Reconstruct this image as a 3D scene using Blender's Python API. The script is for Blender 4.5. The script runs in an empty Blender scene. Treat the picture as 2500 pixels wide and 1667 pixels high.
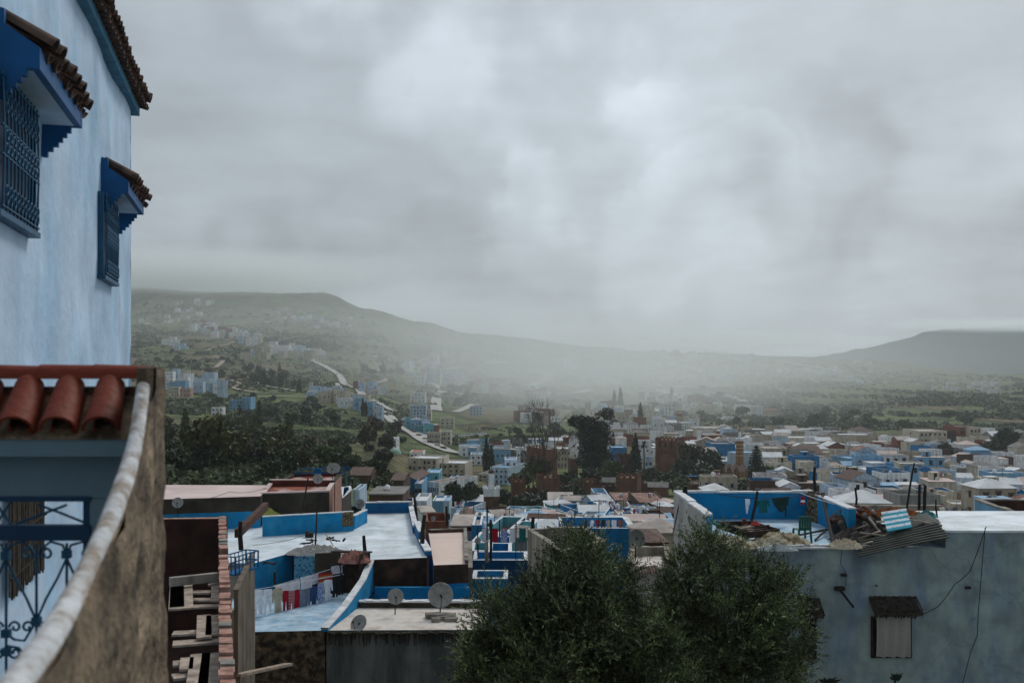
import bpy, math, random
import numpy as np
from mathutils import Vector, Matrix

scene = bpy.context.scene
COL = scene.collection
R = math.radians

# ---------------------------------------------------------------- camera
# Measurements are taken in the photograph's 2500x1667 pixels; the eye is the
# world origin, +Y runs into the valley, the horizon lies on pixel row 900.
F, HX, HY = 2430.0, 1250.0, 900.0
cam_data = bpy.data.cameras.new('camera')
cam = bpy.data.objects.new('camera', cam_data)
COL.objects.link(cam)
cam.location = (0, 0, 0)
cam.rotation_euler = (R(90), 0, 0)
cam_data.sensor_width = 36.0
cam_data.lens = 36.0 * F / 2500.0
cam_data.shift_y = (HY - 833.5) / 2500.0
cam_data.clip_start = 0.1
cam_data.clip_end = 20000
cam_data.dof.use_dof = True
cam_data.dof.focus_distance = 150.0
cam_data.dof.aperture_fstop = 3.2
scene.camera = cam

# ---------------------------------------------------------------- world: an overcast, cloudy sky
SUN_EL, SUN_AZ = 46.0, 28.0            # degrees above the horizon; to the right of the view direction
world = bpy.data.worlds.new('World')
scene.world = world
world.use_nodes = True
wn, wl = world.node_tree.nodes, world.node_tree.links
wn.clear()
def W(t, **k):
    n = wn.new(t)
    for a, b in k.items():
        setattr(n, a, b)
    return n
wout = W('ShaderNodeOutputWorld')
wbg = W('ShaderNodeBackground')
wbg.inputs['Strength'].default_value = 0.1
wl.new(wbg.outputs[0], wout.inputs[0])
wsky = W('ShaderNodeTexSky', sky_type='NISHITA')
wsky.sun_disc = False
wsky.sun_elevation = R(SUN_EL)
wsky.sun_rotation = R(SUN_AZ)
wsky.air_density = 1.5
wsky.dust_density = 3.0
wco = W('ShaderNodeTexCoord')
wsep = W('ShaderNodeSeparateXYZ'); wl.new(wco.outputs['Generated'], wsep.inputs[0])
def wmath(op, a, b=None, c=None, clamp=False):
    n = W('ShaderNodeMath', operation=op); n.use_clamp = clamp
    for i, x in enumerate((a, b, c)):
        if x is None: continue
        if isinstance(x, (int, float)): n.inputs[i].default_value = x
        else: wl.new(x, n.inputs[i])
    return n.outputs[0]
# cloud deck: direction projected on a high plane so that clouds flatten towards the horizon
wz = wmath('ADD', wmath('MAXIMUM', wsep.outputs[2], 0.0), 0.16)
wu = wmath('DIVIDE', wsep.outputs[0], wz)
wv = wmath('DIVIDE', wsep.outputs[1], wz)
wcmb = W('ShaderNodeCombineXYZ'); wl.new(wu, wcmb.inputs[0]); wl.new(wv, wcmb.inputs[1])
def wnoise(scale, detail, rough, dist, off, vec=None):
    mp = W('ShaderNodeMapping'); mp.inputs['Location'].default_value = off
    wl.new(vec or wcmb.outputs[0], mp.inputs[0])
    n = W('ShaderNodeTexNoise'); n.inputs['Scale'].default_value = scale
    n.inputs['Detail'].default_value = detail; n.inputs['Roughness'].default_value = rough
    n.inputs['Distortion'].default_value = dist
    wl.new(mp.outputs[0], n.inputs['Vector'])
    return n.outputs['Fac']
wbig = wnoise(0.55, 5, 0.55, 0.5, (3.1, 7.7, 0))
wmid = wnoise(1.3, 8, 0.58, 0.15, (11.2, 2.3, 4))
wfine = wnoise(3.4, 10, 0.62, 0.3, (5.2, 9.3, 1))
# bright and dark lobes of the cloud cover, as directions
def wdir(px, py):
    return Vector(((px - HX) / F, 1.0, (HY - py) / F)).normalized()
wwarp = W('ShaderNodeVectorMath', operation='ADD')
wnv = W('ShaderNodeTexNoise'); wnv.inputs['Scale'].default_value = 5.0; wnv.inputs['Detail'].default_value = 5; wnv.inputs['Roughness'].default_value = 0.45
wl.new(wco.outputs['Generated'], wnv.inputs['Vector'])
wsc = W('ShaderNodeVectorMath', operation='MULTIPLY_ADD')
wl.new(wnv.outputs['Color'], wsc.inputs[0]); wsc.inputs[1].default_value = (0.15, 0.15, 0.15); wsc.inputs[2].default_value = (-0.075, -0.075, -0.075)
wl.new(wco.outputs['Generated'], wwarp.inputs[0]); wl.new(wsc.outputs[0], wwarp.inputs[1])
wacc = None
for px, py, rad, amp in ((1060, 20, 9, 0.26), (980, 100, 3, -0.05), (1560, 250, 7, 0.07), (1420, 330, 4, 0.04), (2150, 250, 11, 0.03),
                         (800, 380, 13, -0.05), (1150, 480, 8, -0.06), (1000, 300, 6, -0.03), (1850, 560, 7, -0.04), 
                         (2350, 40, 8, -0.03), (2350, 560, 9, -0.05), (2480, 740, 7, -0.07), (1950, 790, 5, 0.05), (500, 40, 10, 0.0), (450, 600, 9, -0.03)):
    d = wdir(px, py)
    dp = W('ShaderNodeVectorMath', operation='DOT_PRODUCT')
    wl.new(wwarp.outputs[0], dp.inputs[0]); dp.inputs[1].default_value = d
    mr = W('ShaderNodeMapRange', interpolation_type='SMOOTHSTEP')
    wl.new(dp.outputs['Value'], mr.inputs['Value'])
    mr.inputs['From Min'].default_value = math.cos(R(rad * 1.5)); mr.inputs['From Max'].default_value = 1.0
    mr.inputs['To Min'].default_value = 0.0; mr.inputs['To Max'].default_value = amp
    wacc = mr.outputs[0] if wacc is None else wmath('ADD', wacc, mr.outputs[0])
wval = wmath('ADD', wmath('ADD', wmath('MULTIPLY_ADD', wbig, 0.14, -0.07), wmath('MULTIPLY_ADD', wmid, 0.30, -0.15)), wacc)
wval = wmath('ADD', wmath('ADD', wval, wmath('MULTIPLY_ADD', wfine, 0.13, -0.065)), 0.432)
# unseen sky behind the viewer is dimmed to darken walls facing the camera
wback = W('ShaderNodeMapRange', interpolation_type='SMOOTHSTEP')
wl.new(wsep.outputs[1], wback.inputs['Value'])
wback.inputs['From Min'].default_value = -0.7; wback.inputs['From Max'].default_value = 0.5
wback.inputs['To Min'].default_value = 0.60; wback.inputs['To Max'].default_value = 1.0
wval = wmath('MULTIPLY', wval, wback.outputs[0])
wramp = W('ShaderNodeVectorMath', operation='SCALE')
wramp.inputs[0].default_value = (11.0, 12.35, 13.7)
wl.new(wval, wramp.inputs['Scale'])
wmix = W('ShaderNodeMix', data_type='RGBA'); wmix.inputs['Factor'].default_value = 0.95
wl.new(wsky.outputs[0], wmix.inputs['A']); wl.new(wramp.outputs[0], wmix.inputs['B'])
wl.new(wmix.outputs['Result'], wbg.inputs['Color'])

sun_data = bpy.data.lights.new('sun', 'SUN')
sun_data.energy = 1.5
sun_data.angle = R(16)
sun_data.color = (1.0, 0.98, 0.94)
sun = bpy.data.objects.new('sun', sun_data)
COL.objects.link(sun)
_sd = Vector((math.sin(R(SUN_AZ)) * math.cos(R(SUN_EL)), math.cos(R(SUN_AZ)) * math.cos(R(SUN_EL)), math.sin(R(SUN_EL))))
sun.rotation_euler = (-_sd).to_track_quat('-Z', 'Y').to_euler()

scene.view_settings.view_transform = 'Standard'
scene.view_settings.look = 'None'
scene.view_settings.exposure = 0.0
scene.view_settings.gamma = 1.0
scene.cycles.max_bounces = 8
scene.cycles.diffuse_bounces = 3
scene.cycles.volume_bounces = 3
scene.cycles.use_denoising = True

# ---------------------------------------------------------------- helpers
rnd = random.Random(7)
def P(px, py, Y):
    """the point seen at photo pixel (px, py) at depth Y"""
    return Vector(((px - HX) / F * Y, Y, (HY - py) / F * Y))
def G(px, py, Z):
    """the point seen at photo pixel (px, py) on the level plane Z"""
    Y = Z * F / (HY - py)
    return Vector(((px - HX) / F * Y, Y, Z))
def tag(o, label=None, cat=None, group=None, kind=None):
    if label: o['label'] = label
    if cat: o['category'] = cat
    if group: o['group'] = group
    if kind: o['kind'] = kind
    return o
def empty(name, loc, label, cat, group=None, rz=0.0):
    o = bpy.data.objects.new(name, None)
    o.empty_display_size = 0.2
    COL.objects.link(o)
    o.location = loc
    o.rotation_euler = (0, 0, rz)
    return tag(o, label, cat, group)

class MB:
    """collects faces; build() links them as one mesh object"""
    def __init__(s, M=None):
        s.v, s.f, s.m, s.sm = [], [], [], []
        s.M = M
    def add(s, pts, faces, mi=0, smooth=False):
        b = len(s.v)
        for p in pts:
            p = Vector(p)
            s.v.append(s.M @ p if s.M else p)
        for f in faces:
            s.f.append([b + i for i in f]); s.m.append(mi); s.sm.append(smooth)
    def quad(s, a, b, c, d, mi=0): s.add((a, b, c, d), ((0, 1, 2, 3),), mi)
    def box(s, c, d, mi=0, rz=0.0, top=None):
        x, y, z = (q / 2 for q in d)
        cs, sn = math.cos(rz), math.sin(rz)
        pts = []
        for k in (-z, z):
            for i, j in ((-x, -y), (x, -y), (x, y), (-x, y)):
                pts.append((c[0] + i * cs - j * sn, c[1] + i * sn + j * cs, c[2] + k))
        s.add(pts, ((0, 3, 2, 1), (0, 1, 5, 4), (1, 2, 6, 5), (2, 3, 7, 6), (3, 0, 4, 7)), mi)
        s.add(pts[4:], ((0, 1, 2, 3),), mi if top is None else top)
    def bar(s, a, b, w, h=None, mi=0, up=(0, 0, 1)):
        a, b = Vector(a), Vector(b); h = h or w
        d = (b - a).normalized(); u = Vector(up)
        if abs(d.dot(u)) > 0.98: u = Vector((1, 0, 0))
        r = d.cross(u).normalized(); u = r.cross(d)
        pts = [q + r * (i * w / 2) + u * (j * h / 2) for q in (a, b) for i, j in ((-1, -1), (1, -1), (1, 1), (-1, 1))]
        s.add(pts, ((0, 1, 2, 3), (7, 6, 5, 4), (0, 4, 5, 1), (1, 5, 6, 2), (2, 6, 7, 3), (3, 7, 4, 0)), mi)
    def tube(s, pts, r, n=6, mi=0, cap=True, smooth=True):
        pts = [Vector(p) for p in pts]
        rr = r if isinstance(r, (list, tuple)) else [r] * len(pts)
        ring, k = [], len(pts)
        prev = None
        for i, p in enumerate(pts):
            d = (pts[min(i + 1, k - 1)] - pts[max(i - 1, 0)]).normalized()
            u = prev if prev is not None else (Vector((0, 0, 1)) if abs(d.z) < 0.9 else Vector((1, 0, 0)))
            a = d.cross(u)
            if a.length < 1e-4: a = d.cross(Vector((0.3, 1, 0.2)))
            a.normalize(); b = a.cross(d).normalized(); prev = b
            ring += [p + (a * math.cos(2 * math.pi * j / n) + b * math.sin(2 * math.pi * j / n)) * rr[i] for j in range(n)]
        fs = [(i * n + j, i * n + (j + 1) % n, (i + 1) * n + (j + 1) % n, (i + 1) * n + j) for i in range(k - 1) for j in range(n)]
        s.add(ring, fs, mi, smooth)
        if cap:
            s.add(ring[:n], (tuple(range(n))[::-1],), mi); s.add(ring[-n:], (tuple(range(n)),), mi)
    def prism(s, poly, z0, z1, mi=0, top=None, bottom=True, dotop=True):
        n = len(poly)
        a = [Vector((p[0], p[1], z0)) for p in poly]; b = [Vector((p[0], p[1], z1)) for p in poly]
        area = sum(poly[i][0] * poly[(i + 1) % n][1] - poly[(i + 1) % n][0] * poly[i][1] for i in range(n))
        for i in range(n):
            j = (i + 1) % n
            if area > 0: s.quad(a[i], a[j], b[j], b[i], mi)
            else: s.quad(a[j], a[i], b[i], b[j], mi)
        if dotop: s.add(b if area > 0 else b[::-1], (tuple(range(n)),), mi if top is None else top)
        if bottom: s.add(a[::-1] if area > 0 else a, (tuple(range(n)),), mi)
    def lathe(s, prof, n=12, mi=0, c=(0, 0, 0), smooth=True, T=None):
        pts = []
        for r, z in prof:
            for j in range(n):
                p = Vector((r * math.cos(2 * math.pi * j / n), r * math.sin(2 * math.pi * j / n), z))
                pts.append((T @ p if T else p) + Vector(c))
        k = len(prof)
        s.add(pts, [(i * n + j, i * n + (j + 1) % n, (i + 1) * n + (j + 1) % n, (i + 1) * n + j) for i in range(k - 1) for j in range(n)], mi, smooth)
    def build(s, name, mats, parent=None, label=None):
        me = bpy.data.meshes.new(name)
        o = bpy.data.objects.new(name, me)
        COL.objects.link(o)
        if parent is not None:
            o.parent = parent
        me.from_pydata([tuple(p) for p in s.v], [], s.f)
        for m in (mats if isinstance(mats, (list, tuple)) else [mats]): me.materials.append(m)
        me.polygons.foreach_set('material_index', s.m)
        me.polygons.foreach_set('use_smooth', s.sm)
        me.update()
        if label: o['label'] = label
        return o
def copy_tree(o, parent=None):
    c = o.copy(); COL.objects.link(c)
    if parent is not None: c.parent = parent
    for ch in list(o.children): copy_tree(ch, c)
    return c
def inv(o):
    """matrix that takes world points into the (yaw-only) frame of an Empty"""
    return (Matrix.Translation(o.location) @ Matrix.Rotation(o.rotation_euler.z, 4, 'Z')).inverted()

# ---------------------------------------------------------------- materials
MATS = {}
def new_mat(name):
    m = bpy.data.materials.new(name); m.use_nodes = True
    nt = m.node_tree
    return m, nt, nt.nodes['Principled BSDF']
def mat(name, col, rough=0.85, var=0.12, scale=1.5, stain=None, sscale=0.6, samt=0.5, streak=False, bump=0.0, bscale=20.0,
        metal=0.0, rand=0.0, thresh=(0.45, 0.65), trans=0.0, spec=0.3, crack=0.0):
    """procedural surface: base colour with noise variation, optional stain colour in patches or vertical streaks, optional bump"""
    if name in MATS: return MATS[name]
    m, nt, b = new_mat(name)
    N, L = nt.nodes, nt.links
    tc = N.new('ShaderNodeTexCoord')
    geo = N.new('ShaderNodeNewGeometry')
    vec = geo.outputs['Position']
    n1 = N.new('ShaderNodeTexNoise'); n1.inputs['Scale'].default_value = scale; n1.inputs['Detail'].default_value = 6
    L.new(vec, n1.inputs['Vector'])
    mr = N.new('ShaderNodeMapRange'); mr.inputs['From Min'].default_value = 0.3; mr.inputs['From Max'].default_value = 0.7
    mr.inputs['To Min'].default_value = 1 - var * 1.6; mr.inputs['To Max'].default_value = 1 + var
    L.new(n1.outputs['Fac'], mr.inputs['Value'])
    fac = mr.outputs[0]
    if rand:
        oi = N.new('ShaderNodeObjectInfo')
        m2 = N.new('ShaderNodeMapRange'); m2.inputs['To Min'].default_value = 1 - rand; m2.inputs['To Max'].default_value = 1 + rand * 0.6
        L.new(oi.outputs['Random'], m2.inputs['Value'])
        mm = N.new('ShaderNodeMath'); mm.operation = 'MULTIPLY'; L.new(fac, mm.inputs[0]); L.new(m2.outputs[0], mm.inputs[1]); fac = mm.outputs[0]
    base = N.new('ShaderNodeRGB'); base.outputs[0].default_value = (*col, 1)
    colout = base.outputs[0]
    if stain:
        mp = N.new('ShaderNodeMapping'); L.new(vec, mp.inputs[0])
        mp.inputs['Scale'].default_value = streak if isinstance(streak, tuple) else (1, 1, 0.12 if streak is True else streak) if streak else (1, 1, 1)
        n2 = N.new('ShaderNodeTexNoise'); n2.inputs['Scale'].default_value = sscale; n2.inputs['Detail'].default_value = 8; n2.inputs['Roughness'].default_value = 0.62
        L.new(mp.outputs[0], n2.inputs['Vector'])
        m3 = N.new('ShaderNodeMapRange'); m3.inputs['From Min'].default_value = thresh[0]; m3.inputs['From Max'].default_value = thresh[1]
        m3.inputs['To Max'].default_value = samt; L.new(n2.outputs['Fac'], m3.inputs['Value'])
        mx = N.new('ShaderNodeMix'); mx.data_type = 'RGBA'
        L.new(m3.outputs[0], mx.inputs['Factor']); L.new(colout, mx.inputs['A']); mx.inputs['B'].default_value = (*stain, 1)
        colout = mx.outputs['Result']
    if crack:   # wandering hairline cracks and patched joints
        nz = N.new('ShaderNodeTexNoise'); nz.inputs['Scale'].default_value = crack * 2.5; nz.inputs['Detail'].default_value = 6; L.new(vec, nz.inputs['Vector'])
        ad = N.new('ShaderNodeVectorMath'); ad.operation = 'MULTIPLY_ADD'; L.new(nz.outputs['Color'], ad.inputs[0]); ad.inputs[1].default_value = (.9 / crack,) * 3; L.new(vec, ad.inputs[2])
        vo = N.new('ShaderNodeTexVoronoi'); vo.feature = 'DISTANCE_TO_EDGE'; vo.inputs['Scale'].default_value = crack; L.new(ad.outputs[0], vo.inputs['Vector'])
        mc = N.new('ShaderNodeMapRange'); mc.inputs['From Min'].default_value = 0.0; mc.inputs['From Max'].default_value = 0.02; mc.inputs['To Min'].default_value = 0.82; mc.inputs['To Max'].default_value = 1.0; L.new(vo.outputs['Distance'], mc.inputs['Value'])
        mm = N.new('ShaderNodeMath'); mm.operation = 'MULTIPLY'; L.new(fac, mm.inputs[0]); L.new(mc.outputs[0], mm.inputs[1]); fac = mm.outputs[0]
    sc = N.new('ShaderNodeVectorMath'); sc.operation = 'SCALE'; L.new(colout, sc.inputs[0]); L.new(fac, sc.inputs['Scale'])
    L.new(sc.outputs[0], b.inputs['Base Color'])
    b.inputs['Roughness'].default_value = rough
    b.inputs['Metallic'].default_value = metal
    b.inputs['Specular IOR Level'].default_value = spec
    if bump:
        n3 = N.new('ShaderNodeTexNoise'); n3.inputs['Scale'].default_value = bscale; n3.inputs['Detail'].default_value = 8
        L.new(vec, n3.inputs['Vector'])
        bp = N.new('ShaderNodeBump'); bp.inputs['Strength'].default_value = bump; bp.inputs['Distance'].default_value = 0.03
        L.new(n3.outputs['Fac'], bp.inputs['Height']); L.new(bp.outputs[0], b.inputs['Normal'])
    MATS[name] = m
    return m
def leaf_mat(name, c1, c2, rough=0.6, clump=0.0):
    m, nt, b = new_mat(name)
    N, L = nt.nodes, nt.links
    geo = N.new('ShaderNodeNewGeometry')
    cr = N.new('ShaderNodeMix'); cr.data_type = 'RGBA'
    cr.inputs['A'].default_value = (*c1, 1); cr.inputs['B'].default_value = (*c2, 1)
    mr = N.new('ShaderNodeMath'); mr.operation = 'POWER'; mr.inputs[1].default_value = 2.0
    L.new(geo.outputs['Random Per Island'], mr.inputs[0]); L.new(mr.outputs[0], cr.inputs['Factor'])
    if clump:
        nz_ = N.new('ShaderNodeTexNoise'); nz_.inputs['Scale'].default_value = clump; nz_.inputs['Detail'].default_value = 3; L.new(geo.outputs['Position'], nz_.inputs['Vector'])
        mr2 = N.new('ShaderNodeMapRange'); mr2.inputs['From Min'].default_value = .38; mr2.inputs['From Max'].default_value = .62; mr2.inputs['To Min'].default_value = .4; mr2.inputs['To Max'].default_value = 1.7; L.new(nz_.outputs['Fac'], mr2.inputs['Value'])
        sc = N.new('ShaderNodeVectorMath'); sc.operation = 'SCALE'; L.new(cr.outputs['Result'], sc.inputs[0]); L.new(mr2.outputs[0], sc.inputs['Scale']); L.new(sc.outputs[0], b.inputs['Base Color'])
    else: L.new(cr.outputs['Result'], b.inputs['Base Color'])
    b.inputs['Roughness'].default_value = rough; b.inputs['Specular IOR Level'].default_value = 0.25
    MATS[name] = m
    return m
# haze density and the banks of mist (centre, radii, density, yaw)
HAZE_D = 0.00012
MISTS = [((70, 1500, -20), (540, 700, 165), 0.0022, 0.0),
         ((110, 1050, -45), (350, 400, 80), 0.0014, 0.0),
         ((-420, 2400, 60), (1000, 650, 200), 0.0010, 0.0),
         ((420, 1750, 0), (620, 600, 125), 0.0012, 0.0),
         ((-1150, 3150, 300), (1000, 350, 105), 0.013, 0.0),
         ((850, 3650, 105), (560, 200, 50), 0.009, 0.0),
         ((2000, 3800, 166), (950, 160, 36), 0.012, 0.0)]
# ---------------------------------------------------------------- terrain
# rows: depth Y; per anchor column the photo row at which the ground of that depth is seen
TY = [3, 12, 40, 60, 100, 160, 250, 350, 500, 700, 1000, 1400, 2000, 2600, 3200, 3700]
TZ = {   # near ground heights (Z) for the first five depths, photo rows for the rest
 -900: ([-11, -12, -14, -15, -16], [1190, 1130, 1090, 1050, 1005, 955, 900, 842, 775, 700, 715]),
  330: ([-11, -12, -14, -15, -16], [1190, 1130, 1090, 1050, 1005, 955, 900, 842, 778, 702, 712]),
  600: ([-11, -13, -15, -16, -17], [1195, 1135, 1092, 1052, 1008, 955, 902, 845, 785, 713, 722]),
  790: ([-11, -13, -15, -16, -18], [1200, 1142, 1100, 1058, 1012, 962, 908, 850, 790, 716, 726]),
  900: ([-11, -13, -15, -17, -20], [1240, 1165, 1115, 1068, 1022, 975, 922, 862, 808, 752, 760]),
 1020: ([-11, -13, -16, -19, -23], [1310, 1225, 1165, 1108, 1058, 1000, 945, 880, 830, 783, 790]),
 1150: ([-11, -13, -16, -19, -26], [1370, 1265, 1192, 1128, 1072, 1012, 962, 895, 850, 813, 818]),
 1290: ([-11, -13, -16, -19, -27], [1400, 1285, 1205, 1137, 1078, 1020, 972, 908, 862, 828, 832]),
 1450: ([-11, -13, -16, -19, -27], [1410, 1287, 1205, 1138, 1079, 1021, 975, 912, 868, 847, 850]),
 1560: ([-11, -13, -16, -19, -27], [1412, 1288, 1205, 1138, 1080, 1020, 971, 910, 872, 855, 858]),
 1700: ([-11, -13, -16, -19, -27], [1412, 1288, 1205, 1138, 1080, 1018, 967, 906, 866, 862, 870]),
 1950: ([-11, -13, -16, -19, -27], [1412, 1288, 1204, 1136, 1078, 1016, 968, 910, 871, 874, 885]),
 2060: ([-11, -13, -16, -19, -27], [1411, 1287, 1203, 1134, 1076, 1015, 968, 915, 876, 884, 895]),
 2150: ([-11, -13, -16, -19, -27], [1410, 1286, 1202, 1134, 1076, 1015, 968, 920, 882, 892, 900]),
 2290: ([-11, -13, -16, -19, -27], [1410, 1285, 1200, 1132, 1076, 1015, 970, 925, 900, 912, 920]),
 2400: ([-11, -13, -16, -19, -27], [1408, 1283, 1198, 1130, 1074, 1012, 966, 925, 914, 925, 930]),
 2560: ([-11, -13, -16, -19, -27], [1406, 1281, 1196, 1128, 1072, 1010, 962, 922, 912, 925, 930]),
 3500: ([-11, -13, -16, -19, -27], [1405, 1280, 1195, 1125, 1070, 1008, 960, 920, 910, 925, 930]),
}
_cols = sorted(TZ)
_tab = []
for c in _cols:
    z, r = TZ[c]
    _tab.append([zz for zz in z] + [(HY - q) / F * y for q, y in zip(r, TY[5:])])
_tab = np.array(_tab)
_ly = np.log(np.array(TY))
def _hn(x, y, s, seed):
    """cheap smooth value noise"""
    return (np.sin(x / s * 1.7 + seed) * np.cos(y / s * 1.3 + seed * 2.1) + 0.5 * np.sin(x / s * 3.9 + y / s * 2.7 + seed * 3) + 0.3 * np.cos(y / s * 6.1 - x / s * 5.3 + seed))
def ground_z(x, y):
    y = max(y, 3.0)
    u = HX + F * x / y
    ly = math.log(min(y, TY[-1]))
    j = min(max(int(np.searchsorted(_ly, ly)) - 1, 0), len(TY) - 2)
    t = (ly - _ly[j]) / (_ly[j + 1] - _ly[j])
    u = min(max(u, _cols[0]), _cols[-1])
    i = min(max(int(np.searchsorted(_cols, u)) - 1, 0), len(_cols) - 2)
    s = (u - _cols[i]) / (_cols[i + 1] - _cols[i]); s = s * s * (3 - 2 * s)
    # interpolate the depression slope z/y so that rows stay straight in depth
    def zr(k): return _tab[k, j] / TY[j] * (1 - t) + _tab[k, j + 1] / TY[j + 1] * t
    z = (zr(i) * (1 - s) + zr(i + 1) * s) * y
    amp = 0.0007 * max(0.0, y - 200) * (1 if y < 3000 else 1.5)
    z += amp * float(_hn(x, y, 90 + y * 0.03, 1.7))
    if y > 1500: z += 0.6 * (1 if y > 2500 else 0.5) * float(_hn(x, y, 14, 4.2)) * 1.6
    return float(z)
def ground_at(px, py, y0=70.0, y1=3600.0):
    """first terrain point seen at the photo pixel"""
    y = y0
    while y < y1:
        z = ground_z((px - HX) / F * y, y)
        if HY - z / y * F <= py: break
        y *= 1.006
    x = (px - HX) / F * y
    return Vector((x, y, ground_z(x, y)))

def grid_mesh(name, pts, nu, nv, material, smooth=True):
    me = bpy.data.meshes.new(name); o = bpy.data.objects.new(name, me); COL.objects.link(o)
    fs = [(j * nu + i, j * nu + i + 1, (j + 1) * nu + i + 1, (j + 1) * nu + i) for j in range(nv - 1) for i in range(nu - 1)]
    me.from_pydata(pts, [], fs); me.materials.append(material)
    me.polygons.foreach_set('use_smooth', [smooth] * len(fs)); me.update()
    return o

def terrain_material():
    m, nt, b = new_mat('hillside_soil_and_grass')
    N, L = nt.nodes, nt.links
    geo = N.new('ShaderNodeNewGeometry')
    def noise(sc, det, vec=None, dist=0.0):
        n = N.new('ShaderNodeTexNoise'); n.inputs['Scale'].default_value = sc; n.inputs['Detail'].default_value = det
        n.inputs['Distortion'].default_value = dist
        L.new(vec or geo.outputs['Position'], n.inputs['Vector']); return n.outputs['Fac']
    def ramp(fac, stops):
        r = N.new('ShaderNodeValToRGB'); L.new(fac, r.inputs[0])
        while len(r.color_ramp.elements) < len(stops): r.color_ramp.elements.new(0.5)
        for e, (p, c) in zip(r.color_ramp.elements, stops): e.position = p; e.color = (*c, 1)
        return r.outputs[0]
    grass = ramp(noise(0.02, 8), [(0.35, (0.050, 0.060, 0.030)), (0.5, (0.095, 0.115, 0.048)), (0.62, (0.15, 0.14, 0.075)), (0.72, (0.19, 0.15, 0.10))])
    # field patchwork
    vor = N.new('ShaderNodeTexVoronoi'); vor.inputs['Scale'].default_value = 0.012
    mp = N.new('ShaderNodeMapping'); mp.inputs['Scale'].default_value = (1, 0.45, 0.0); L.new(geo.outputs['Position'], mp.inputs[0]); L.new(mp.outputs[0], vor.inputs['Vector'])
    sepc = N.new('ShaderNodeSeparateColor'); L.new(vor.outputs['Color'], sepc.inputs[0])
    fields = ramp(sepc.outputs[0], [(0.0, (0.07, 0.10, 0.035)), (0.35, (0.17, 0.21, 0.07)), (0.6, (0.10, 0.12, 0.045)), (0.8, (0.22, 0.15, 0.095)), (1.0, (0.12, 0.15, 0.06))])
    mx = N.new('ShaderNodeMix'); mx.data_type = 'RGBA'; mx.inputs['Factor'].default_value = 0.62
    L.new(grass, mx.inputs['A']); L.new(fields, mx.inputs['B'])
    ved = N.new('ShaderNodeTexVoronoi'); ved.feature = 'DISTANCE_TO_EDGE'; ved.inputs['Scale'].default_value = 0.012; L.new(mp.outputs[0], ved.inputs['Vector'])
    hed = ramp(ved.outputs['Distance'], [(0.0, (0.28, 0.30, 0.22)), (0.035, (0.45, 0.45, 0.35)), (0.06, (1, 1, 1))])
    mh = N.new('ShaderNodeMix'); mh.data_type = 'RGBA'; mh.blend_type = 'MULTIPLY'; mh.inputs['Factor'].default_value = 0.85
    L.new(mx.outputs['Result'], mh.inputs['A']); L.new(hed, mh.inputs['B']); mx = mh
    # dark scrub speckle
    sp = ramp(noise(0.11, 6, dist=0.4), [(0.47, (1, 1, 1)), (0.6, (0.35, 0.38, 0.33))])
    mu = N.new('ShaderNodeMix'); mu.data_type = 'RGBA'; mu.blend_type = 'MULTIPLY'; mu.inputs['Factor'].default_value = 1.0
    L.new(mx.outputs['Result'], mu.inputs['A']); L.new(sp, mu.inputs['B'])
    L.new(mu.outputs['Result'], b.inputs['Base Color'])
    b.inputs['Roughness'].default_value = 0.95; b.inputs['Specular IOR Level'].default_value = 0.1
    bp = N.new('ShaderNodeBump'); bp.inputs['Strength'].default_value = 0.8; bp.inputs['Distance'].default_value = 1.5
    L.new(noise(0.12, 8), bp.inputs['Height']); L.new(bp.outputs[0], b.inputs['Normal'])
    return m
M_TERRAIN = terrain_material()
nu, nv = 420, 330
us = np.linspace(-900, 3500, nu)
ys = np.exp(np.linspace(math.log(3.0), math.log(3700.0), nv))
pts = [((u - HX) / F * y, y, ground_z((u - HX) / F * y, y)) for y in ys for u in us]
tag(grid_mesh('ground', pts, nu, nv, M_TERRAIN), kind='structure')
# ground around and behind the viewer, and beyond the ridges
g2 = MB()
g2.quad((-60, -60, -11.5), (60, -60, -11.5), (60, 3, -11.5), (-60, 3, -11.5))
tag(g2.build('viewpoint_ground', M_TERRAIN), kind='structure')

# far mountain on the right, its top lost in cloud
def mountain():
    m, nt, b = new_mat('far_mountain_forest')
    N, L = nt.nodes, nt.links
    geo = N.new('ShaderNodeNewGeometry'); n = N.new('ShaderNodeTexNoise'); n.inputs['Scale'].default_value = 0.01; n.inputs['Detail'].default_value = 9
    L.new(geo.outputs['Position'], n.inputs['Vector'])
    r = N.new('ShaderNodeValToRGB'); L.new(n.outputs['Fac'], r.inputs[0])
    r.color_ramp.elements[0].position = 0.35; r.color_ramp.elements[0].color = (0.012, 0.03, 0.028, 1)
    r.color_ramp.elements[1].position = 0.7; r.color_ramp.elements[1].color = (0.03, 0.055, 0.045, 1)
    L.new(r.outputs[0], b.inputs['Base Color']); b.inputs['Roughness'].default_value = 1; b.inputs['Specular IOR Level'].default_value = 0.0
    sky_px = [(1300, 905), (1500, 880), (1700, 872), (1900, 872), (2050, 868), (2120, 848), (2200, 826), (2300, 808), (2420, 797), (2560, 790), (2900, 770), (3500, 760)]
    nu, nv = 160, 26
    pts = []
    for j in range(nv):
        t = j / (nv - 1)
        for i in range(nu):
            u = 1300 + (3500 - 1300) * i / (nu - 1)
            top = np.interp(u, [p[0] for p in sky_px], [p[1] for p in sky_px])
            y = 3900 + 900 * t
            zt = (HY - top) / F * 4600
            z = -40 + (zt + 40) * (1 - (1 - min(t / 0.78, 1.0)) ** 1.6) - (max(t - 0.78, 0) * 300)
            z += 9 * float(_hn((u - HX) / F * y, y, 120, 2.2)) * min(1, t * 3)
            pts.append(((u - HX) / F * y, y, z))
    tag(grid_mesh('mountain', pts, nu, nv, m), kind='structure')
mountain()

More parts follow.
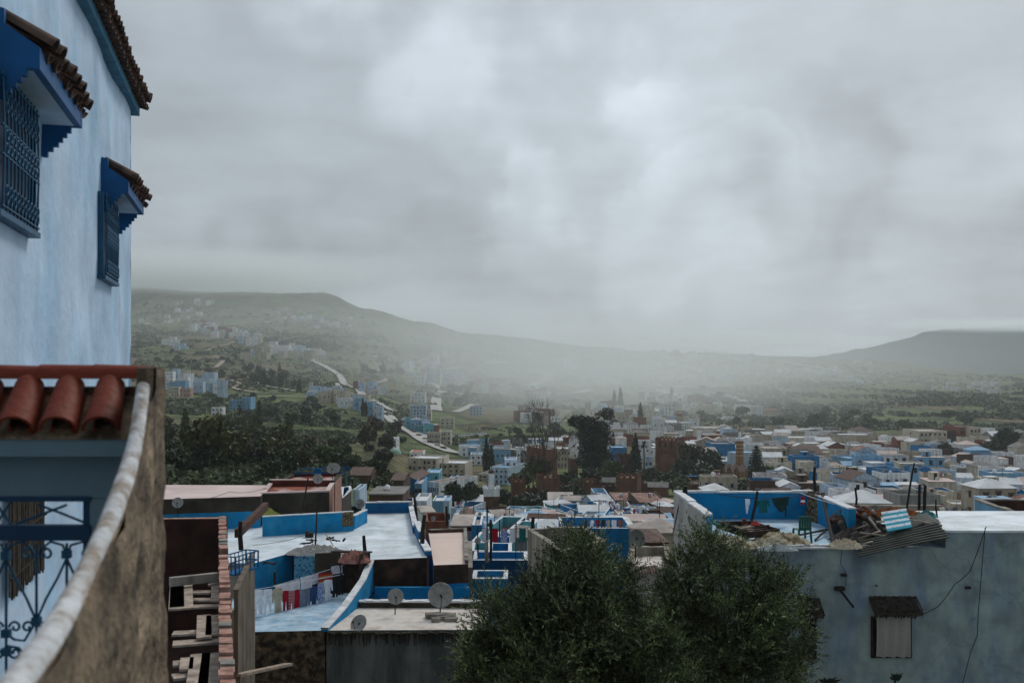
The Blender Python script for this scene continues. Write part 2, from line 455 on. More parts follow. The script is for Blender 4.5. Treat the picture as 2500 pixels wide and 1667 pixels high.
# ---------------------------------------------------------------- roads and tracks laid on the hillside
M_ROAD = mat('pale_gravel_road', (0.44, 0.42, 0.39), var=0.2, scale=0.2, rough=0.95)
M_TRACK = mat('dirt_track', (0.36, 0.30, 0.23), var=0.2, scale=0.2, rough=0.95)
def ribbon(name, pix, w, m, lift=0.35):
    pts = [ground_at(px, py) for px, py in pix]
    dense = []
    for i in range(len(pts) - 1):
        p0 = pts[max(i - 1, 0)]; p1 = pts[i]; p2 = pts[i + 1]; p3 = pts[min(i + 2, len(pts) - 1)]
        n = max(4, int((p2 - p1).length / 8))
        for k in range(n):
            t = k / n
            q = 0.5 * ((2 * p1) + (p2 - p0) * t + (2 * p0 - 5 * p1 + 4 * p2 - p3) * t * t + (3 * p1 - p0 - 3 * p2 + p3) * t ** 3)
            dense.append(Vector((q.x, q.y, 0)))
    dense.append(Vector((pts[-1].x, pts[-1].y, 0)))
    b = MB(); row = []
    for i, q in enumerate(dense):
        d = (dense[min(i + 1, len(dense) - 1)] - dense[max(i - 1, 0)]).normalized()
        s = Vector((-d.y, d.x, 0)) * (w / 2)
        cr = []
        for t in (-1, -0.5, 0, 0.5, 1):
            x, y = q.x + s.x * t, q.y + s.y * t
            cr.append(Vector((x, y, ground_z(x, y) + lift + max(0, y - 250) * .0013)))
        row.append(cr)
    for i in range(len(row) - 1):
        for k in range(4):
            b.quad(row[i][k], row[i + 1][k], row[i + 1][k + 1], row[i][k + 1])
    return tag(b.build(name, m), kind='structure')
ROADS = [
 ('road', [(745, 874), (761, 879), (785, 893), (803, 902), (830, 921), (840, 939), (858, 947), (875, 953), (887, 968), (910, 978), (935, 992), (961, 1008)], 9, M_ROAD),
 ('road', [(938, 1005), (951, 1020), (974, 1045), (1015, 1062), (1053, 1083), (1080, 1097), (1110, 1108)], 13, M_ROAD),
 ('road', [(1048, 938), (1066, 944), (1080, 956), (1068, 972), (1064, 990), (1066, 1004)], 12, M_ROAD),
 ('road', [(1245, 900), (1280, 902), (1308, 906), (1335, 915), (1344, 924), (1325, 934), (1303, 942), (1308, 953), (1330, 960), (1356, 965), (1400, 962), (1450, 955)], 15, M_ROAD),
 ('road', [(900, 870), (930, 876), (960, 884), (989, 892)], 11, M_ROAD),
 ('road', [(1084, 903), (1125, 901), (1168, 900)], 14, M_ROAD),
 ('road', [(1190, 893), (1215, 888), (1257, 886), (1340, 882), (1423, 874)], 12, M_ROAD),
 ('road', [(1563, 994), (1590, 1001), (1622, 1008), (1660, 1011), (1706, 1015), (1740, 1022), (1765, 1027)], 13, M_ROAD),
 ('road', [(1609, 955), (1640, 965), (1668, 976), (1700, 970), (1730, 966)], 14, M_ROAD),
 ('road', [(1104, 958), (1135, 970), (1163, 980), (1200, 980), (1226, 978)], 9, M_ROAD),
 ('road', [(1112, 1008), (1130, 1002), (1150, 992), (1165, 988)], 8, M_ROAD),
 ('road', [(1900, 885), (1990, 900), (2040, 908), (2055, 920)], 14, M_ROAD),
 ('road', [(1570, 950), (1600, 945), (1700, 948), (1780, 942)], 10, M_ROAD),
 ('road', [(1760, 968), (1790, 972), (1815, 982)], 12, M_ROAD),
 ('path', [(571, 969), (640, 970), (732, 971), (760, 975)], 5, M_TRACK),
 ('path', [(535, 928), (560, 930), (584, 938), (575, 946), (571, 950), (600, 956), (630, 961)], 4.5, M_TRACK),
 ('path', [(503, 857), (530, 850), (572, 837)], 6, M_TRACK),
 ('path', [(500, 857), (550, 858), (600, 860)], 5, M_TRACK),
 ('path', [(520, 873), (545, 880), (540, 890), (525, 900)], 7, M_TRACK),
 ('path', [(620, 935), (655, 946), (720, 956)], 4, M_ROAD),
 ('path', [(824, 938), (826, 948), (832, 958)], 5, M_ROAD),
 ('path', [(885, 952), (930, 935), (945, 928)], 5, M_TRACK),
 ('path', [(2110, 930), (2200, 938), (2300, 946)], 7, M_TRACK),
]
for n_, p_, w_, m_ in ROADS: ribbon(n_, p_, w_, m_)
# ---------------------------------------------------------------- house paints
def paint(n, c, st=None, rand=0.0, **k):
    return mat(n, c, stain=st or tuple(q * 0.40 for q in c), samt=0.6, sscale=1.1, streak=True, rand=rand, scale=0.8, **k)
WALLS = {
 'white':      paint('white_limewash', (0.84, 0.85, 0.86), rand=0.12),
 'cream':      paint('cream_render', (0.62, 0.56, 0.45), rand=0.15),
 'beige':      paint('beige_plaster', (0.46, 0.40, 0.31), (0.20, 0.16, 0.11), rand=0.2),
 'grey':       paint('bare_grey_cement', (0.27, 0.26, 0.24), (0.10, 0.09, 0.08), rand=0.2),
 'pale blue':  paint('pale_blue_limewash', (0.50, 0.63, 0.76), rand=0.12),
 'light blue': paint('light_blue_limewash', (0.20, 0.42, 0.62), rand=0.15),
 'blue':       paint('bright_blue_limewash', (0.004, 0.19, 0.42), (0.004, 0.10, 0.24), rand=0.15),
 'dark blue':  paint('dark_blue_paint', (0.003, 0.07, 0.18), rand=0.15),
 'aqua':       paint('aqua_limewash', (0.13, 0.44, 0.50), (0.08, 0.25, 0.32), rand=0.1),
 'brick red':  paint('raw_brick', (0.24, 0.085, 0.05), (0.10, 0.04, 0.03), rand=0.2),
 'ochre':      paint('ochre_render', (0.34, 0.17, 0.07), rand=0.15),
 'brown':      paint('brown_weathered_wall', (0.10, 0.055, 0.035), rand=0.2),
 'pink':       paint('pink_render', (0.48, 0.30, 0.25), rand=0.1),
}
ROOFS = {
 'white':  mat('whitewashed_roof', (0.70, 0.72, 0.74), var=0.08, scale=0.7, stain=(0.30, 0.30, 0.28), sscale=0.35, samt=0.45, rand=0.08),
 'pale':   mat('pale_cement_roof', (0.48, 0.42, 0.38), var=0.12, scale=0.7, stain=(0.2, 0.16, 0.13), sscale=0.4, samt=0.5, rand=0.15),
 'pinkish': mat('pinkish_roof_screed', (0.60, 0.47, 0.43), var=0.06, scale=0.5, stain=(0.42, 0.30, 0.27), sscale=0.3, samt=0.3),
 'grey':   mat('grey_roof', (0.22, 0.21, 0.20), var=0.15, scale=0.7, stain=(0.08, 0.07, 0.06), sscale=0.5, samt=0.5, rand=0.2),
 'blue':   mat('pale_blue_roof_paint', (0.30, 0.47, 0.64), var=0.1, scale=0.7, stain=(0.14, 0.25, 0.38), sscale=0.5, samt=0.4),
 'rust':   mat('red_roof_screed', (0.20, 0.085, 0.06), var=0.15, scale=0.7, stain=(0.5, 0.38, 0.34), sscale=0.5, samt=0.6, thresh=(0.5, 0.6)),
 'orange': mat('orange_roof_screed', (0.42, 0.18, 0.08), var=0.15, scale=0.7),
}
def tile_material(name, c, per=2.2):
    m, nt, b = new_mat(name)
    N, L = nt.nodes, nt.links
    geo = N.new('ShaderNodeNewGeometry')
    n1 = N.new('ShaderNodeTexNoise'); n1.inputs['Scale'].default_value = per; n1.inputs['Detail'].default_value = 5; L.new(geo.outputs['Position'], n1.inputs['Vector'])
    r = N.new('ShaderNodeValToRGB'); L.new(n1.outputs['Fac'], r.inputs[0])
    r.color_ramp.elements[0].position = 0.35; r.color_ramp.elements[0].color = tuple(q * 0.4 for q in c) + (1,)
    r.color_ramp.elements[1].position = 0.65; r.color_ramp.elements[1].color = tuple(min(q * 1.3, 1) for q in c) + (1,)
    L.new(r.outputs[0], b.inputs['Base Color']); b.inputs['Roughness'].default_value = 0.85
    return m
M_TILE = tile_material('brown_clay_tiles', (0.10, 0.05, 0.035))
M_TILE_R = tile_material('red_clay_tiles', (0.20, 0.07, 0.04))
M_GLASS = mat('dark_window_glass', (0.015, 0.018, 0.022), rough=0.25, var=0.3, spec=0.5)
M_OPEN = mat('dark_opening', (0.02, 0.018, 0.016), rough=0.9, var=0.3)
M_WHITE = mat('white_trim', (0.72, 0.74, 0.76), var=0.10, scale=2.0, stain=(0.35, 0.33, 0.30), sscale=3.0, samt=0.5)
M_WFRAME = {'blue': mat('blue_joinery', (0.01, 0.09, 0.30), var=0.1), 'brown': mat('brown_joinery', (0.09, 0.05, 0.03), var=0.2),
            'white': M_WHITE}

def window_mesh(kind):
    """unit window, 1 wide and 1 high, centred, facing -y; slot 0 frame, 1 glass"""
    b = MB()
    b.box((0, 0.0, 0), (0.86, 0.06, 0.86), 1)
    for x in (-0.46, 0.46): b.box((x, -0.02, 0), (0.08, 0.12, 1.0), 0)
    for z in (-0.46, 0.46): b.box((0, -0.02, z), (0.84, 0.12, 0.08), 0)
    b.box((0, -0.035, 0), (0.05, 0.05, 0.84), 0)
    b.box((0, -0.06, -0.53), (1.15, 0.2, 0.06), 0)
    if kind == 'brown':   # small projecting hood
        b.add([(-0.65, -0.5, 0.56), (0.65, -0.5, 0.56), (0.65, 0, 0.78), (-0.65, 0, 0.78), (-0.65, -0.5, 0.5), (0.65, -0.5, 0.5), (0.65, 0, 0.5), (-0.65, 0, 0.5)],
              ((0, 1, 2, 3), (4, 5, 1, 0), (5, 6, 2, 1), (7, 4, 0, 3), (7, 6, 5, 4)), 0)
    me_o = b.build('window', [M_WFRAME[kind], M_GLASS])
    me = me_o.data; bpy.data.objects.remove(me_o)
    return me
WIN = {k: window_mesh(k) for k in M_WFRAME}

def put_window(parent, x, y, z, w, h, rz, kind='blue', name='window'):
    o = bpy.data.objects.new(name, WIN[kind]); COL.objects.link(o)
    o.parent = parent; o.location = (x, y, z); o.rotation_euler = (0, 0, rz); o.scale = (w, 1, h)
    return o

def roof_shape(b, w, d, h, kind, mw, mr, ov=0.25):
    """pitched roofs on a w x d box whose eaves are at h; front at y=0"""
    x0, x1, y0, y1 = -w / 2 - ov, w / 2 + ov, -ov, d + ov
    rise = min(w, d) * 0.24
    if kind == 'gable':      # ridge along x
        ym = d / 2
        b.quad((x0, y0, h), (x1, y0, h), (x1, ym, h + rise), (x0, ym, h + rise), mr)
        b.quad((x1, y1, h), (x0, y1, h), (x0, ym, h + rise), (x1, ym, h + rise), mr)
        for s in (-w / 2, w / 2): b.add(((s, 0, h), (s, d, h), (s, ym, h + rise)), ((0, 1, 2),), mw)
        b.quad((x0, y0, h - .12), (x0, y1, h - .12), (x1, y1, h - .12), (x1, y0, h - .12), mr)
        b.quad((x0, y0, h - .12), (x1, y0, h - .12), (x1, y0, h), (x0, y0, h), mr)
    elif kind == 'gable_y':  # ridge along y
        b.quad((x0, y1, h), (x0, y0, h), (0, y0, h + rise), (0, y1, h + rise), mr)
        b.quad((x1, y0, h), (x1, y1, h), (0, y1, h + rise), (0, y0, h + rise), mr)
        for s in (0, d): b.add(((-w / 2, s, h), (w / 2, s, h), (0, s, h + rise * .98)), ((0, 1, 2),), mw)
        b.quad((x0, y0, h - .12), (x0, y1, h - .12), (x1, y1, h - .12), (x1, y0, h - .12), mr)
    else:                    # hip / tent
        xm0, xm1 = (x0 + (y1 - y0) / 2, x1 - (y1 - y0) / 2) if (x1 - x0) > (y1 - y0) else ((x0 + x1) / 2 - .01, (x0 + x1) / 2 + .01)
        ym = (y0 + y1) / 2
        A, B, C, D_ = (x0, y0, h), (x1, y0, h), (x1, y1, h), (x0, y1, h)
        E, G_ = (xm0, ym, h + rise), (xm1, ym, h + rise)
        b.quad(A, B, G_, E, mr); b.quad(C, D_, E, G_, mr)
        b.add((B, C, G_), ((0, 1, 2),), mr); b.add((D_, A, E), ((0, 1, 2),), mr)
        b.quad((x0, y0, h - .12), (x0, y1, h - .12), (x1, y1, h - .12), (x1, y0, h - .12), mr)
        for p, q in ((A, B), (B, C), (C, D_), (D_, A)):
            b.quad((p[0], p[1], h - .12), (q[0], q[1], h - .12), q, p, mr)

def house_geometry(wb, rb, s, wi=0, ri=0, ci=0, ii=0):
    """walls into wb, roof into rb. s: w, d, h, par, kind; local frame, front at y=0, base z=0"""
    w, d, h, par, kind = s['w'], s['d'], s['h'], s['par'], s['kind']
    sh = s.get('sink', 3.0)
    x0, x1 = -w / 2, w / 2
    if kind != 'flat':
        for a, b in (((x0, 0), (x1, 0)), ((x1, 0), (x1, d)), ((x1, d), (x0, d)), ((x0, d), (x0, 0))):
            wb.quad((*a, -sh), (*b, -sh), (*b, h), (*a, h), wi)
        roof_shape(rb, w, d, h, kind, wi if rb is wb else 0, ri)
        return
    t = 0.22 if par > 0 else 0.0
    H = h + par
    for a, b in (((x0, 0), (x1, 0)), ((x1, 0), (x1, d)), ((x1, d), (x0, d)), ((x0, d), (x0, 0))):
        wb.quad((*a, -sh), (*b, -sh), (*b, H), (*a, H), wi)
    if par > 0:
        ou = [(x0, 0), (x1, 0), (x1, d), (x0, d)]
        inn = [(x0 + t, t), (x1 - t, t), (x1 - t, d - t), (x0 + t, d - t)]
        for i in range(4):
            j = (i + 1) % 4
            wb.quad((*ou[i], H), (*ou[j], H), (*inn[j], H), (*inn[i], H), ci)
            wb.quad((*inn[j], h), (*inn[i], h), (*inn[i], H), (*inn[j], H), ii)
        rb.quad((*inn[0], h), (*inn[1], h), (*inn[2], h), (*inn[3], h), ri)
    else:
        e = s.get('eave', 0.15)
        rb.prism([(x0 - e, -e), (x1 + e, -e), (x1 + e, d + e), (x0 - e, d + e)], h + 0.003, h + 0.18, ri)

SPECS = []
REMAP = ([44, 55, 66, 80, 90, 112, 125, 150, 170, 200, 245, 300, 330, 370, 460, 520], [46, 62, 92, 125, 145, 185, 210, 250, 285, 345, 395, 455, 490, 520, 600, 660])
def spec(x0, x1, yt, yb=None, Y=None, D=None, rz=0.0, wall='white', roof='white', par=0.6, kind='flat', inner=None, rows=None, cols=None,
         win='blue', label=None, cat='house', place=None, name=None, room=False, hs=1.0, detail=False, raw=False):
    """a house whose front spans photo columns x0..x1, its top front edge on row yt"""
    if Y is None:
        g = ground_at((x0 + x1) / 2, yb); Y = g.y
    elif Y and not raw:
        Y2 = float(np.interp(Y, REMAP[0], REMAP[1]))
        if D: D *= min(Y2 / Y, 1.7)
        Y = Y2
    gx = ((x0 + x1) / 2 - HX) / F * Y
    gz = ground_z(gx, Y)
    ztop = (HY - yt) / F * Y
    w = (x1 - x0) / F * Y / max(0.5, math.cos(rz) )
    if kind == 'flat': hh = ztop - par - gz
    else: hh = ztop - gz
    SPECS.append(dict(x=gx, y=Y, z=gz, w=w, d=D or w * 0.8, h=max(hh, 2.2), par=par if kind == 'flat' else 0, kind=kind, rz=rz, wall=wall, roof=roof,
                      inner=inner or wall, rows=rows, cols=cols, win=win, label=label, cat=cat, place=place, name=name, room=room,
                      pxw=(x1 - x0), detail=detail, px=(x0 + x1) / 2, py=yt, cluster=False))

# ---- far villages: clusters of houses scattered along a photo-space path
def village(place, pts, n, wpx, hpx, colours, spread=(10, 8), seed=0, roofs=('white', 'pale', 'grey'), rows=True):
    r = random.Random(seed)
    n = int(n * 1.7); hpx *= 1.45; spread = (spread[0] * 1.5, spread[1] * 1.3)
    L = [0]
    for a, b in zip(pts, pts[1:]): L.append(L[-1] + math.hypot(b[0] - a[0], b[1] - a[1]))
    for k in range(n):
        t = (k + r.random()) / n * L[-1]
        i = max(j for j in range(len(pts) - 1) if L[j] <= t)
        f = (t - L[i]) / max(L[i + 1] - L[i], 1e-6)
        px = pts[i][0] + (pts[i + 1][0] - pts[i][0]) * f + r.uniform(-1, 1) * spread[0]
        py = pts[i][1] + (pts[i + 1][1] - pts[i][1]) * f + r.uniform(-1, 1) * spread[1]
        w = wpx * r.uniform(0.65, 1.35); h = hpx * r.uniform(0.7, 1.3)
        spec(px - w / 2, px + w / 2, py - h, py, wall=r.choice(colours), roof=r.choice(roofs), par=r.choice([0, 0.7, 0.7]),
             rz=r.uniform(-0.5, 0.5), place=place, D=None)
BW = ['white', 'white', 'white', 'pale blue', 'cream']
WC = ['white', 'cream', 'white', 'beige', 'brick red', 'pale blue']
village('in the hazy village strung over the upper left slope', [(465, 800), (520, 815), (560, 822), (600, 838), (635, 842)], 26, 15, 11, BW + ['brick red'], (7, 8), 1)
village('in the hillside village above the winding gravel road', [(610, 880), (660, 868), (700, 870), (740, 872), (780, 880)], 24, 17, 15, BW + ['beige', 'cream'], (8, 9), 2)
village('on the high slope under the left ridge', [(340, 790), (480, 775), (420, 745), (500, 742), (520, 735)], 13, 11, 7, ['white', 'cream'], (14, 6), 3)
village('scattered over the misty slope left of the ridge', [(640, 800), (700, 775), (860, 800), (780, 800), (660, 760), (740, 772), (850, 790)], 22, 10, 5, ['white', 'cream', 'pale blue'], (18, 6), 4)
village('in the small group of houses on the wooded left slope', [(395, 838), (430, 850), (455, 855)], 7, 12, 9, ['white', 'pale blue'], (6, 4), 5)
village('in the row of houses below the radio mast', [(752, 981), (790, 978), (825, 983), (850, 995), (880, 1003), (905, 1015), (930, 1024)], 26, 17, 20, ['white', 'pale blue', 'light blue', 'cream', 'pale blue'], (4, 5), 6)
village('in the cluster right of the gravel road bend', [(875, 950), (900, 958), (920, 966), (935, 962)], 11, 15, 15, ['white', 'cream', 'brick red', 'pale blue', 'beige'], (6, 5), 7)
village('in the misty quarter beyond the blue apartment block', [(985, 905), (1010, 915), (1050, 930), (1080, 925), (1030, 892), (1060, 880), (1120, 870)], 22, 17, 13, ['white', 'pale blue', 'cream', 'white', 'pink'], (10, 9), 8)
village('along the foggy valley behind the winding road', [(1090, 935), (1150, 945), (1220, 955), (1280, 962), (1330, 975)], 24, 15, 11, ['white', 'cream', 'brick red', 'pale blue', 'pink'], (10, 8), 9)
village('on the fogged hillside above the curved road', [(1365, 900), (1390, 895), (1420, 905), (1460, 915), (1500, 925)], 22, 13, 9, ['white', 'pale blue', 'cream'], (14, 12), 10)
village('on the crest of the middle ridge', [(1480, 862), (1560, 868), (1640, 870), (1720, 876), (1780, 880), (1840, 878)], 26, 13, 6, ['white', 'cream', 'pink', 'pale blue'], (10, 6), 11)
village('across the hazy slope right of the tall tree', [(1500, 900), (1580, 915), (1650, 925), (1700, 900), (1740, 925), (1600, 895), (1680, 880)], 40, 13, 8, ['white', 'cream', 'brick red', 'pale blue', 'pink'], (20, 12), 12)
village('in the valley strip behind the clay keep', [(1440, 1010), (1500, 1022), (1560, 1035), (1600, 1020), (1700, 1035)], 26, 19, 14, ['white', 'cream', 'beige', 'brick red', 'pale blue'], (14, 12), 13)
village('on the valley floor left of the yellow minaret', [(1560, 965), (1620, 985), (1680, 990), (1730, 1000), (1700, 965)], 20, 15, 10, ['white', 'cream', 'brick red', 'beige'], (18, 9), 14)
village('on the dark wooded hill at the right', [(1905, 905), (1960, 912), (2030, 918), (2060, 925), (2090, 930), (2010, 898)], 14, 12, 6, ['white', 'cream', 'pale blue'], (10, 5), 15)
village('under the far right ridge among dark trees', [(2265, 950), (2300, 948), (2340, 950), (2360, 955), (2400, 940), (2440, 950), (2420, 965), (2390, 945)], 18, 13, 7, ['white', 'white', 'cream'], (10, 5), 16)
village('on the bare red hilltop at the right', [(2075, 890), (2110, 885), (2140, 888)], 6, 12, 4, ['white', 'pink'], (5, 3), 17)
village('between the beige arcade and the clay fortress', [(1150, 1108), (1190, 1115), (1240, 1118), (1290, 1112), (1340, 1118), (1380, 1122)], 26, 23, 20, ['white', 'white', 'cream', 'pale blue', 'brick red', 'grey', 'light blue'], (10, 12), 18)
village('along the sloping main street below the blue apartment block', [(985, 1040), (1010, 1048), (1035, 1056), (1055, 1062)], 9, 19, 16, ['pale blue', 'light blue', 'white', 'brick red', 'aqua'], (4, 3), 19)
village('on the green valley floor left of the tall tree', [(1265, 1022), (1300, 1030), (1345, 1035)], 6, 20, 20, ['brick red', 'white', 'cream', 'grey'], (6, 6), 20)
village('in the white and blue hamlet behind the tiled wall', [(400, 945), (430, 950), (460, 955), (490, 950), (515, 955), (540, 965)], 13, 22, 24, ['white', 'pale blue', 'light blue', 'cream', 'pale blue'], (6, 9), 21)

# ---- single buildings one can tell apart
S = spec
S(397, 422, 907, 950, wall='white', roof='grey', rows=5, cols=3, label='tall white block at the left end of the hamlet behind the tiled wall')
S(412, 437, 944, 968, wall='cream', roof='pale', rows=3, cols=4, label='cream three-storey house at the lower left of the hillside hamlet')
S(439, 465, 947, 970, wall='pink', roof='pale', rows=2, cols=3, label='peach house beside the cream one in the lower hamlet')
S(496, 520, 921, 944, wall='pale blue', roof='white', rows=3, cols=3, label='pale blue cube house at the right of the hamlet')
S(559, 592, 976, 1001, wall='light blue', roof='pale', rows=3, cols=4, label='light blue three-storey house standing alone among the fields', D=12, detail=True)
S(590, 612, 970, 1001, wall='light blue', roof='white', rows=4, cols=2, label='taller blue block attached to the lone blue house among fields', D=14, detail=True)
S(516, 544, 994, 1016, wall='white', roof='white', rows=2, cols=3, label='small white house half hidden in the dark trees on the left')
S(753, 762, 933, 970, wall='cream', roof='pale', par=0, rows=1, cols=1, cat='tower', name='tower', label='slim cream square tower left of the radio mast', D=4)
S(1001, 1040, 989, 1028, wall='pale blue', roof='blue', rows=5, cols=5, label='tall pale blue apartment block beside the main street', cat='apartment block', name='apartment_building', D=14, detail=True)
S(1040, 1052, 1000, 1028, wall='cream', roof='pale', rows=4, cols=1, label='narrow cream house against the blue apartment block', D=14)
S(1002, 1038, 958, 983, wall='white', roof='white', rows=3, cols=4, label='white four-bay house above the blue apartment block', D=14)
S(938, 1002, 962, 976, wall='cream', roof='white', rows=1, cols=9, label='long low cream building with orange trim above the street', D=10)
S(1050, 1075, 900, 935, wall='white', roof='white', rows=4, cols=3, label='tall misty white block with dark balconies in the fog', D=20)
S(1012, 1036, 918, 940, wall='white', roof='white', rows=2, cols=3, label='low white house in front of the misty white block')
S(1043, 1075, 1056, 1084, wall='beige', roof='pale', rows=2, cols=6, label='long beige arcaded building on the main street', D=12, detail=True)
S(1072, 1100, 1052, 1086, wall='cream', roof='pale', rows=3, cols=3, label='cream end block of the arcaded street building', D=14, detail=True)
S(1012, 1063, 1036, 1056, wall='aqua', roof='blue', rows=2, cols=6, label='row of aqua shop houses with blue roofs on the street', D=9)
S(984, 1012, 1022, 1045, wall='pale blue', roof='white', rows=2, cols=4, label='pale blue terraced house at the upper end of the street', D=9)
S(1075, 1108, 1020, 1045, wall='cream', roof='pale', rows=3, cols=3, label='ochre cream villa among bushes right of the apartment block')
S(1127, 1140, 1033, 1046, wall='cream', roof='pale', rows=1, cols=1, par=0, label='tiny pale hut alone on the valley meadow', D=4)
S(930, 968, 1070, 1092, wall='white', roof='white', rows=2, cols=5, label='white villa with terraces alone on the grassy slope', D=12, detail=True, room=True)
S(1147, 1177, 992, 1014, wall='pale blue', roof='white', rows=3, cols=4, label='pale blue white house at the end of the meadow track')
S(1128, 1173, 1088, 1116, wall='white', roof='blue', rows=2, cols=4, rz=0.2, label='white house with violet blue roof right of the street', D=12, detail=True)
S(1150, 1190, 1076, 1100, wall='brick red', roof='pale', rows=2, cols=4, label='unfinished red brick house behind the white and blue one', D=12)
S(1148, 1200, 1108, 1135, wall='white', roof='aqua' if 0 else 'blue', rows=2, cols=4, label='white house with blue roof tent below the brick house', D=12, detail=True)
S(1200, 1230, 1096, 1128, wall='cream', roof='grey', rows=3, cols=3, label='cream house with arched windows beside the grey block', D=12, detail=True)
S(1256, 1290, 1100, 1130, wall='grey', roof='white', rows=2, cols=3, label='grey blue house left of the bare tree', D=12)
S(994, 1066, 1118, 1150, wall='cream', roof='white', rows=2, cols=6, rz=-0.25, win='brown', label='long white school building with orange roof strip, left wing', D=16, detail=True)
S(1066, 1135, 1130, 1165, wall='cream', roof='white', rows=3, cols=5, rz=-0.15, win='brown', label='white three-storey school building, right wing beside the trees', D=16, detail=True)
S(1000, 1032, 1103, 1120, wall='white', roof='orange', rows=1, cols=3, par=0.3, label='low white hall with orange roof behind the school', D=14)
S(1196, 1240, 1140, 1205, Y=235, wall='pale blue', roof='blue', rows=3, cols=4, rz=-0.35, label='large pale blue house with hooded windows behind the minaret', D=12, win='blue', detail=True)
S(1232, 1262, 1122, 1200, Y=245, wall='white', roof='blue', rows=4, cols=2, label='white tower house with red and blue eave left of the fortress', D=9, detail=True)
S(1168, 1200, 1156, 1200, Y=240, wall='cream', roof='grey', rows=2, cols=3, rz=-0.3, win='brown', label='cream arched house behind the minaret lantern', D=10, detail=True)
S(1272, 1289, 1002, 1030, wall='brick red', roof='pale', rows=3, cols=2, label='lone brick tower house on the meadow left of the tall tree')
S(1345, 1369, 1017, 1042, wall='white', roof='white', rows=3, cols=3, label='rounded white house at the foot of the tall tree')
S(1305, 1338, 1016, 1038, wall='pink', roof='white', rows=1, cols=4, label='pink white house left of the rounded white house')
S(1341, 1361, 1096, 1150, Y=300, wall='brick red', roof='pale', rows=0, cols=0, par=0.3, rz=0.5, label='blank red brick house behind the bare tree', D=14)
S(1361, 1392, 1095, 1140, Y=330, wall='beige', roof='white', rows=3, cols=4, label='beige white house right of the blank brick house', D=12)
S(1398, 1420, 1100, 1140, Y=340, wall='white', roof='white', rows=2, cols=2, label='small white house just left of the tall tree trunk')
S(1494, 1530, 1092, 1110, wall='blue', roof='blue', rows=1, cols=3, Y=370, label='bright blue house between the tall tree and the cedar', D=12)
S(1450, 1500, 1060, 1085, wall='beige', roof='pale', rows=2, cols=6, label='beige arcaded house in the valley behind the tall tree', D=14)
S(1572, 1594, 1115, 1150, Y=320, wall='pale blue', roof='blue', rows=1, cols=2, label='pale blue house between the palm and the keep')
S(1638, 1664, 1034, 1060, wall='grey', roof='pale', rows=0, cols=0, label='blank grey block behind the keep', D=14)
S(1664, 1688, 1031, 1058, wall='white', roof='white', rows=4, cols=4, label='white four-storey block beside the blank grey one', D=14)
S(1623, 1648, 985, 1020, wall='white', roof='white', rows=4, cols=3, label='white tower block in the valley above the keep', D=16)
S(1620, 1655, 1018, 1034, wall='light blue', roof='blue', rows=1, cols=3, label='bright blue house under the white tower block', D=14)
S(1640, 1672, 1008, 1028, wall='white', roof='white', rows=2, cols=4, label='white house right of the valley tower block')
S(1602, 1630, 1025, 1055, wall='beige', roof='pale', rows=3, cols=5, label='beige round-fronted block behind the keep')
S(1696, 1764, 1044, 1082, wall='cream', roof='white', rows=0, cols=0, label='big blank cream wall block right of the keep', D=20, detail=True)
S(1748, 1765, 1050, 1075, wall='white', roof='white', rows=3, cols=2, label='white end house of the big blank cream block', D=12)
S(1764, 1783, 1052, 1078, wall='brick red', roof='pale', rows=2, cols=2, label='red brick house beside the big cream block', D=12)
S(1835, 1863, 992, 1014, wall='white', roof='white', rows=0, cols=0, label='plain white block on the valley floor under the dark hill', D=22)
S(1799, 1833, 989, 1006, wall='white', roof='white', rows=0, cols=0, label='long white hall left of the plain white block', D=16)
S(1863, 1900, 1000, 1010, wall='pink', roof='orange', rows=0, cols=0, par=0, label='low pink shed right of the plain white block', D=12)
S(1765, 1772, 991, 1022, wall='cream', roof='pale', rows=1, cols=1, par=0.3, cat='minaret', name='minaret', label='slender yellow minaret on the valley floor', D=4)
S(1768, 1794, 1017, 1026, wall='white', roof='white', rows=1, cols=4, label='low white building beside the yellow minaret')
# right-hand town landmarks
S(1740, 1795, 1083, 1140, Y=330, wall='blue', roof='grey', rows=0, cols=0, label='bright blue block behind the trees right of the keep', D=12)
S(1764, 1795, 1082, 1120, Y=360, wall='light blue', roof='white', rows=1, cols=2, label='light blue block left of the brick minaret', D=10)
S(1867, 1921, 1094, 1150, Y=300, wall='cream', roof='pale', rows=3, cols=4, win='brown', par=0.5, label='cream three-storey house right of the tall conifer', D=12, detail=True)
S(1905, 1925, 1090, 1130, Y=335, wall='dark blue', roof='blue', rows=0, cols=0, label='dark blue shed behind the cream three-storey house')
S(1945, 2011, 1108, 1150, Y=290, wall='beige', roof='grey', rows=1, cols=3, kind='gable', label='beige house with dark tiled roof beside the cream one', D=12, detail=True)
S(2013, 2070, 1104, 1150, Y=320, wall='cream', roof='pale', rows=1, cols=3, win='brown', label='cream house with tile hooded windows in the right town', D=12, detail=True)
S(1986, 2020, 1069, 1110, Y=470, wall='white', roof='white', rows=0, cols=0, label='blank white gable block in the middle of the town', D=16)
S(2020, 2081, 1071, 1110, Y=460, wall='white', roof='pale', rows=2, cols=7, label='long white building with a blue door and window row', D=12, detail=True)
S(2088, 2132, 1052, 1090, Y=520, wall='white', roof='grey', rows=1, cols=3, kind='hip', label='white house with dark hipped roof on the town skyline', D=12)
S(2102, 2130, 1068, 1100, Y=490, wall='grey', roof='grey', rows=1, cols=2, label='dark grey pavilion beside the small blue house', D=9)
S(2130, 2148, 1066, 1098, Y=480, wall='light blue', roof='white', rows=2, cols=2, label='small light blue house on the town skyline', D=9)
S(1915, 1985, 1068, 1110, Y=450, wall='cream', roof='white', rows=1, cols=4, label='wide cream house with flat white roof on the skyline', D=14)
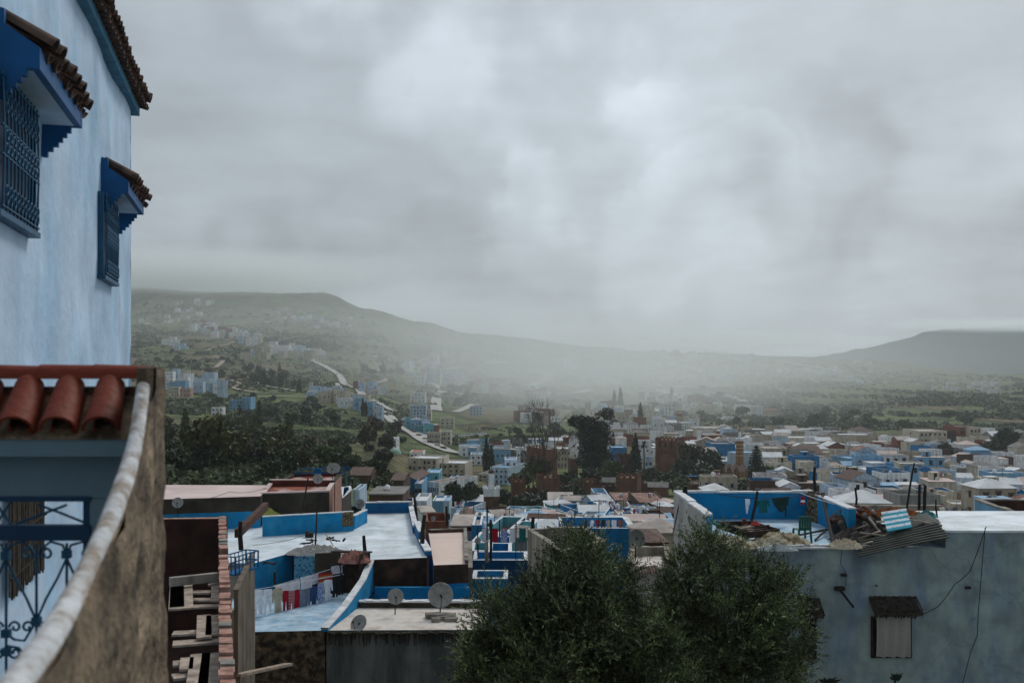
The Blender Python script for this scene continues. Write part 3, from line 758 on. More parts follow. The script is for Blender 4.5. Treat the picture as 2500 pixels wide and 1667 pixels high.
S(1822, 1875, 1062, 1100, Y=480, wall='grey', roof='pale', rows=2, cols=6, label='grey balcony block left of the wide cream house', D=12)
S(2150, 2240, 1078, 1110, Y=460, wall='white', roof='white', rows=1, cols=6, par=0.3, label='very long white hall with red roof strip on the skyline', D=10)
S(2060, 2140, 1100, 1135, Y=360, wall='grey', roof='pale', rows=1, cols=6, label='long grey house in the middle rows of the right town', D=10, detail=True)
S(2071, 2113, 1118, 1165, Y=280, wall='light blue', roof='blue', rows=2, cols=2, rz=0.15, win='blue', label='light blue house with arched window in the right town', D=10, detail=True)
S(2188, 2246, 1115, 1150, Y=290, wall='blue', roof='blue', rows=0, cols=0, rz=0.1, label='bright blue box house with pale roof in the right town', D=10, detail=True)
S(2118, 2187, 1148, 1195, Y=215, wall='white', roof='white', rows=2, cols=3, label='white house with a red tiled balcony roof in the right town', D=10, detail=True)
S(2187, 2236, 1160, 1205, Y=205, wall='white', roof='blue', rows=3, cols=4, rz=-0.35, label='white corner house with aqua parapet in the right town', D=8, inner='aqua', detail=True)
S(2266, 2320, 1165, 1215, Y=205, wall='blue', roof='blue', rows=0, cols=0, rz=-0.1, label='tall plain blue house right of the white corner house', D=8, detail=True)
S(2320, 2380, 1170, 1215, Y=200, wall='beige', roof='grey', rows=1, cols=3, label='weathered beige house right of the tall plain blue house', D=9, detail=True)
S(2382, 2428, 1188, 1225, Y=185, wall='blue', roof='blue', rows=0, cols=0, label='bright blue box house near the right edge', D=8, detail=True)
S(2436, 2490, 1205, 1240, Y=160, wall='dark blue', roof='grey', rows=1, cols=3, label='dark blue house with a grey pergola near the right edge', D=7, detail=True)
S(2360, 2388, 1143, 1180, Y=230, wall='white', roof='white', rows=2, cols=3, label='narrow white two-storey house left of the pale blue gable', D=9)
S(2388, 2412, 1136, 1185, Y=230, wall='pale blue', roof='pale', rows=2, cols=2, kind='gable_y', label='pale blue gabled house left of the small white-topped minaret', D=9)
S(2248, 2292, 1135, 1165, Y=260, wall='white', roof='grey', rows=0, cols=0, kind='gable_y', label='white gabled house right of the bright blue box', D=10)
S(2290, 2312, 1065, 1120, Y=330, wall='beige', roof='grey', rows=0, cols=0, label='beige wall house in front of the brown hotel block', D=6)
S(2244, 2312, 1052, 1105, Y=420, wall='cream', roof='pale', rows=4, cols=6, label='large cream hotel block on the right skyline, left half', cat='apartment block', name='apartment_building', D=18, detail=True, win='brown')
S(2312, 2342, 1050, 1105, Y=430, wall='brown', roof='rust', rows=3, cols=3, label='brown middle section of the hotel block', cat='apartment block', name='apartment_building', D=14, detail=True, win='brown')
S(2342, 2366, 1042, 1105, Y=425, wall='brick red', roof='rust', rows=3, cols=2, label='red brown stair tower of the hotel block', cat='apartment block', name='apartment_building', D=16, detail=True, win='brown')
S(2366, 2396, 1043, 1105, Y=420, wall='cream', roof='rust', rows=5, cols=3, label='cream right end of the hotel block on the skyline', cat='apartment block', name='apartment_building', D=14, detail=True, win='brown')
S(2418, 2445, 1053, 1090, Y=480, wall='cream', roof='pale', rows=2, cols=2, label='cream house between the hotel block and the right edge', D=12)
S(2465, 2500, 1075, 1110, Y=430, wall='white', roof='grey', rows=2, cols=5, label='white balustraded house behind the dark tree at the right', D=12)
S(2000, 2045, 1165, 1190, Y=200, wall='white', roof='grey', rows=0, cols=0, par=0, label='white garden wall house with flat grey roof', D=8)
S(2052, 2115, 1158, 1200, Y=205, wall='grey', roof='white', rows=1, cols=2, par=0, label='open grey shelter under a flat white sheet roof', D=7, detail=True)
# old town below the near terraces
T = dict(place=None)
S(1056, 1082, 1222, Y=118, wall='light blue', roof='white', rows=0, cols=0, par=0.4, D=5, label='tall light blue stair block left of the orange terrace', detail=True)
S(1082, 1097, 1222, Y=116, wall='pale blue', roof='blue', rows=0, cols=0, par=0.3, D=5, label='pale blue wing against the tall light blue block', detail=True)
S(1100, 1144, 1240, Y=112, wall='pale blue', roof='orange', rows=1, cols=1, par=0.9, rz=-0.3, inner='blue', D=6, win='brown', label='pale blue house with orange terrace beside the brown minaret', detail=True)
S(1115, 1182, 1231, Y=150, wall='brown', roof='white', kind='gable', rows=0, cols=0, D=8, label='market shed under a white sheet roof left of the minaret', name='market_shed', cat='shed', detail=True)
S(1030, 1062, 1252, Y=88, wall='white', roof='pale', par=0, rows=0, cols=0, D=4, rz=0.2, label='small white hut with flat slab behind the white terrace', detail=True)
S(952, 1010, 1232, Y=92, wall='blue', roof='blue', par=0.9, rows=0, cols=0, D=5, rz=0.1, label='low blue courtyard wall house behind the white terrace', detail=True)
S(1010, 1042, 1222, Y=96, wall='white', roof='white', par=0.5, rows=0, cols=0, D=6, label='white house with round tank behind the white terrace', detail=True)
S(976, 1018, 1172, Y=165, wall='blue', roof='grey', kind='gable_y', rows=0, cols=0, D=12, label='tall blue gabled house with brown tiled roof', detail=True, rz=-0.1)
S(1012, 1030, 1180, Y=160, wall='light blue', roof='pinkish', par=0.6, rows=0, cols=0, D=10, label='light blue annex right of the tall blue gabled house', detail=True)
S(1044, 1072, 1176, Y=170, wall='white', roof='rust', par=0.4, rows=1, cols=5, D=12, rz=-0.55, label='long white house stepping down toward the trees', detail=True)
S(1040, 1072, 1164, Y=200, wall='aqua', roof='blue', par=0.5, rows=1, cols=2, D=9, label='aqua rooftop house beyond the long white house', detail=True)
S(1095, 1140, 1172, Y=200, wall='light blue', roof='blue', par=0.4, rows=0, cols=0, D=9, label='light blue flat house behind the round trees', detail=True)
S(850, 900, 1188, Y=130, wall='brown', roof='grey', kind='gable', rows=0, cols=0, D=9, label='dark house with brown tiled roof behind the pink roof', detail=True)
S(955, 985, 1172, Y=150, wall='brown', roof='grey', kind='gable', rows=0, cols=0, D=10, label='brown tiled house left of the tall blue gabled house', detail=True)
S(861, 878, 1195, Y=82, wall='pale blue', roof='rust', par=0.4, rows=0, cols=0, D=4, label='narrow pale blue shed with a round hole beside the brick side wall', detail=True)
S(901, 983, 1208, Y=92, wall='brown', roof='grey', par=0, rows=0, cols=0, D=6, label='dark open shed under a ragged reed roof', name='reed_shed', cat='shed', detail=True)
S(1040, 1095, 1272, Y=66, wall='brick red', roof='rust', par=0.8, rows=0, cols=0, D=4, rz=0.1, inner='brick red', label='low red walled yard behind the cream slab roof', detail=True)
S(1104, 1150, 1282, Y=68, wall='brown', roof='pale', kind='hip', rows=0, cols=0, D=5, label='brown house with a pale tent-shaped roof', detail=True)
S(1120, 1152, 1268, Y=80, wall='brown', roof='grey', kind='gable_y', rows=0, cols=0, D=5, label='small brown gable behind the tent-shaped roof', detail=True)
S(1153, 1176, 1281, Y=66, wall='blue', roof='pale', par=0.3, rows=0, cols=0, D=4, label='plain bright blue block right of the tent-shaped roof', detail=True)
S(1176, 1240, 1298, Y=62, wall='dark blue', roof='rust', par=0.9, rows=0, cols=0, D=6.5, rz=-0.18, inner='aqua', label='navy fronted courtyard with aqua inner walls', detail=True)
S(1240, 1286, 1302, Y=60, wall='aqua', roof='white', par=0.9, rows=0, cols=0, D=5, rz=-0.15, inner='aqua', label='aqua courtyard corner beside the concrete parapet room', detail=True)
S(1150, 1205, 1322, Y=56, wall='light blue', roof='white', par=0.45, rows=0, cols=0, D=3.4, rz=-0.12, inner='aqua', label='small white roofed house with thin aqua rim', detail=True)
S(1195, 1252, 1327, Y=55, wall='blue', roof='blue', par=0.5, rows=0, cols=0, D=2.5, label='blue stepped wall house under the aqua courtyard', detail=True)
S(1148, 1192, 1344, Y=52, wall='aqua', roof='grey', par=0.8, rows=0, cols=0, D=2.6, label='aqua parapet house with slanting planks on its roof', detail=True)
S(1192, 1250, 1346, Y=51, wall='blue', roof='blue', par=0.8, rows=0, cols=0, D=2.6, label='blue roof deck with white rails behind the olive tree', detail=True)
S(1262, 1287, 1318, Y=54, wall='grey', roof='grey', par=0, rows=0, cols=0, D=4, label='grey cement block beside the concrete parapet room', detail=True)
S(1154, 1290, 1367, Y=48.5, wall='dark blue', roof='blue', par=0.35, rows=0, cols=0, D=2.4, inner='blue', label='long navy veranda wall with white coping behind the olive', detail=True)
S(1152, 1240, 1412, Y=46, wall='blue', roof='white', par=0.3, rows=0, cols=0, D=2, label='blue lower veranda just left of the olive crown', detail=True)
# right part of the old town, between the parapet room and the blue terrace
S(1456, 1490, 1212, Y=170, wall='light blue', roof='white', par=1.3, rows=0, cols=0, D=12, inner='light blue', label='light blue roofless box with white floor under the fortress', detail=True)
S(1430, 1458, 1222, Y=165, wall='light blue', roof='blue', par=0.5, rows=0, cols=0, D=6, label='light blue hut left of the roofless box', detail=True)
S(1376, 1452, 1232, Y=150, wall='grey', roof='grey', par=0.3, rows=0, cols=0, D=12, label='grey plant-covered roof below the fortress wall', detail=True)
S(1333, 1385, 1243, Y=135, wall='blue', roof='white', kind='hip', rows=0, cols=0, D=9, label='blue house with a low white tent roof', detail=True)
S(1282, 1375, 1257, Y=118, wall='light blue', roof='grey', par=0.4, rows=0, cols=0, D=3, rz=-0.15, label='light blue house edged by a long scalloped tile wall', detail=True)
S(1376, 1425, 1262, Y=112, wall='aqua', roof='rust', par=0.6, rows=0, cols=0, D=10, rz=0.5, label='aqua house with rust floor inside white parapets', detail=True)
S(1425, 1470, 1252, Y=115, wall='blue', roof='blue', par=1.0, rows=0, cols=0, D=8, rz=0.3, label='deep blue courtyard with a brown chimney', detail=True)
S(1460, 1500, 1243, Y=130, wall='blue', roof='white', par=0.2, rows=0, cols=0, D=9, label='blue house with a plain white roof slab', detail=True)
S(1501, 1552, 1247, Y=125, wall='pale blue', roof='pale', par=1.3, rows=0, cols=0, D=9, inner='beige', label='roofless beige walled box with pale blue front', detail=True)
S(1552, 1606, 1255, Y=122, wall='grey', roof='blue', par=0.8, rows=0, cols=0, D=9, inner='blue', label='brown box house with dark blue inner walls', detail=True)
S(1470, 1530, 1262, Y=100, wall='blue', roof='blue', par=0.8, rows=0, cols=0, D=7, rz=-0.2, inner='blue', label='bright blue terrace crowded with blue junk', detail=True)
S(1458, 1484, 1268, Y=92, wall='white', roof='white', par=0.2, rows=0, cols=0, D=3, label='small white washhouse on the old town roofs', detail=True)
S(1510, 1532, 1258, Y=94, wall='beige', roof='pale', par=0.2, rows=0, cols=0, D=4, label='beige stained stair house beside the washhouse', detail=True)
S(1474, 1549, 1288, Y=82, wall='white', roof='white', kind='hip', rows=0, cols=0, D=6, label='low white hipped roof behind the blue laundry court', detail=True)
S(1532, 1562, 1272, Y=90, wall='blue', roof='grey', par=0.5, rows=0, cols=0, D=6, label='blue house with rubbish covered roof', detail=True)
S(1560, 1602, 1262, Y=96, wall='pale blue', roof='grey', par=0.5, rows=0, cols=0, D=6, label='pale blue house beside the rubbish roof', detail=True)
S(1602, 1645, 1275, Y=90, wall='brown', roof='blue', par=0.5, rows=0, cols=0, D=8, label='brown walled yard left of the blue terrace', detail=True)
S(1372, 1545, 1289, Y=66, wall='blue', roof='white', par=0.9, rows=0, cols=0, D=5, inner='blue', label='wide blue laundry court behind the parapet room', detail=True)
S(1586, 1638, 1297, Y=70, wall='beige', roof='white', kind='gable', rows=0, cols=0, D=5, label='beige hut with white sheet roof left of the blue terrace', detail=True)
S(1566, 1625, 1322, Y=62, wall='brown', roof='grey', kind='hip', rows=0, cols=0, D=5, label='brown tiled pyramid roof behind the big grey dish', detail=True)
S(1299, 1334, 1285, Y=78, wall='white', roof='white', kind='gable', rows=0, cols=0, D=4, label='white awning hut behind the concrete parapet room', detail=True)
S(1335, 1372, 1288, Y=74, wall='white', roof='white', par=0.2, rows=0, cols=0, D=3, label='small white roof right of the awning hut', detail=True)
S(1503, 1570, 1222, Y=160, wall='dark blue', roof='rust', par=0, rows=0, cols=0, D=10, label='dark blue shed with rusty pink roof under the fortress', detail=True)
S(1560, 1632, 1226, Y=150, wall='brown', roof='rust', par=0.4, rows=0, cols=0, D=14, label='long brown house heaped with white sacks', detail=True)
S(1340, 1400, 1222, Y=165, wall='brown', roof='pale', kind='gable', rows=0, cols=0, D=8, label='brown shed with pinkish roof under the left fortress tower', detail=True)
S(1240, 1280, 1262, Y=112, wall='white', roof='white', kind='hip', rows=0, cols=0, D=6, label='white low roof right of the brown minaret foot', detail=True)
S(1222, 1265, 1280, Y=88, wall='white', roof='white', par=0.2, rows=0, cols=0, D=5, label='white slab roof with small triangular vents', detail=True)

# ---- fill of the dense town on the right and beyond the fortress
def fill_town():
    r = random.Random(11)
    taken = [(s['x'], s['y'], max(s['w'], s['d'])) for s in SPECS]
    out = []
    Y = 190.0
    while Y < 830:
        step = 9.6 + Y * 0.008
        if Y < 300: lo, hi = 1650, 2620
        elif Y < 470: lo, hi = 1790, 2620
        elif Y < 525: lo, hi = 1700, 2620
        else: lo, hi = 1340, 2620
        x = (lo - HX) / F * Y
        xe = (hi - HX) / F * Y
        while x < xe:
            w = r.uniform(4.2, 9.0) * (1 + Y / 2200); d = r.uniform(5, 8) * (1 + Y / 2500)
            y = Y + r.uniform(-2.5, 2.5)
            px = HX + F * (x + w / 2) / y
            cx = x + w / 2
            if (px < 1700 and (r.random() < .55 or px < 1440 and Y > 640)) or (px > 1700 and Y > 700) or (px > 2050 and Y > 640) or (1650 < px < 1750 and Y < 480) or (1750 < px < 1880 and 280 < Y < 450):
                x += w; continue
            if any(abs(cx - t[0]) < (w + t[2]) * 0.42 and abs(y + d / 2 - t[1] - t[2] / 2) < (d + t[2]) * 0.42 for t in taken):
                x += w * 0.6; continue
            z = ground_z(cx, y)
            h = r.choice([3.2, 5.0, 6.0, 8.0, 9.0, 10.5]) + r.uniform(-0.3, 0.8)
            if Y > 480: wall = r.choice(['white', 'white', 'cream', 'white', 'brick red', 'pale blue', 'grey', 'cream', 'beige'])
            else: wall = r.choice(['beige', 'grey', 'white', 'cream', 'light blue', 'blue', 'white', 'brown', 'pale blue', 'beige', 'white', 'cream', 'pale blue'])
            roof = r.choice(['pale', 'grey', 'grey', 'white', 'white', 'pinkish', 'grey', 'blue', 'rust']) if Y < 480 else r.choice(['white', 'pale', 'grey', 'pale', 'white', 'grey'])
            kind = r.choice(['flat'] * 7 + ['gable', 'hip', 'gable_y'])
            band = 'in the near rows behind the blue terrace' if Y < 290 else 'in the middle rows of the right town' if Y < 430 else 'in the far rows of the right town'
            SPECS.append(dict(x=cx, y=y, z=z, w=w * 0.94, d=d, h=h, par=r.choice([0, .5, .8, .8]) if kind == 'flat' else 0, kind=kind, rz=r.uniform(-.25, .25), wall=wall,
                              roof=roof, inner=r.choice([wall, 'blue', wall]) if Y < 300 else wall, rows=None, cols=None, win=r.choice(['blue', 'brown', 'white']), label=None, cat='house',
                              place=band, name=None, room=r.random() < 0.35, pxw=w / y * F, detail=False, px=px, py=0, cluster=True))
            x += w + r.choice([0.0, 0.2, 0.5, 1.8])
        Y += step
fill_town()

def fill_old():
    r = random.Random(23)
    for k in range(85):
        px, py = r.uniform(1150, 1640), r.uniform(1212, 1300)
        if 1178 < px < 1224 and py < 1262 or (px < 1370 and py < 1238) or (1350 < px < 1570 and py > 1268): continue
        Y = float(np.interp(py, [1212, 1230, 1262, 1285, 1300], [262, 235, 165, 112, 88])) * r.uniform(.96, 1.04)
        w = r.uniform(1.8, 3.6) * (1 + Y / 260) / Y * F
        spec(px - w / 2, px + w / 2, py, Y=Y, D=r.uniform(2.0, 3.6) * (1 + Y / 300), rz=r.uniform(-.5, .5), raw=True,
             wall=r.choice(['blue', 'blue', 'white', 'light blue', 'pale blue', 'beige', 'brown', 'aqua', 'white']), roof=r.choice(['white', 'white', 'pale', 'grey', 'blue', 'pinkish']),
             inner=r.choice(['blue', 'white', 'light blue', 'beige']), par=r.choice([0, .3, .7, .8]), kind=r.choice(['flat', 'flat', 'flat', 'flat', 'gable', 'hip']), rows=r.choice([0, 0, 1]), cols=r.choice([1, 2]),
             place='among the packed roofs below the fortress', detail=True)
fill_old()
# ---- which of them stand as things of their own: the ones that show largest
for i, s in enumerate(SPECS):
    s['size'] = s['pxw'] * (3 if s['label'] else 1)
order = sorted(range(len(SPECS)), key=lambda i: -SPECS[i]['size'])
keep = set(order[:300])
rest = [SPECS[i] for i in range(len(SPECS)) if i not in keep]
ORD = ['first', 'second', 'third', 'fourth', 'fifth', 'sixth', 'seventh', 'eighth', 'ninth', 'tenth', 'eleventh', 'twelfth', 'thirteenth', 'fourteenth',
       'fifteenth', 'sixteenth', 'seventeenth', 'eighteenth', 'nineteenth', 'twentieth', 'twenty-first', 'twenty-second', 'twenty-third', 'twenty-fourth', 'twenty-fifth',
       'twenty-sixth', 'twenty-seventh', 'twenty-eighth', 'twenty-ninth', 'thirtieth']
groups = {}
RNAME = {'gable': 'pitched-roof', 'gable_y': 'gabled', 'hip': 'hip-roofed', 'flat': 'flat-roofed'}
for i in keep:
    s = SPECS[i]
    if s['label'] is None:
        st = 'low' if s['h'] < 4 else 'two-storey' if s['h'] < 7.2 else 'tall'
        s['desc'] = f"{st} {s['wall']} {RNAME[s['kind']]} house"
        groups.setdefault((s['desc'], s['place']), []).append(s)
for (desc, place), g in groups.items():
    g.sort(key=lambda s: s['px'])
    for k, s in enumerate(g):
        if len(g) == 1: s['label'] = f"{desc} {place}"
        else: s['label'] = f"{ORD[min(k, 29)]} {desc} from the left {place}"
        w_ = s['label'].split()
        if len(w_) > 16: s['label'] = ' '.join(w_).replace(' from the left', '')

def build_house(s):
    root_name = s['name'] or 'house'
    grp = ('houses ' + s['place']) if s['place'] else None
    det = s['detail'] or s['pxw'] > 30
    mats = [WALLS[s['wall']], M_WHITE if s['wall'] not in ('beige', 'grey', 'brown', 'brick red', 'ochre') else WALLS[s['wall']], WALLS[s['inner']],
            M_TILE_R if s['kind'] != 'flat' and s['roof'] == 'rust' else M_TILE if s['kind'] != 'flat' and s['roof'] == 'grey' else ROOFS[s['roof']], M_OPEN]
    rows = s['rows'] if s['rows'] is not None else max(1, int(s['h'] / 2.9))
    cols = s['cols'] if s['cols'] is not None else max(2, int(s['w'] / 2.6))
    hw = s['h']
    wins = []
    if rows and cols:
        fh = hw / rows
        for r_ in range(rows):
            for c_ in range(cols):
                if rnd.random() < (0.2 if s['rows'] is None else 0.06) + (.35 if s['pxw'] < 22 else 0): continue
                wins.append((-s['w'] / 2 + s['w'] * (c_ + 0.5 + rnd.uniform(-.1, .1)) / cols, hw - fh * (r_ + 0.5) + rnd.uniform(-.12, .12), min(1.1, s['w'] / cols * 0.42) * rnd.choice([.75, 1, 1, 1.15]), min(1.3, fh * 0.42) * rnd.choice([.8, 1, 1, 1.2])))
    rooms = []
    if s['room']:
        rooms.append((rnd.uniform(-0.2, 0.2) * s['w'], s['d'] * 0.65, s['w'] * 0.3, s['d'] * 0.35, 2.1))
    if det:
        e = empty(root_name, (s['x'], s['y'], s['z']), s['label'], s['cat'], grp, s['rz'])
        wb, rb = MB(), MB()
        house_geometry(wb, rb, s, 0, 0 if s['kind'] == 'flat' else 1, 1, 2)
        wb.build('wall', mats[:3], e)
        rb.build('roof', mats[3] if s['kind'] == 'flat' else [mats[0], mats[3]], e)
        for x, y, w, d, h in rooms:
            b = MB(); b.box((x, y, s['h'] + h / 2 + 0.01), (w, d, h), 0, top=1); b.box((x, y - d / 2 - 0.02, s['h'] + 0.95), (0.8, 0.06, 1.8), 2)
            b.build('roof_room', [mats[0], mats[3], M_OPEN], e)
        for x, z, w, h in wins:
            put_window(e, x, 0.0, z, w, h, 0, s['win'])
        if wins and s['d'] > 4 and abs(s['px'] - HX) > 150:
            side = -1 if s['px'] > HX else 1
            for k in range(min(2, rows)):
                put_window(e, side * s['w'] / 2, s['d'] * 0.5, hw - hw / rows * (k + 0.5), 0.9, 1.1, side * math.pi / 2, s['win'])
    else:
        b = MB()
        house_geometry(b, b, s, 0, 3, 1, 2)
        for x, z, w, h in wins: b.box((x, -0.01, z), (w, 0.08, h), 4)
        if s['d'] > 4:
            sx = -1 if s['px'] > HX else 1
            for k in range(rows):
                b.box((sx * s['w'] / 2, s['d'] * 0.4, hw - hw / max(rows, 1) * (k + 0.5)), (0.08, 0.9, 1.1), 4)
        for x, y, w, d, h in rooms: b.box((x, y, s['h'] + h / 2 + 0.01), (w, d, h), 0, top=3)
        o = b.build(root_name, mats)
        o.location = (s['x'], s['y'], s['z']); o.rotation_euler = (0, 0, s['rz'])
        tag(o, s['label'], s['cat'], grp)
for i in sorted(keep): build_house(SPECS[i])
b = MB()
dm = {}
dmats = []
def dmi(m):
    if m.name not in dm: dm[m.name] = len(dmats); dmats.append(m)
    return dm[m.name]
for s in rest:
    b.M = Matrix.Translation((s['x'], s['y'], s['z'])) @ Matrix.Rotation(s['rz'], 4, 'Z')
    wi = dmi(WALLS[s['wall']]); house_geometry(b, b, s, wi, dmi(ROOFS[s['roof']]), wi, wi)
    for c_ in range(2): b.box((-s['w'] / 4 + c_ * s['w'] / 2, -0.01, s['h'] * 0.55), (0.9, 0.08, 1.1), dmi(M_OPEN))
b.M = None
if rest: tag(b.build('distant_houses', dmats), kind='stuff')
print('HOUSES', len(SPECS), 'rest', len(rest))
# ---------------------------------------------------------------- the clay fortress, its keep and the minarets
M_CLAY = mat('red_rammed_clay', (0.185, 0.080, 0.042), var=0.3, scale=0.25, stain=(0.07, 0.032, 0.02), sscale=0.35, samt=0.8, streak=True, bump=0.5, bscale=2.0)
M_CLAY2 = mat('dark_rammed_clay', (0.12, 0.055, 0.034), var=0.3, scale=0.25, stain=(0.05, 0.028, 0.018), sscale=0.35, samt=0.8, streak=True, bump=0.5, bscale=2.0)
def merlons(b, x0, x1, y0, y1, z, w=0.9, h=1.1, mi=0):
    """pointed battlements round a rectangle"""
    def run(p, q):
        L = math.hypot(q[0] - p[0], q[1] - p[1]); n = max(2, int(L / (w * 1.75)))
        for k in range(n + 1):
            t = k / n; x, y = p[0] + (q[0] - p[0]) * t, p[1] + (q[1] - p[1]) * t
            b.box((x, y, z + h * 0.3), (w, w * 0.6 if abs(q[0] - p[0]) > 0.1 else w, h * 0.6), mi)
            b.add([(x - w / 2, y - w / 3, z + h * .6), (x + w / 2, y - w / 3, z + h * .6), (x + w / 2, y + w / 3, z + h * .6), (x - w / 2, y + w / 3, z + h * .6), (x, y, z + h)],
                  ((0, 1, 4), (1, 2, 4), (2, 3, 4), (3, 0, 4)), mi)
    run((x0, y0), (x1, y0)); run((x1, y0), (x1, y1)); run((x0, y1), (x1, y1)); run((x0, y0), (x0, y1))
def fort_tower(px0, px1, yt, Y, D=None, H=None, rz=0.0, name='fortress_tower', label='', m=None, holes=(), cat='tower'):
    cx = ((px0 + px1) / 2 - HX) / F * Y; w = (px1 - px0) / F * Y * 0.8; D = D or w
    gz = ground_z(cx, Y); zt = (HY - yt) / F * Y
    e = empty(name, (cx, Y, gz), label, cat, None, rz)
    h = zt - gz - 1.2
    b = MB()
    b.prism([(-w / 2, 0), (w / 2, 0), (w / 2, D), (-w / 2, D)], -4, h, 0)
    b.build('wall', m or M_CLAY, e)
    b = MB(); b.prism([(-w / 2 + .1, .1), (w / 2 - .1, .1), (w / 2 - .1, D - .1), (-w / 2 + .1, D - .1)], h + .003, h + .06); merlons(b, -w / 2 + .45, w / 2 - .45, 0.3, D - 0.4, h + 0.05, 0.95, 1.25)
    b.build('battlement', m or M_CLAY, e)
    for fx, fz, ww, hh, side in holes:
        b = MB()
        pts = [(-ww / 2, 0), (ww / 2, 0)] + [(ww / 2 * math.cos(a), hh - ww / 2 + ww / 2 * math.sin(a)) for a in [math.pi * k / 6 for k in range(7)]]
        zz = h * fz
        if side == 0: q = [(fx * w / 2 + p[0], -0.03, zz + p[1]) for p in pts]
        else: q = [(side * (w / 2 + 0.03), D * (fx + 1) / 2 + side * p[0], zz + p[1]) for p in pts]
        b.add(q, (tuple(range(len(q))),)); b.add([Vector(p) + Vector((0, 0.02, 0)) if side == 0 else Vector(p) - Vector((side * .02, 0, 0)) for p in q][::-1], (tuple(range(len(q))),))
        b.build('arched_window', M_OPEN, e)
    return e
KY = 450
fort_tower(1592, 1660, 1068, KY, rz=-0.45, name='keep', label='tall square clay keep with battlements and arched windows', cat='keep',
           holes=[(-.6, .80, 1.0, 2.2, 0), (-0.05, .80, 1.0, 2.2, 0), (.5, .80, 1.0, 2.2, 0), (-.55, .80, 1.0, 2.2, 1), (0, .80, 1.0, 2.2, 1), (.5, .80, 1.0, 2.2, 1), (0.2, .5, 1.6, 4, 1), (-.1, .6, .6, 1.2, 0)])
fort_tower(1246, 1288, 1167, 330, rz=0.1, label='leftmost battlemented clay tower beside the pale blue house')
fort_tower(1314, 1375, 1158, 330, rz=0.25, label='broad clay tower under the bare tree')
fort_tower(1420, 1463, 1168, 330, rz=0.2, label='clay tower with battlements under the big tall tree', m=M_CLAY)
fort_tower(1499, 1563, 1158, 325, rz=-0.3, label='large orange clay tower near the blue roofless box', holes=[(.1, .3, .5, 1.2, 0)])
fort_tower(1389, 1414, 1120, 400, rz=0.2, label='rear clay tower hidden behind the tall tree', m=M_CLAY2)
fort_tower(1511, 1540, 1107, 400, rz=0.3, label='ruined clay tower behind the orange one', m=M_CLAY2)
# curtain wall between the towers
e = empty('fortress_wall', (0, 0, 0), 'long dark clay curtain wall joining the battlemented towers', 'wall')
b = MB()
for x0, x1, yt, Y in ((1284, 1322, 1190, 334), (1368, 1425, 1184, 334), (1458, 1505, 1186, 330), (1556, 1580, 1178, 334)):
    p, q = P(x0, yt, Y), P(x1, yt, Y)
    b.bar((p.x, p.y, p.z - 8), (q.x, q.y, q.z - 8), 1.2, 16)
    n = int((q - p).length / 1.7)
    for k in range(n): 
        t = (k + .5) / n; c = p.lerp(q, t); b.box((c.x, c.y, c.z + .45), (.85, .6, .9))
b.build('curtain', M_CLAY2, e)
# garden wall with rough top, left of the fortress
e = empty('garden_wall', (0, 0, 0), 'brown earth retaining wall sloping behind the minaret', 'wall')
b = MB()
for a, c in (((1185, 1232, 240), (1300, 1240, 225)), ((1300, 1240, 225), (1345, 1262, 205))):
    p, q = P(*a), P(*c); b.bar((p.x, p.y, p.z - 4), (q.x, q.y, q.z - 4), 0.8, 8)
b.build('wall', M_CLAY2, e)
for x0, x1, yt, Y, lab in ((1572, 1630, 1178, 340, 'small clay house with grey pitched roof right of the orange tower'), (1460, 1500, 1166, 350, 'clay outbuilding with grey roof between two fortress towers'),
                           (1452, 1482, 1160, 360, 'small green roofed clay pavilion in the fortress garden')):
    cx = ((x0 + x1) / 2 - HX) / F * Y; w = (x1 - x0) / F * Y; gz = ground_z(cx, Y)
    e = empty('fortress_house', (cx, Y, gz), lab, 'house', None, -0.2)
    s_ = dict(w=w, d=6, h=(HY - yt) / F * Y - gz - 1.5, par=0, kind='gable')
    wb, rb = MB(), MB(); house_geometry(wb, rb, s_, 0, 1); wb.build('wall', M_CLAY, e); rb.build('roof', [M_CLAY, ROOFS['grey']], e)

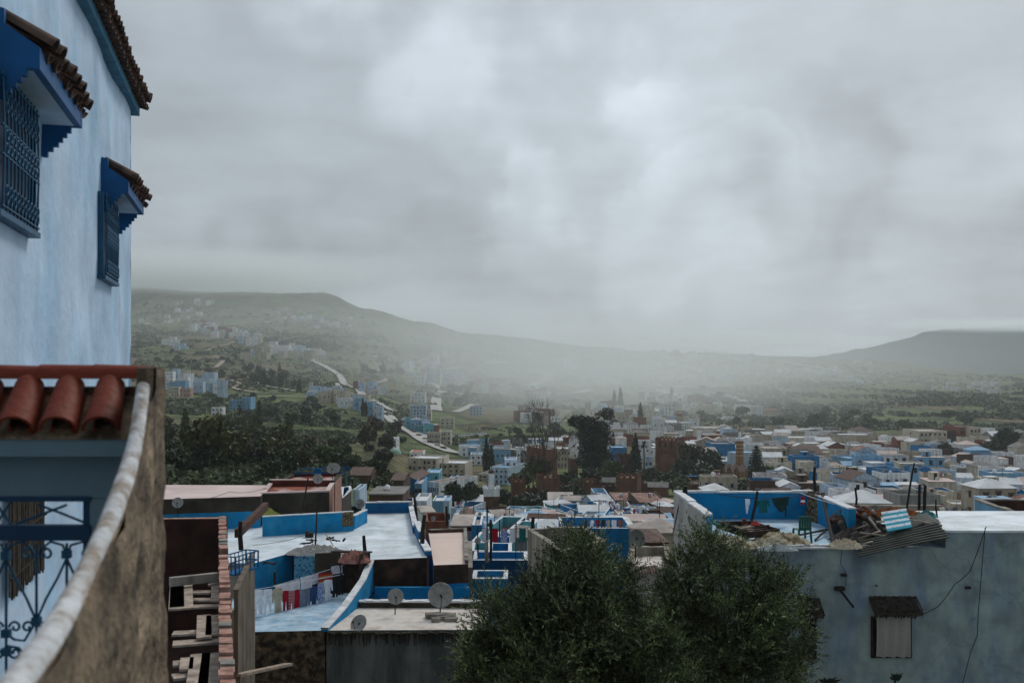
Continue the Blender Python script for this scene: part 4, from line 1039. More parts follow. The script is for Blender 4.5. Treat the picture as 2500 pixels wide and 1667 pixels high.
# near minaret: brown brick shaft, white crown and lantern
def minaret(px0, px1, y_crown_top, y_crown_base, y_lantern_top, Y, label, shaft, edge=None):
    cx = ((px0 + px1) / 2 - HX) / F * Y; w = (px1 - px0) / F * Y; gz = ground_z(cx, Y)
    z = lambda py: (HY - py) / F * Y - gz
    e = empty('minaret', (cx, Y, gz), label, 'minaret', None, 0.04)
    b = MB(); b.prism([(-w / 2, 0), (w / 2, 0), (w / 2, w), (-w / 2, w)], -2, z(y_crown_base), 0); b.build('shaft', shaft, e)
    b = MB(); c = w / 2 + 0.05
    b.prism([(-c, -.05), (c, -.05), (c, w + .05), (-c, w + .05)], z(y_crown_base) + .003, z(y_crown_top) - .5, 0)
    zz = z(y_crown_top) - .5
    n = 6
    for k in range(n + 1):
        for q in ((-c + 2 * c * k / n, 0.1), (-c + 2 * c * k / n, w - .1), (-c + .15, w * k / n), (c - .15, w * k / n)):
            b.add([(q[0] - .25, q[1] - .15, zz), (q[0] + .25, q[1] - .15, zz), (q[0] + .25, q[1] + .15, zz), (q[0] - .25, q[1] + .15, zz), (q[0], q[1], zz + .65)], ((0, 1, 4), (1, 2, 4), (2, 3, 4), (3, 0, 4)))
    b.build('crown', WALLS['white'], e)
    b = MB(); r = w * 0.19
    b.box((0, w / 2, (zz + z(y_lantern_top) - .6) / 2), (r * 2, r * 2, z(y_lantern_top) - .6 - zz)); 
    b.build('lantern', WALLS['white'], e)
    b = MB(); t = z(y_lantern_top) - .6
    b.lathe([(r * 1.1, t + .004), (r * 1.05, t + r * .5), (r * .7, t + r), (.05, t + r * 1.35)], 12, c=(0, w / 2, 0))
    b.build('dome', M_TILE, e)
    b = MB(); b.tube([(0, w / 2, t + r * 1.3), (0, w / 2, t + r * 1.3 + 1.2)], 0.05); 
    for k in range(3): b.lathe([(.01, t + r * 1.4 + k * .35), (.13, t + r * 1.4 + k * .35 + .12), (.01, t + r * 1.4 + k * .35 + .24)], 8, c=(0, w / 2, 0))
    b.build('finial', M_OPEN, e)
    return e
M_SHAFT = mat('brown_brick_shaft', (0.17, 0.085, 0.045), var=0.35, scale=0.6, stain=(0.05, 0.028, 0.018), sscale=0.8, samt=0.8, streak=True, bump=0.4, bscale=4)
minaret(1181, 1219, 1188, 1212, 1150, 215, 'brown brick minaret with white crown and lantern among the roofs', M_SHAFT)
minaret(2450, 2475, 1118, 1126, 1100, 420, 'small brown minaret with white top near the right edge', WALLS['brick red'])
# octagonal brick minaret of the mosque
def oct_minaret():
    Y = 450; cx = (1806 - HX) / F * Y; gz = ground_z(cx, Y); w = 19 / F * Y / 2; zt = (HY - 1076) / F * Y - gz
    e = empty('minaret', (cx, Y, gz), 'eight-sided ochre minaret beside the ribbed mosque roof', 'minaret')
    b = MB(); b.lathe([(w, -2), (w, zt)], 8, smooth=False); b.build('shaft', WALLS['ochre'], e)
    b = MB()
    for k in range(4): b.lathe([(w, zt * (.55 + k * .11)), (w + .15, zt * (.55 + k * .11) + .01), (w + .15, zt * (.55 + k * .11) + .35), (w, zt * (.55 + k * .11) + .36)], 8, smooth=False)
    b.build('cornice', WALLS['cream'], e)
    b = MB(); b.lathe([(w + .2, zt), (w + .2, zt + 1.2), (w - .2, zt + 1.25), (w * .45, zt + 1.26), (w * .4, zt + 3.4), (.05, zt + 4.4)], 8, smooth=False); b.build('lantern', WALLS['white'], e)
    b = MB(); b.tube([(0, 0, zt + 4.3), (0, 0, zt + 7)], .08); b.lathe([(.01, zt + 4.8), (.3, zt + 5.1), (.01, zt + 5.4)], 8); b.build('finial', M_OPEN, e)
oct_minaret()
def mosque():
    Y = 430; cx = (1772 - HX) / F * Y; gz = ground_z(cx, Y); w = 70 / F * Y; zt = (HY - 1138) / F * Y - gz
    e = empty('mosque', (cx, Y, gz), 'ochre mosque with four ribbed brown roofs below the eight-sided minaret', 'mosque', None, -0.45)
    b = MB(); b.prism([(-w / 2, 0), (w / 2, 0), (w / 2, 14), (-w / 2, 14)], -3, zt - 2.4, 0); b.build('wall', WALLS['ochre'], e)
    n = 4; bw = w / n
    for k in range(n):
        b = MB(); x = -w / 2 + bw * (k + .5)
        b.add([(x - bw / 2, -.3, zt - 2.39), (x + bw / 2, -.3, zt - 2.39), (x, -.3, zt), (x - bw / 2, 14.3, zt - 2.39), (x + bw / 2, 14.3, zt - 2.39), (x, 14.3, zt)],
              ((0, 2, 5, 3), (2, 1, 4, 5)), 0)
        b.add([(x - bw / 2, 0, zt - 2.39), (x + bw / 2, 0, zt - 2.39), (x, 0, zt - .05)], ((0, 1, 2),), 1)
        b.bar((x - bw / 2, -.3, zt - 2.3), (x - bw / 2, 14.3, zt - 2.3), .7, .35, 2)
        b.build('roof', [M_TILE, WALLS['ochre'], M_WHITE], e)
mosque()
# chimney-like clay pillar left of the mosque
e = empty('pillar', (0, 0, 0), 'square clay pillar standing before the mosque', 'pillar'); b = MB(); p = P(1751, 1150, 330); b.box((p.x, p.y, p.z - 8), (2.0, 2.0, 16)); b.box((p.x, p.y, p.z + .15), (2.3, 2.3, .3)); b.build('shaft', M_CLAY, e)
# rooftop cafe with beams
def cafe():
    Y = 300
    a = P(1690, 1182, Y); w = 55 / F * Y
    e = empty('rooftop_cafe', (a.x, a.y, ground_z(a.x, Y)), 'timber rooftop cafe with striped deck left of the clay pillar', 'cafe', None, 0.1)
    z = a.z - e.location.z
    b = MB(); b.box((w / 2, 3, z / 2 - 1), (w, 6, z + 1.9)); b.build('wall', WALLS['brown'], e)
    b = MB()
    for k in range(4): b.box((w * k / 3, 0.1, z + .55), (.18, .18, 1.1))
    b.bar((0, .1, z + 1.05), (w, .1, z + 1.05), .12); b.bar((0, .1, z + .5), (w, .1, z + .5), .12); b.bar((0, .1, z + 1.1), (0, 5.8, z + 1.7), .15); b.bar((w, .1, z + 1.1), (w, 5.8, z + 1.7), .15)
    b.build('railing', WALLS['ochre'], e)
    for i in range(2):
        b = MB()
        for k in range(8): b.box((w * (.25 + .45 * i) , .8 + k * .62, z + .25 + k * .02), (w * .32, .3, .04), k % 2)
        b.build('slatted_table', [WALLS['white'], WALLS['brown']], e)
    b = MB(); b.box((w / 2, 5.6, z + 1.9), (w, 1.4, .1)); b.build('awning', WALLS['blue'], e)
cafe()
# radio mast, red and white
p = ground_at(779, 962); e = empty('radio_mast', p, 'red and white lattice radio mast on the left hillside', 'mast')
H = 62 / F * p.y; b = MB()
for k in range(8):
    z0, z1 = H * k / 8, H * (k + 1) / 8
    for dx, dy in ((-.35, -.35), (.35, -.35), (0, .4)): b.bar((dx, dy, z0), (dx, dy, z1), .16, mi=k % 2)
    b.bar((-.35, -.35, z0), (.35, -.35, z1), .1, mi=k % 2); b.bar((.35, -.35, z0), (-.35, -.35, z1), .1, mi=k % 2)
b.build('lattice', [WALLS['brick red'], WALLS['white']], e)
# white pillared foundation rows on the meadow
for x0, x1, py, lab in ((1104, 1166, 1068, 'row of white concrete pillars on the meadow, longer left row'), (1166, 1188, 1066, 'row of white concrete pillars on the meadow, short right row'), (1370, 1402, 1086, 'row of white concrete pillars behind the tall tree')):
    a, c = ground_at(x0, py), ground_at(x1, py - 4); e = empty('foundation', a, lab, 'foundation')
    b = MB(inv(e)); n = int((c - a).length / 2.2)
    for k in range(n + 1):
        q = a.lerp(c, k / n); z = ground_z(q.x, q.y); b.box((q.x, q.y, z + 1.3), (.4, .4, 3.2)); 
    b.bar((a.x, a.y, a.z + .9), (c.x, c.y, c.z + .9), .3, .5); b.build('pillar_row', WALLS['white'], e)
# green tunnel tent on the slope
p = ground_at(962, 1109); e = empty('greenhouse', p, 'small pale green polytunnel on the grassy slope', 'greenhouse')
b = MB(); b.lathe([(3.2, 0), (3.1, 1), (2.4, 2), (1.2, 2.7), (.01, 2.9)], 16); b.build('cover', mat('pale_green_plastic', (.30, .45, .38)), e)
# cars along the main street
def car(px, py, col, label, rz):
    p = ground_at(px, py); e = empty('parked_car', (p.x, p.y, p.z + .4), label, 'car', 'cars parked along the main street', rz)
    b = MB(); b.prism([(-.85, -2), (.85, -2), (.85, 2), (-.85, 2)], .35, .9, 0); b.prism([(-.75, -1.2), (.75, -1.2), (.75, 1.5), (-.75, 1.5)], .903, 1.45, 1, top=0); b.build('body', [col, M_GLASS], e)
    for x, y in ((-.8, -1.3), (.8, -1.3), (-.8, 1.3), (.8, 1.3)):
        b = MB(); b.tube([(x - .1, y, .32), (x + .1, y, .32)], .32, 10); b.build('wheel', M_OPEN, e)
C_D = mat('dark_car_paint', (.03, .03, .04), rough=.3); C_W = mat('white_car_paint', (.6, .6, .6), rough=.3); C_R = mat('red_car_paint', (.3, .03, .02), rough=.3)
for k, (px, py, c, n_) in enumerate(((962, 1030, C_D, 'first dark car from the top'), (968, 1038, C_W, 'white car between two dark cars near the top'), (975, 1043, C_D, 'second dark car from the top'), (1010, 1058, C_R, 'only red car'),
      (1022, 1066, C_D, 'dark car just below the red one'), (1038, 1075, C_W, 'white car below the red one'), (1052, 1084, C_D, 'dark car beside the beige arcade'), (1068, 1092, C_W, 'lowest white car'), (1082, 1098, C_D, 'lowest dark car'))):
    car(px, py, c, n_ + ' parked along the main street', 0.5 + 0.1 * k)
# ---------------------------------------------------------------- the tall blue-white house on the left
M_HOUSE = mat('pale_blue_house_wall', (0.50, 0.64, 0.80), var=0.12, scale=1.1, stain=(0.30, 0.49, 0.66), sscale=1.7, samt=0.75, streak=(1, .5, .3), bump=0.5, bscale=7, thresh=(0.44, 0.66))
M_DEEP = mat('deep_blue_gloss', (0.004, 0.085, 0.24), var=0.15, scale=3, rough=0.6)
M_TEAL = mat('dark_teal_iron', (0.012, 0.085, 0.17), var=0.2, scale=5, rough=0.5)
M_SOFFIT = mat('blue_green_soffit', (0.07, 0.20, 0.30), var=0.2, scale=4)
M_OLDTILE = tile_material('mossy_roof_tile', (0.10, 0.055, 0.038), 6)
M_REDTILE = mat('glazed_red_tile', (0.24, 0.036, 0.013), var=0.4, scale=5, stain=(0.10, 0.020, 0.010), sscale=5, samt=0.85, rough=0.65, bump=0.3, bscale=25, spec=0.25)
dW, nW = Vector((-0.26, 1, 0)).normalized(), Vector((1, 0.26, 0)).normalized()
def wallframe(X0, Yc):
    """local x along the wall into the distance, local y out of the wall, z up; origin on the wall line X = X0 - 0.26 Y"""
    o = Vector((X0 - 0.26 * Yc, Yc, 0))
    return Matrix(((dW.x, nW.x, 0, o.x), (dW.y, nW.y, 0, o.y), (0, 0, 1, 0), (0, 0, 0, 1)))
def half_tile(b, p, q, r0, r1, up=(0, 0, 1), n=7, th=0.012, mi=0, flip=False):
    """half-round clay tile from p to q, radii r0 and r1, with thickness"""
    p, q = Vector(p), Vector(q); d = (q - p).normalized(); s = d.cross(Vector(up)).normalized(); u = s.cross(d)
    if flip: u = -u
    for a, bb, sg in ((r0, r1, 1), (r0 - th, r1 - th, -1)):
        pts = []
        for c, rr in ((p, a), (q, bb)):
            pts += [c + s * (rr * math.cos(math.pi * k / (n - 1))) + u * (rr * math.sin(math.pi * k / (n - 1))) for k in range(n)]
        b.add(pts, [(k, k + 1, n + k + 1, n + k) for k in range(n - 1)], mi, True)
    for c, rr in ((p, r0), (q, r1)):
        pts = [c + s * (x * math.cos(math.pi * k / (n - 1))) + u * (x * math.sin(math.pi * k / (n - 1))) for x in (rr, rr - th) for k in range(n)]
        b.add(pts, [(k, k + 1, n + k + 1, n + k) for k in range(n - 1)], mi)
def left_house():
    Mw = wallframe(-2.15, 17.5)
    e = empty('house', (0, 0, 0), 'tall pale blue limewashed house with barred windows at the left edge', 'house')
    b = MB(Mw)
    # the wall face as a gently uneven sheet, closed behind
    ns, nz = 60, 50
    pts = []
    for j in range(nz + 1):
        for i in range(ns + 1):
            s = -14.5 + 14.5 * i / ns; z = -12 + 16.5 * j / nz
            o = 0.02 * math.sin(s * 1.9 + z * .7) + 0.014 * math.sin(z * 3.1 + s) + (0.01 * rnd.random() if i < ns else -0.03 + .03 * rnd.random())
            if 1.1 < z < 3.1: o = min(o, 0.004)
            pts.append((s, o, z))
    b.add(pts, [(j * (ns + 1) + i, j * (ns + 1) + i + 1, (j + 1) * (ns + 1) + i + 1, (j + 1) * (ns + 1) + i) for j in range(nz) for i in range(ns)], 0, True)
    b.quad((0, 0, -12), (0, -6, -12), (0, -6, 4.5), (0, 0, 4.5)); b.quad((-14.5, -6, -12), (-14.5, 0, -12), (-14.5, 0, 4.5), (-14.5, -6, 4.5))
    b.quad((0, -6, -12), (-14.5, -6, -12), (-14.5, -6, 4.5), (0, -6, 4.5))
    b.build('wall', M_HOUSE, e)
    b = MB(Mw); b.box((-7.2, 0.045, 4.56), (14.7, 0.17, 0.16)); b.build('eave_band', M_SOFFIT, e)
    b = MB(Mw); n = 66
    for k in range(n):
        s = -14.3 + k * 0.22
        j = rnd.uniform(-.02, .02)
        half_tile(b, (s, -1.2, 5.12), (s, 0.30 + j, 4.70 + j * .5), .075, .095, th=.014)
        half_tile(b, (s + .11, -1.2, 5.05), (s + .11, 0.27 + j, 4.66), .07, .085, th=.014, flip=True)
    b.quad((-14.5, -1.2, 5.02), (0.05, -1.2, 5.02), (0.05, .16, 4.66), (-14.5, .16, 4.66)); b.quad((-14.5, -1.2, 5.02), (-14.5, -6, 6.2), (0.05, -6, 6.2), (0.05, -1.2, 5.02))
    half_tile(b, (0.02, -1.2, 5.2), (0.02, .33, 4.76), .1, .11, th=.02)
    b.build('roof', M_OLDTILE, e)
    sv = lambda Y: (Y - 17.5) * 1.0333
    for Y0, Y1, C0, C1 in ((8.05, 9.46, 8.15, 10.2), (13.75, 15.05, 14.0, 15.98)):
        s0, s1 = sv(Y0), sv(Y1)
        b = MB(Mw); z0, z1 = 1.30, 2.45
        b.box(((s0 + s1) / 2, .02, (z0 + z1) / 2), (s1 - s0, .03, z1 - z0), 0); b.box(((s0 + s1) / 2, .05, z0 - .03), (s1 - s0 + .1, .12, .05), 1)
        for s in (s0, s1): b.box((s, .045, (z0 + z1) / 2), (.05, .07, z1 - z0), 1)
        w = b.build('window', [mat('dark_blue_shutter', (0.006, 0.03, 0.075), rough=0.5), M_TEAL], e)
        b = MB(Mw); nb = 11
        for k in range(nb):
            s = s0 + .06 + (s1 - s0 - .12) * k / (nb - 1)
            b.tube([(s, .10, z0), (s, .115, (z0 + z1) / 2), (s, .10, z1)], .010, 5)
        for z in (z0 + .03, (z0 + z1) / 2 - .12, (z0 + z1) / 2 + .12, z1 - .05): b.bar((s0, .105, z), (s1, .105, z), .022, .012)
        for z in (z0 + .10, z0 + .17, (z0 + z1) / 2 - .06, (z0 + z1) / 2 + .05, z1 - .2, z1 - .3):
            for k in range(nb - 1):
                s = s0 + .06 + (s1 - s0 - .12) * (k + .5) / (nb - 1)
                b.tube([(s + .042 * math.cos(a), .12, z + .042 * math.sin(a)) for a in [2 * math.pi * t / 8 for t in range(9)]], .008, 4, cap=False)
        b.build('grille', M_TEAL, w)
        c0, c1 = sv(C0), sv(C1)
        # stepped side boards of the tiled hood
        prof = [(0, 2.98), (.10, 2.96), (.10, 2.84), (.37, 2.66), (.37, 2.48), (.27, 2.48), (.27, 2.42), (.23, 2.42), (.23, 2.37), (.19, 2.37), (.19, 2.32), (.15, 2.32), (.15, 2.27), (.10, 2.27), (.10, 2.22), (.05, 2.22), (.05, 2.16), (0, 2.16)]
        b = MB(Mw)
        for a, t in ((c0, .07), (c1 - .07, .07)):
            P0 = [(a, o, z) for o, z in prof]; P1 = [(a + t, o, z) for o, z in prof]; n = len(prof)
            b.add(P0, (tuple(range(n)),), 0); b.add(P1, (tuple(range(n))[::-1],), 0)
            for k in range(n): b.quad(P0[k], P1[k], P1[(k + 1) % n], P0[(k + 1) % n], 0)
        b.box(((c0 + c1) / 2, .335, 2.57), (c1 - c0 - .144, .065, .17), 0)
        b.box(((c0 + c1) / 2, .15, 2.50), (c1 - c0 - .144, .30, .03), 1)
        can = b.build('window_hood', [M_DEEP, M_HOUSE], e)
        b = MB(Mw); nt_ = 8
        for k in range(nt_):
            s = c0 + .16 + (c1 - c0 - .2) * k / (nt_ - 1); j = rnd.uniform(-.02, .02)
            half_tile(b, (s, .02, 2.94), (s, .45 + j, 2.70 + j), .085, .10, th=.016)
            half_tile(b, (s + .13, .02, 2.90), (s + .13, .42 + j, 2.68), .07, .085, th=.016, flip=True)
        b.build('hood_tiles', M_OLDTILE, can)
    # reed mat fixed low on the wall
    m_ = empty('reed_mat', (0, 0, 0), 'dark vertical reed mat hanging on the pale wall behind the iron gate', 'mat')
    b = MB(Mw); s0, s1 = sv(8.5), sv(9.95)
    n = 52
    for k in range(n):
        s = s0 + (s1 - s0) * k / n; b.box((s, .06 + rnd.uniform(-.006, .006), -1.48 + rnd.uniform(-.03, .03)), (.017, .015, .98 + rnd.uniform(-.05, .05)), k % 2)
    for z in (-1.1, -1.45, -1.8): b.box(((s0 + s1) / 2, .078, z), (s1 - s0, .012, .015), 1)
    b.build('reeds', [mat('dry_reed', (0.09, 0.075, 0.055), var=.4, scale=9), mat('dark_reed', (0.03, 0.024, 0.018), var=.4, scale=9)], m_)
left_house()

# ---------------------------------------------------------------- swooping garden wall, tiled porch and iron gate close to the eye
M_ROUGH = mat('rough_brown_plaster', (0.27, 0.20, 0.13), var=0.40, scale=5, stain=(0.05, 0.036, 0.024), sscale=11, samt=0.85, streak=(1, .28, .8), bump=1.0, bscale=28, thresh=(0.40, 0.62))
M_COPE = mat('worn_white_coping', (0.66, 0.67, 0.68), var=0.14, scale=4, stain=(0.24, 0.17, 0.11), sscale=8, samt=0.8, bump=0.6, bscale=30, thresh=(0.43, 0.58))
def near_wall():
    e = empty('garden_wall', (0, 0, 0), 'brown rough plastered garden wall with swooping white coping in the left foreground', 'wall')
    kn = [(0.5, -.60), (1.88, -.595), (2.2, -.592), (2.57, -.555), (3.11, -.47), (3.5, -.375), (3.77, -.277), (3.93, -.16), (4.03, -.055)]
    X = lambda Y: -.405 - .26 * Y
    ys = np.linspace(.5, 4.03, 40); zs = np.interp(ys, [k[0] for k in kn], [k[1] for k in kn]); zs = np.convolve(np.r_[zs[0], zs, zs[-1]], [.25, .5, .25], 'valid')
    b = MB(); th = .07
    nz = 60
    yy = list(ys) + list(np.linspace(4.06, 4.5, 8)); zt = list(zs) + [0.005 + .004 * math.sin(k * 2.3) for k in range(8)]
    for side, off in ((0, 0), (1, -th)):
        pts = []
        for j in range(nz + 1):
            for i, (y, z) in enumerate(zip(yy, zt)):
                f = j / nz; zz = -3.2 + (z + 3.2) * f
                r_ = .012 * math.sin(y * 9 + zz * 7) * math.sin(zz * 11 - y * 5) + rnd.uniform(-.005, .005)
                pts.append((X(y) + off + (r_ if side == 0 else 0) + (-(zz) * .012 if i > len(yy) - 3 else 0), y, zz))
        n = len(yy)
        b.add(pts, [(j * n + i, j * n + i + 1, (j + 1) * n + i + 1, (j + 1) * n + i) for j in range(nz) for i in range(n - 1)], 0, True)
    for i in range(len(yy) - 1): b.quad((X(yy[i]) - th, yy[i], zt[i]), (X(yy[i]), yy[i], zt[i]), (X(yy[i + 1]), yy[i + 1], zt[i + 1]), (X(yy[i + 1]) - th, yy[i + 1], zt[i + 1]))
    b.quad((X(4.5), 4.5, -3.2), (X(4.5) - th, 4.5, -3.2), (X(4.5) - th, 4.5, 0), (X(4.5), 4.5, 0))
    b.build('wall', M_ROUGH, e)
    b = MB(); rr = []
    path = [Vector((X(y) - th / 2 - .004, y, z)) for y, z in zip(ys, zs)]
    for i, p in enumerate(path):
        d = (path[min(i + 1, len(path) - 1)] - path[max(i - 1, 0)]).normalized(); s = d.cross(Vector((0, 0, 1))).normalized(); u = s.cross(d)
        w = .030 + .003 * math.sin(i * .45)
        rr.append([p + s * (w * math.cos(math.pi * k / 8)) + u * (.030 * math.sin(math.pi * k / 8) + .002) for k in range(9)])
    pts = [q for r_ in rr for q in r_]
    b.add(pts, [(i * 9 + k, i * 9 + k + 1, (i + 1) * 9 + k + 1, (i + 1) * 9 + k) for i in range(len(rr) - 1) for k in range(8)], 0, True)
    b.add(rr[-1], (tuple(range(9)),), 0)
    b.build('coping', M_COPE, e)
near_wall()
def porch():
    e = empty('gate_porch', (0, 0, 0), 'tiled gate porch with glossy red barrel tiles over a grey blue lintel', 'porch')
    b = MB()
    x = -1.625
    for k in range(5):
        half_tile(b, (x, 4.50, -.045), (x - .262, 4.50 + .004, -.045 + rnd.uniform(-.002, .002)), .062 if k % 2 else .058, .066, th=.012, n=9); x -= .243
    b.build('ridge_tiles', M_REDTILE, e)
    b = MB()
    for k in range(6):
        xx = -1.79 - .182 * k
        half_tile(b, (xx - .01, 4.47, -.075), (xx + .055, 4.20, -.262), .060, .078, th=.012, n=9)
        half_tile(b, (xx - .10, 4.47, -.09), (xx - .036, 4.24, -.25), .045, .055, th=.012, n=9, flip=True)
    b.build('roof_tiles', M_REDTILE, e)
    b = MB(); b.quad((-2.9, 4.47, -.12), (-1.58, 4.47, -.12), (-1.58, 4.22, -.30), (-2.9, 4.22, -.30)); b.quad((-2.9, 4.52, -.08), (-2.9, 4.52, -.36), (-1.58, 4.52, -.36), (-1.58, 4.52, -.08))
    b.build('roof_bed', M_ROUGH, e)
    b = MB()
    b.box((-2.24, 4.33, -.335), (1.32, .20, .075))
    b.box((-2.24, 4.42, -.47), (1.32, .14, .19)); b.box((-1.72, 4.42, -1.9), (.25, .14, 2.665))
    b.build('lintel', mat('grey_blue_lintel', (0.17, 0.27, 0.34), var=.15, scale=3, stain=(.08, .13, .18), sscale=3, samt=.5), e)
porch()
def gate():
    e = empty('iron_gate', (0, 0, 0), 'blue wrought iron gate with scrolls below the red tiled porch', 'gate')
    Y = 4.36; X0 = -1.85
    def pt(px, py): return Vector(((px - HX) / F * Y, Y, (HY - py) / F * Y))
    b = MB(); b.box((-2.35, Y, -.568), (1.02, .04, .022)); b.box((-2.35, Y, -.716), (1.02, .045, .066)); b.box((-2.35, Y, -1.62), (1.02, .04, .04)); b.box((-1.862, Y + .01, -1.1), (.03, .03, 1.09)); b.build('gate_frame', mat('dull_dark_blue_iron', (.008, .05, .12), rough=.6), e)
    b = MB()
    cols = [-40, 15, 89, 163, 228]
    for px in cols: b.tube([pt(px, 1325), pt(px, 1700)], .006, 6)
    b.build('bars', M_TEAL, e)
    b = MB()
    def spiral(cx, cy, r, a0, turns, sg=1): b.tube([pt(cx + r * (1 - .75 * t) * math.cos(a0 + sg * turns * 2 * math.pi * t), cy + r * (1 - .75 * t) * math.sin(a0 + sg * turns * 2 * math.pi * t)) for t in [k / 18 for k in range(19)]], .006, 5)
    def curve(ps): b.tube([pt(*p) for p in ps], .006, 5)
    curve([(93, 1231), (150, 1252), (212, 1277)]); curve([(163, 1232), (40, 1278)][::-1]); curve([(-10, 1280), (10, 1250), (28, 1222)]); curve([(28, 1280), (5, 1250), (-15, 1222)])
    spiral(226, 1245, 12, 0, 1.2)
    for c in (15, 163):
        curve([(c, 1355), (c - 10, 1330), (c - 40, 1322), (c - 62, 1338), (c - 66, 1360)]); curve([(c, 1355), (c + 10, 1330), (c + 40, 1322), (c + 62, 1338), (c + 66, 1360)])
        spiral(c - 50, 1352, 17, math.pi, 1.1, 1); spiral(c + 50, 1352, 17, 0, 1.1, -1)
        curve([(c, 1362), (c - 22, 1410), (c - 50, 1460), (c - 74, 1515)]); curve([(c, 1362), (c + 22, 1410), (c + 50, 1460), (c + 74, 1515)])
    for c in (15, 89, 163):
        spiral(c + 22, 1530, 15, math.pi, 1.1, 1); spiral(c + 22, 1592, 15, math.pi, 1.1, -1); spiral(c - 22, 1530, 15, 0, 1.1, -1); spiral(c - 22, 1592, 15, 0, 1.1, 1)
        curve([(c, 1545), (c + 20, 1560), (c + 45, 1563), (c + 74, 1515)]); curve([(c, 1575), (c + 30, 1580), (c + 60, 1610), (c + 74, 1660)])
    b.build('scrolls', M_TEAL, e)
    b = MB()
    for c, r_ in ((15, 1355), (163, 1352), (89, 1515), (15, 1545), (15, 1590)): b.box(pt(c, r_), (.035, .03, .035))
    b.build('rosettes', M_TEAL, e)
gate()
# ---------------------------------------------------------------- near roofs and terraces
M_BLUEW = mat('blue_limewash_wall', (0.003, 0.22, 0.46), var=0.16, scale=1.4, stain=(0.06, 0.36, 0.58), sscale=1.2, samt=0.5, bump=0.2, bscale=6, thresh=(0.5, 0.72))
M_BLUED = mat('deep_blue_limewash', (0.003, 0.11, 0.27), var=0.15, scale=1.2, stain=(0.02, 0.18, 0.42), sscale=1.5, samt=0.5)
M_ROOFW = mat('worn_white_roof_wash', (0.76, 0.82, 0.87), var=0.12, scale=0.9, stain=(0.34, 0.40, 0.39), sscale=0.6, samt=0.7, rough=0.55, bump=0.15, bscale=4, thresh=(0.42, 0.7), crack=0.3)
M_ROOFB = mat('pale_blue_roof_wash', (0.46, 0.60, 0.71), var=0.16, scale=1.5, stain=(0.16, 0.33, 0.48), sscale=1.3, samt=0.85, rough=0.6, thresh=(0.4, 0.65), crack=0.4)
M_ROOFP = mat('pink_roof_screed', (0.68, 0.54, 0.51), var=0.08, scale=0.5, stain=(0.50, 0.36, 0.33), sscale=0.3, samt=0.5)
M_ROOFC = mat('cream_roof_screed', (0.74, 0.59, 0.51), var=0.08, scale=0.5, stain=(0.50, 0.34, 0.24), sscale=0.5, samt=0.5, thresh=(.5, .7))
M_ROOFD = mat('stained_cream_roof', (0.72, 0.66, 0.60), var=0.12, scale=0.9, stain=(0.26, 0.19, 0.13), sscale=0.9, samt=0.7, thresh=(.47, .66), crack=.5)
M_DKBR = mat('rain_darkened_brown_wall', (0.045, 0.026, 0.018), var=0.35, scale=1.5, stain=(0.11, 0.05, 0.03), sscale=1.5, samt=0.6, bump=0.4, bscale=7)
M_DKOL = mat('dark_olive_cement', (0.055, 0.048, 0.034), var=0.25, scale=1.5, stain=(0.02, 0.017, 0.012), sscale=1.2, samt=0.6, streak=True)
M_RUBBLE = mat('rubble_stone_wall', (0.20, 0.15, 0.095), var=0.4, scale=2.5, stain=(0.022, 0.017, 0.013), sscale=3.5, samt=0.9, bump=1.0, bscale=9, thresh=(.42, .58))
M_GREYW = mat('grey_green_streaked_wall', (0.20, 0.22, 0.21), var=0.15, scale=0.8, stain=(0.075, 0.095, 0.10), sscale=1.2, samt=0.85, streak=True, bump=0.3, bscale=8, thresh=(.42, .6), crack=.4)
M_BRICK = mat('hollow_red_brick', (0.42, 0.235, 0.18), var=0.3, scale=5, stain=(0.25, 0.10, 0.06), sscale=4, samt=0.6)
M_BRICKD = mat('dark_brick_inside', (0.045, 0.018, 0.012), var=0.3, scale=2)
M_CONC = mat('weathered_concrete', (0.30, 0.275, 0.24), var=0.2, scale=1.2, stain=(0.09, 0.078, 0.06), sscale=1.3, samt=0.75, streak=True, bump=0.4, bscale=8)
M_CONCB = mat('beige_parapet_cement', (0.34, 0.31, 0.255), var=0.15, scale=1.0, stain=(0.11, 0.095, 0.07), sscale=1.2, samt=0.75, streak=True, bump=0.4, bscale=8, thresh=(.45, .62))
M_WOOD = mat('pale_weathered_plank', (0.42, 0.33, 0.26), var=0.3, scale=4, stain=(0.20, 0.14, 0.10), sscale=5, samt=0.6)
M_DWOOD = mat('dark_old_wood', (0.035, 0.024, 0.018), var=0.4, scale=4)
M_BLACK = mat('black_rusty_iron', (0.02, 0.017, 0.015), var=0.3, scale=5, rough=0.7)
M_RUST = mat('red_rust_floor', (0.28, 0.075, 0.04), var=0.25, scale=1.2, stain=(0.58, 0.46, 0.42), sscale=0.8, samt=0.8, thresh=(.5, .58))
M_RUSTW = mat('red_brown_parapet', (0.13, 0.035, 0.022), var=0.3, scale=1.5)
M_DISH = mat('grey_dish_enamel', (0.34, 0.35, 0.34), var=0.12, scale=4, stain=(.16, .15, .12), sscale=5, samt=.5, rough=.6)

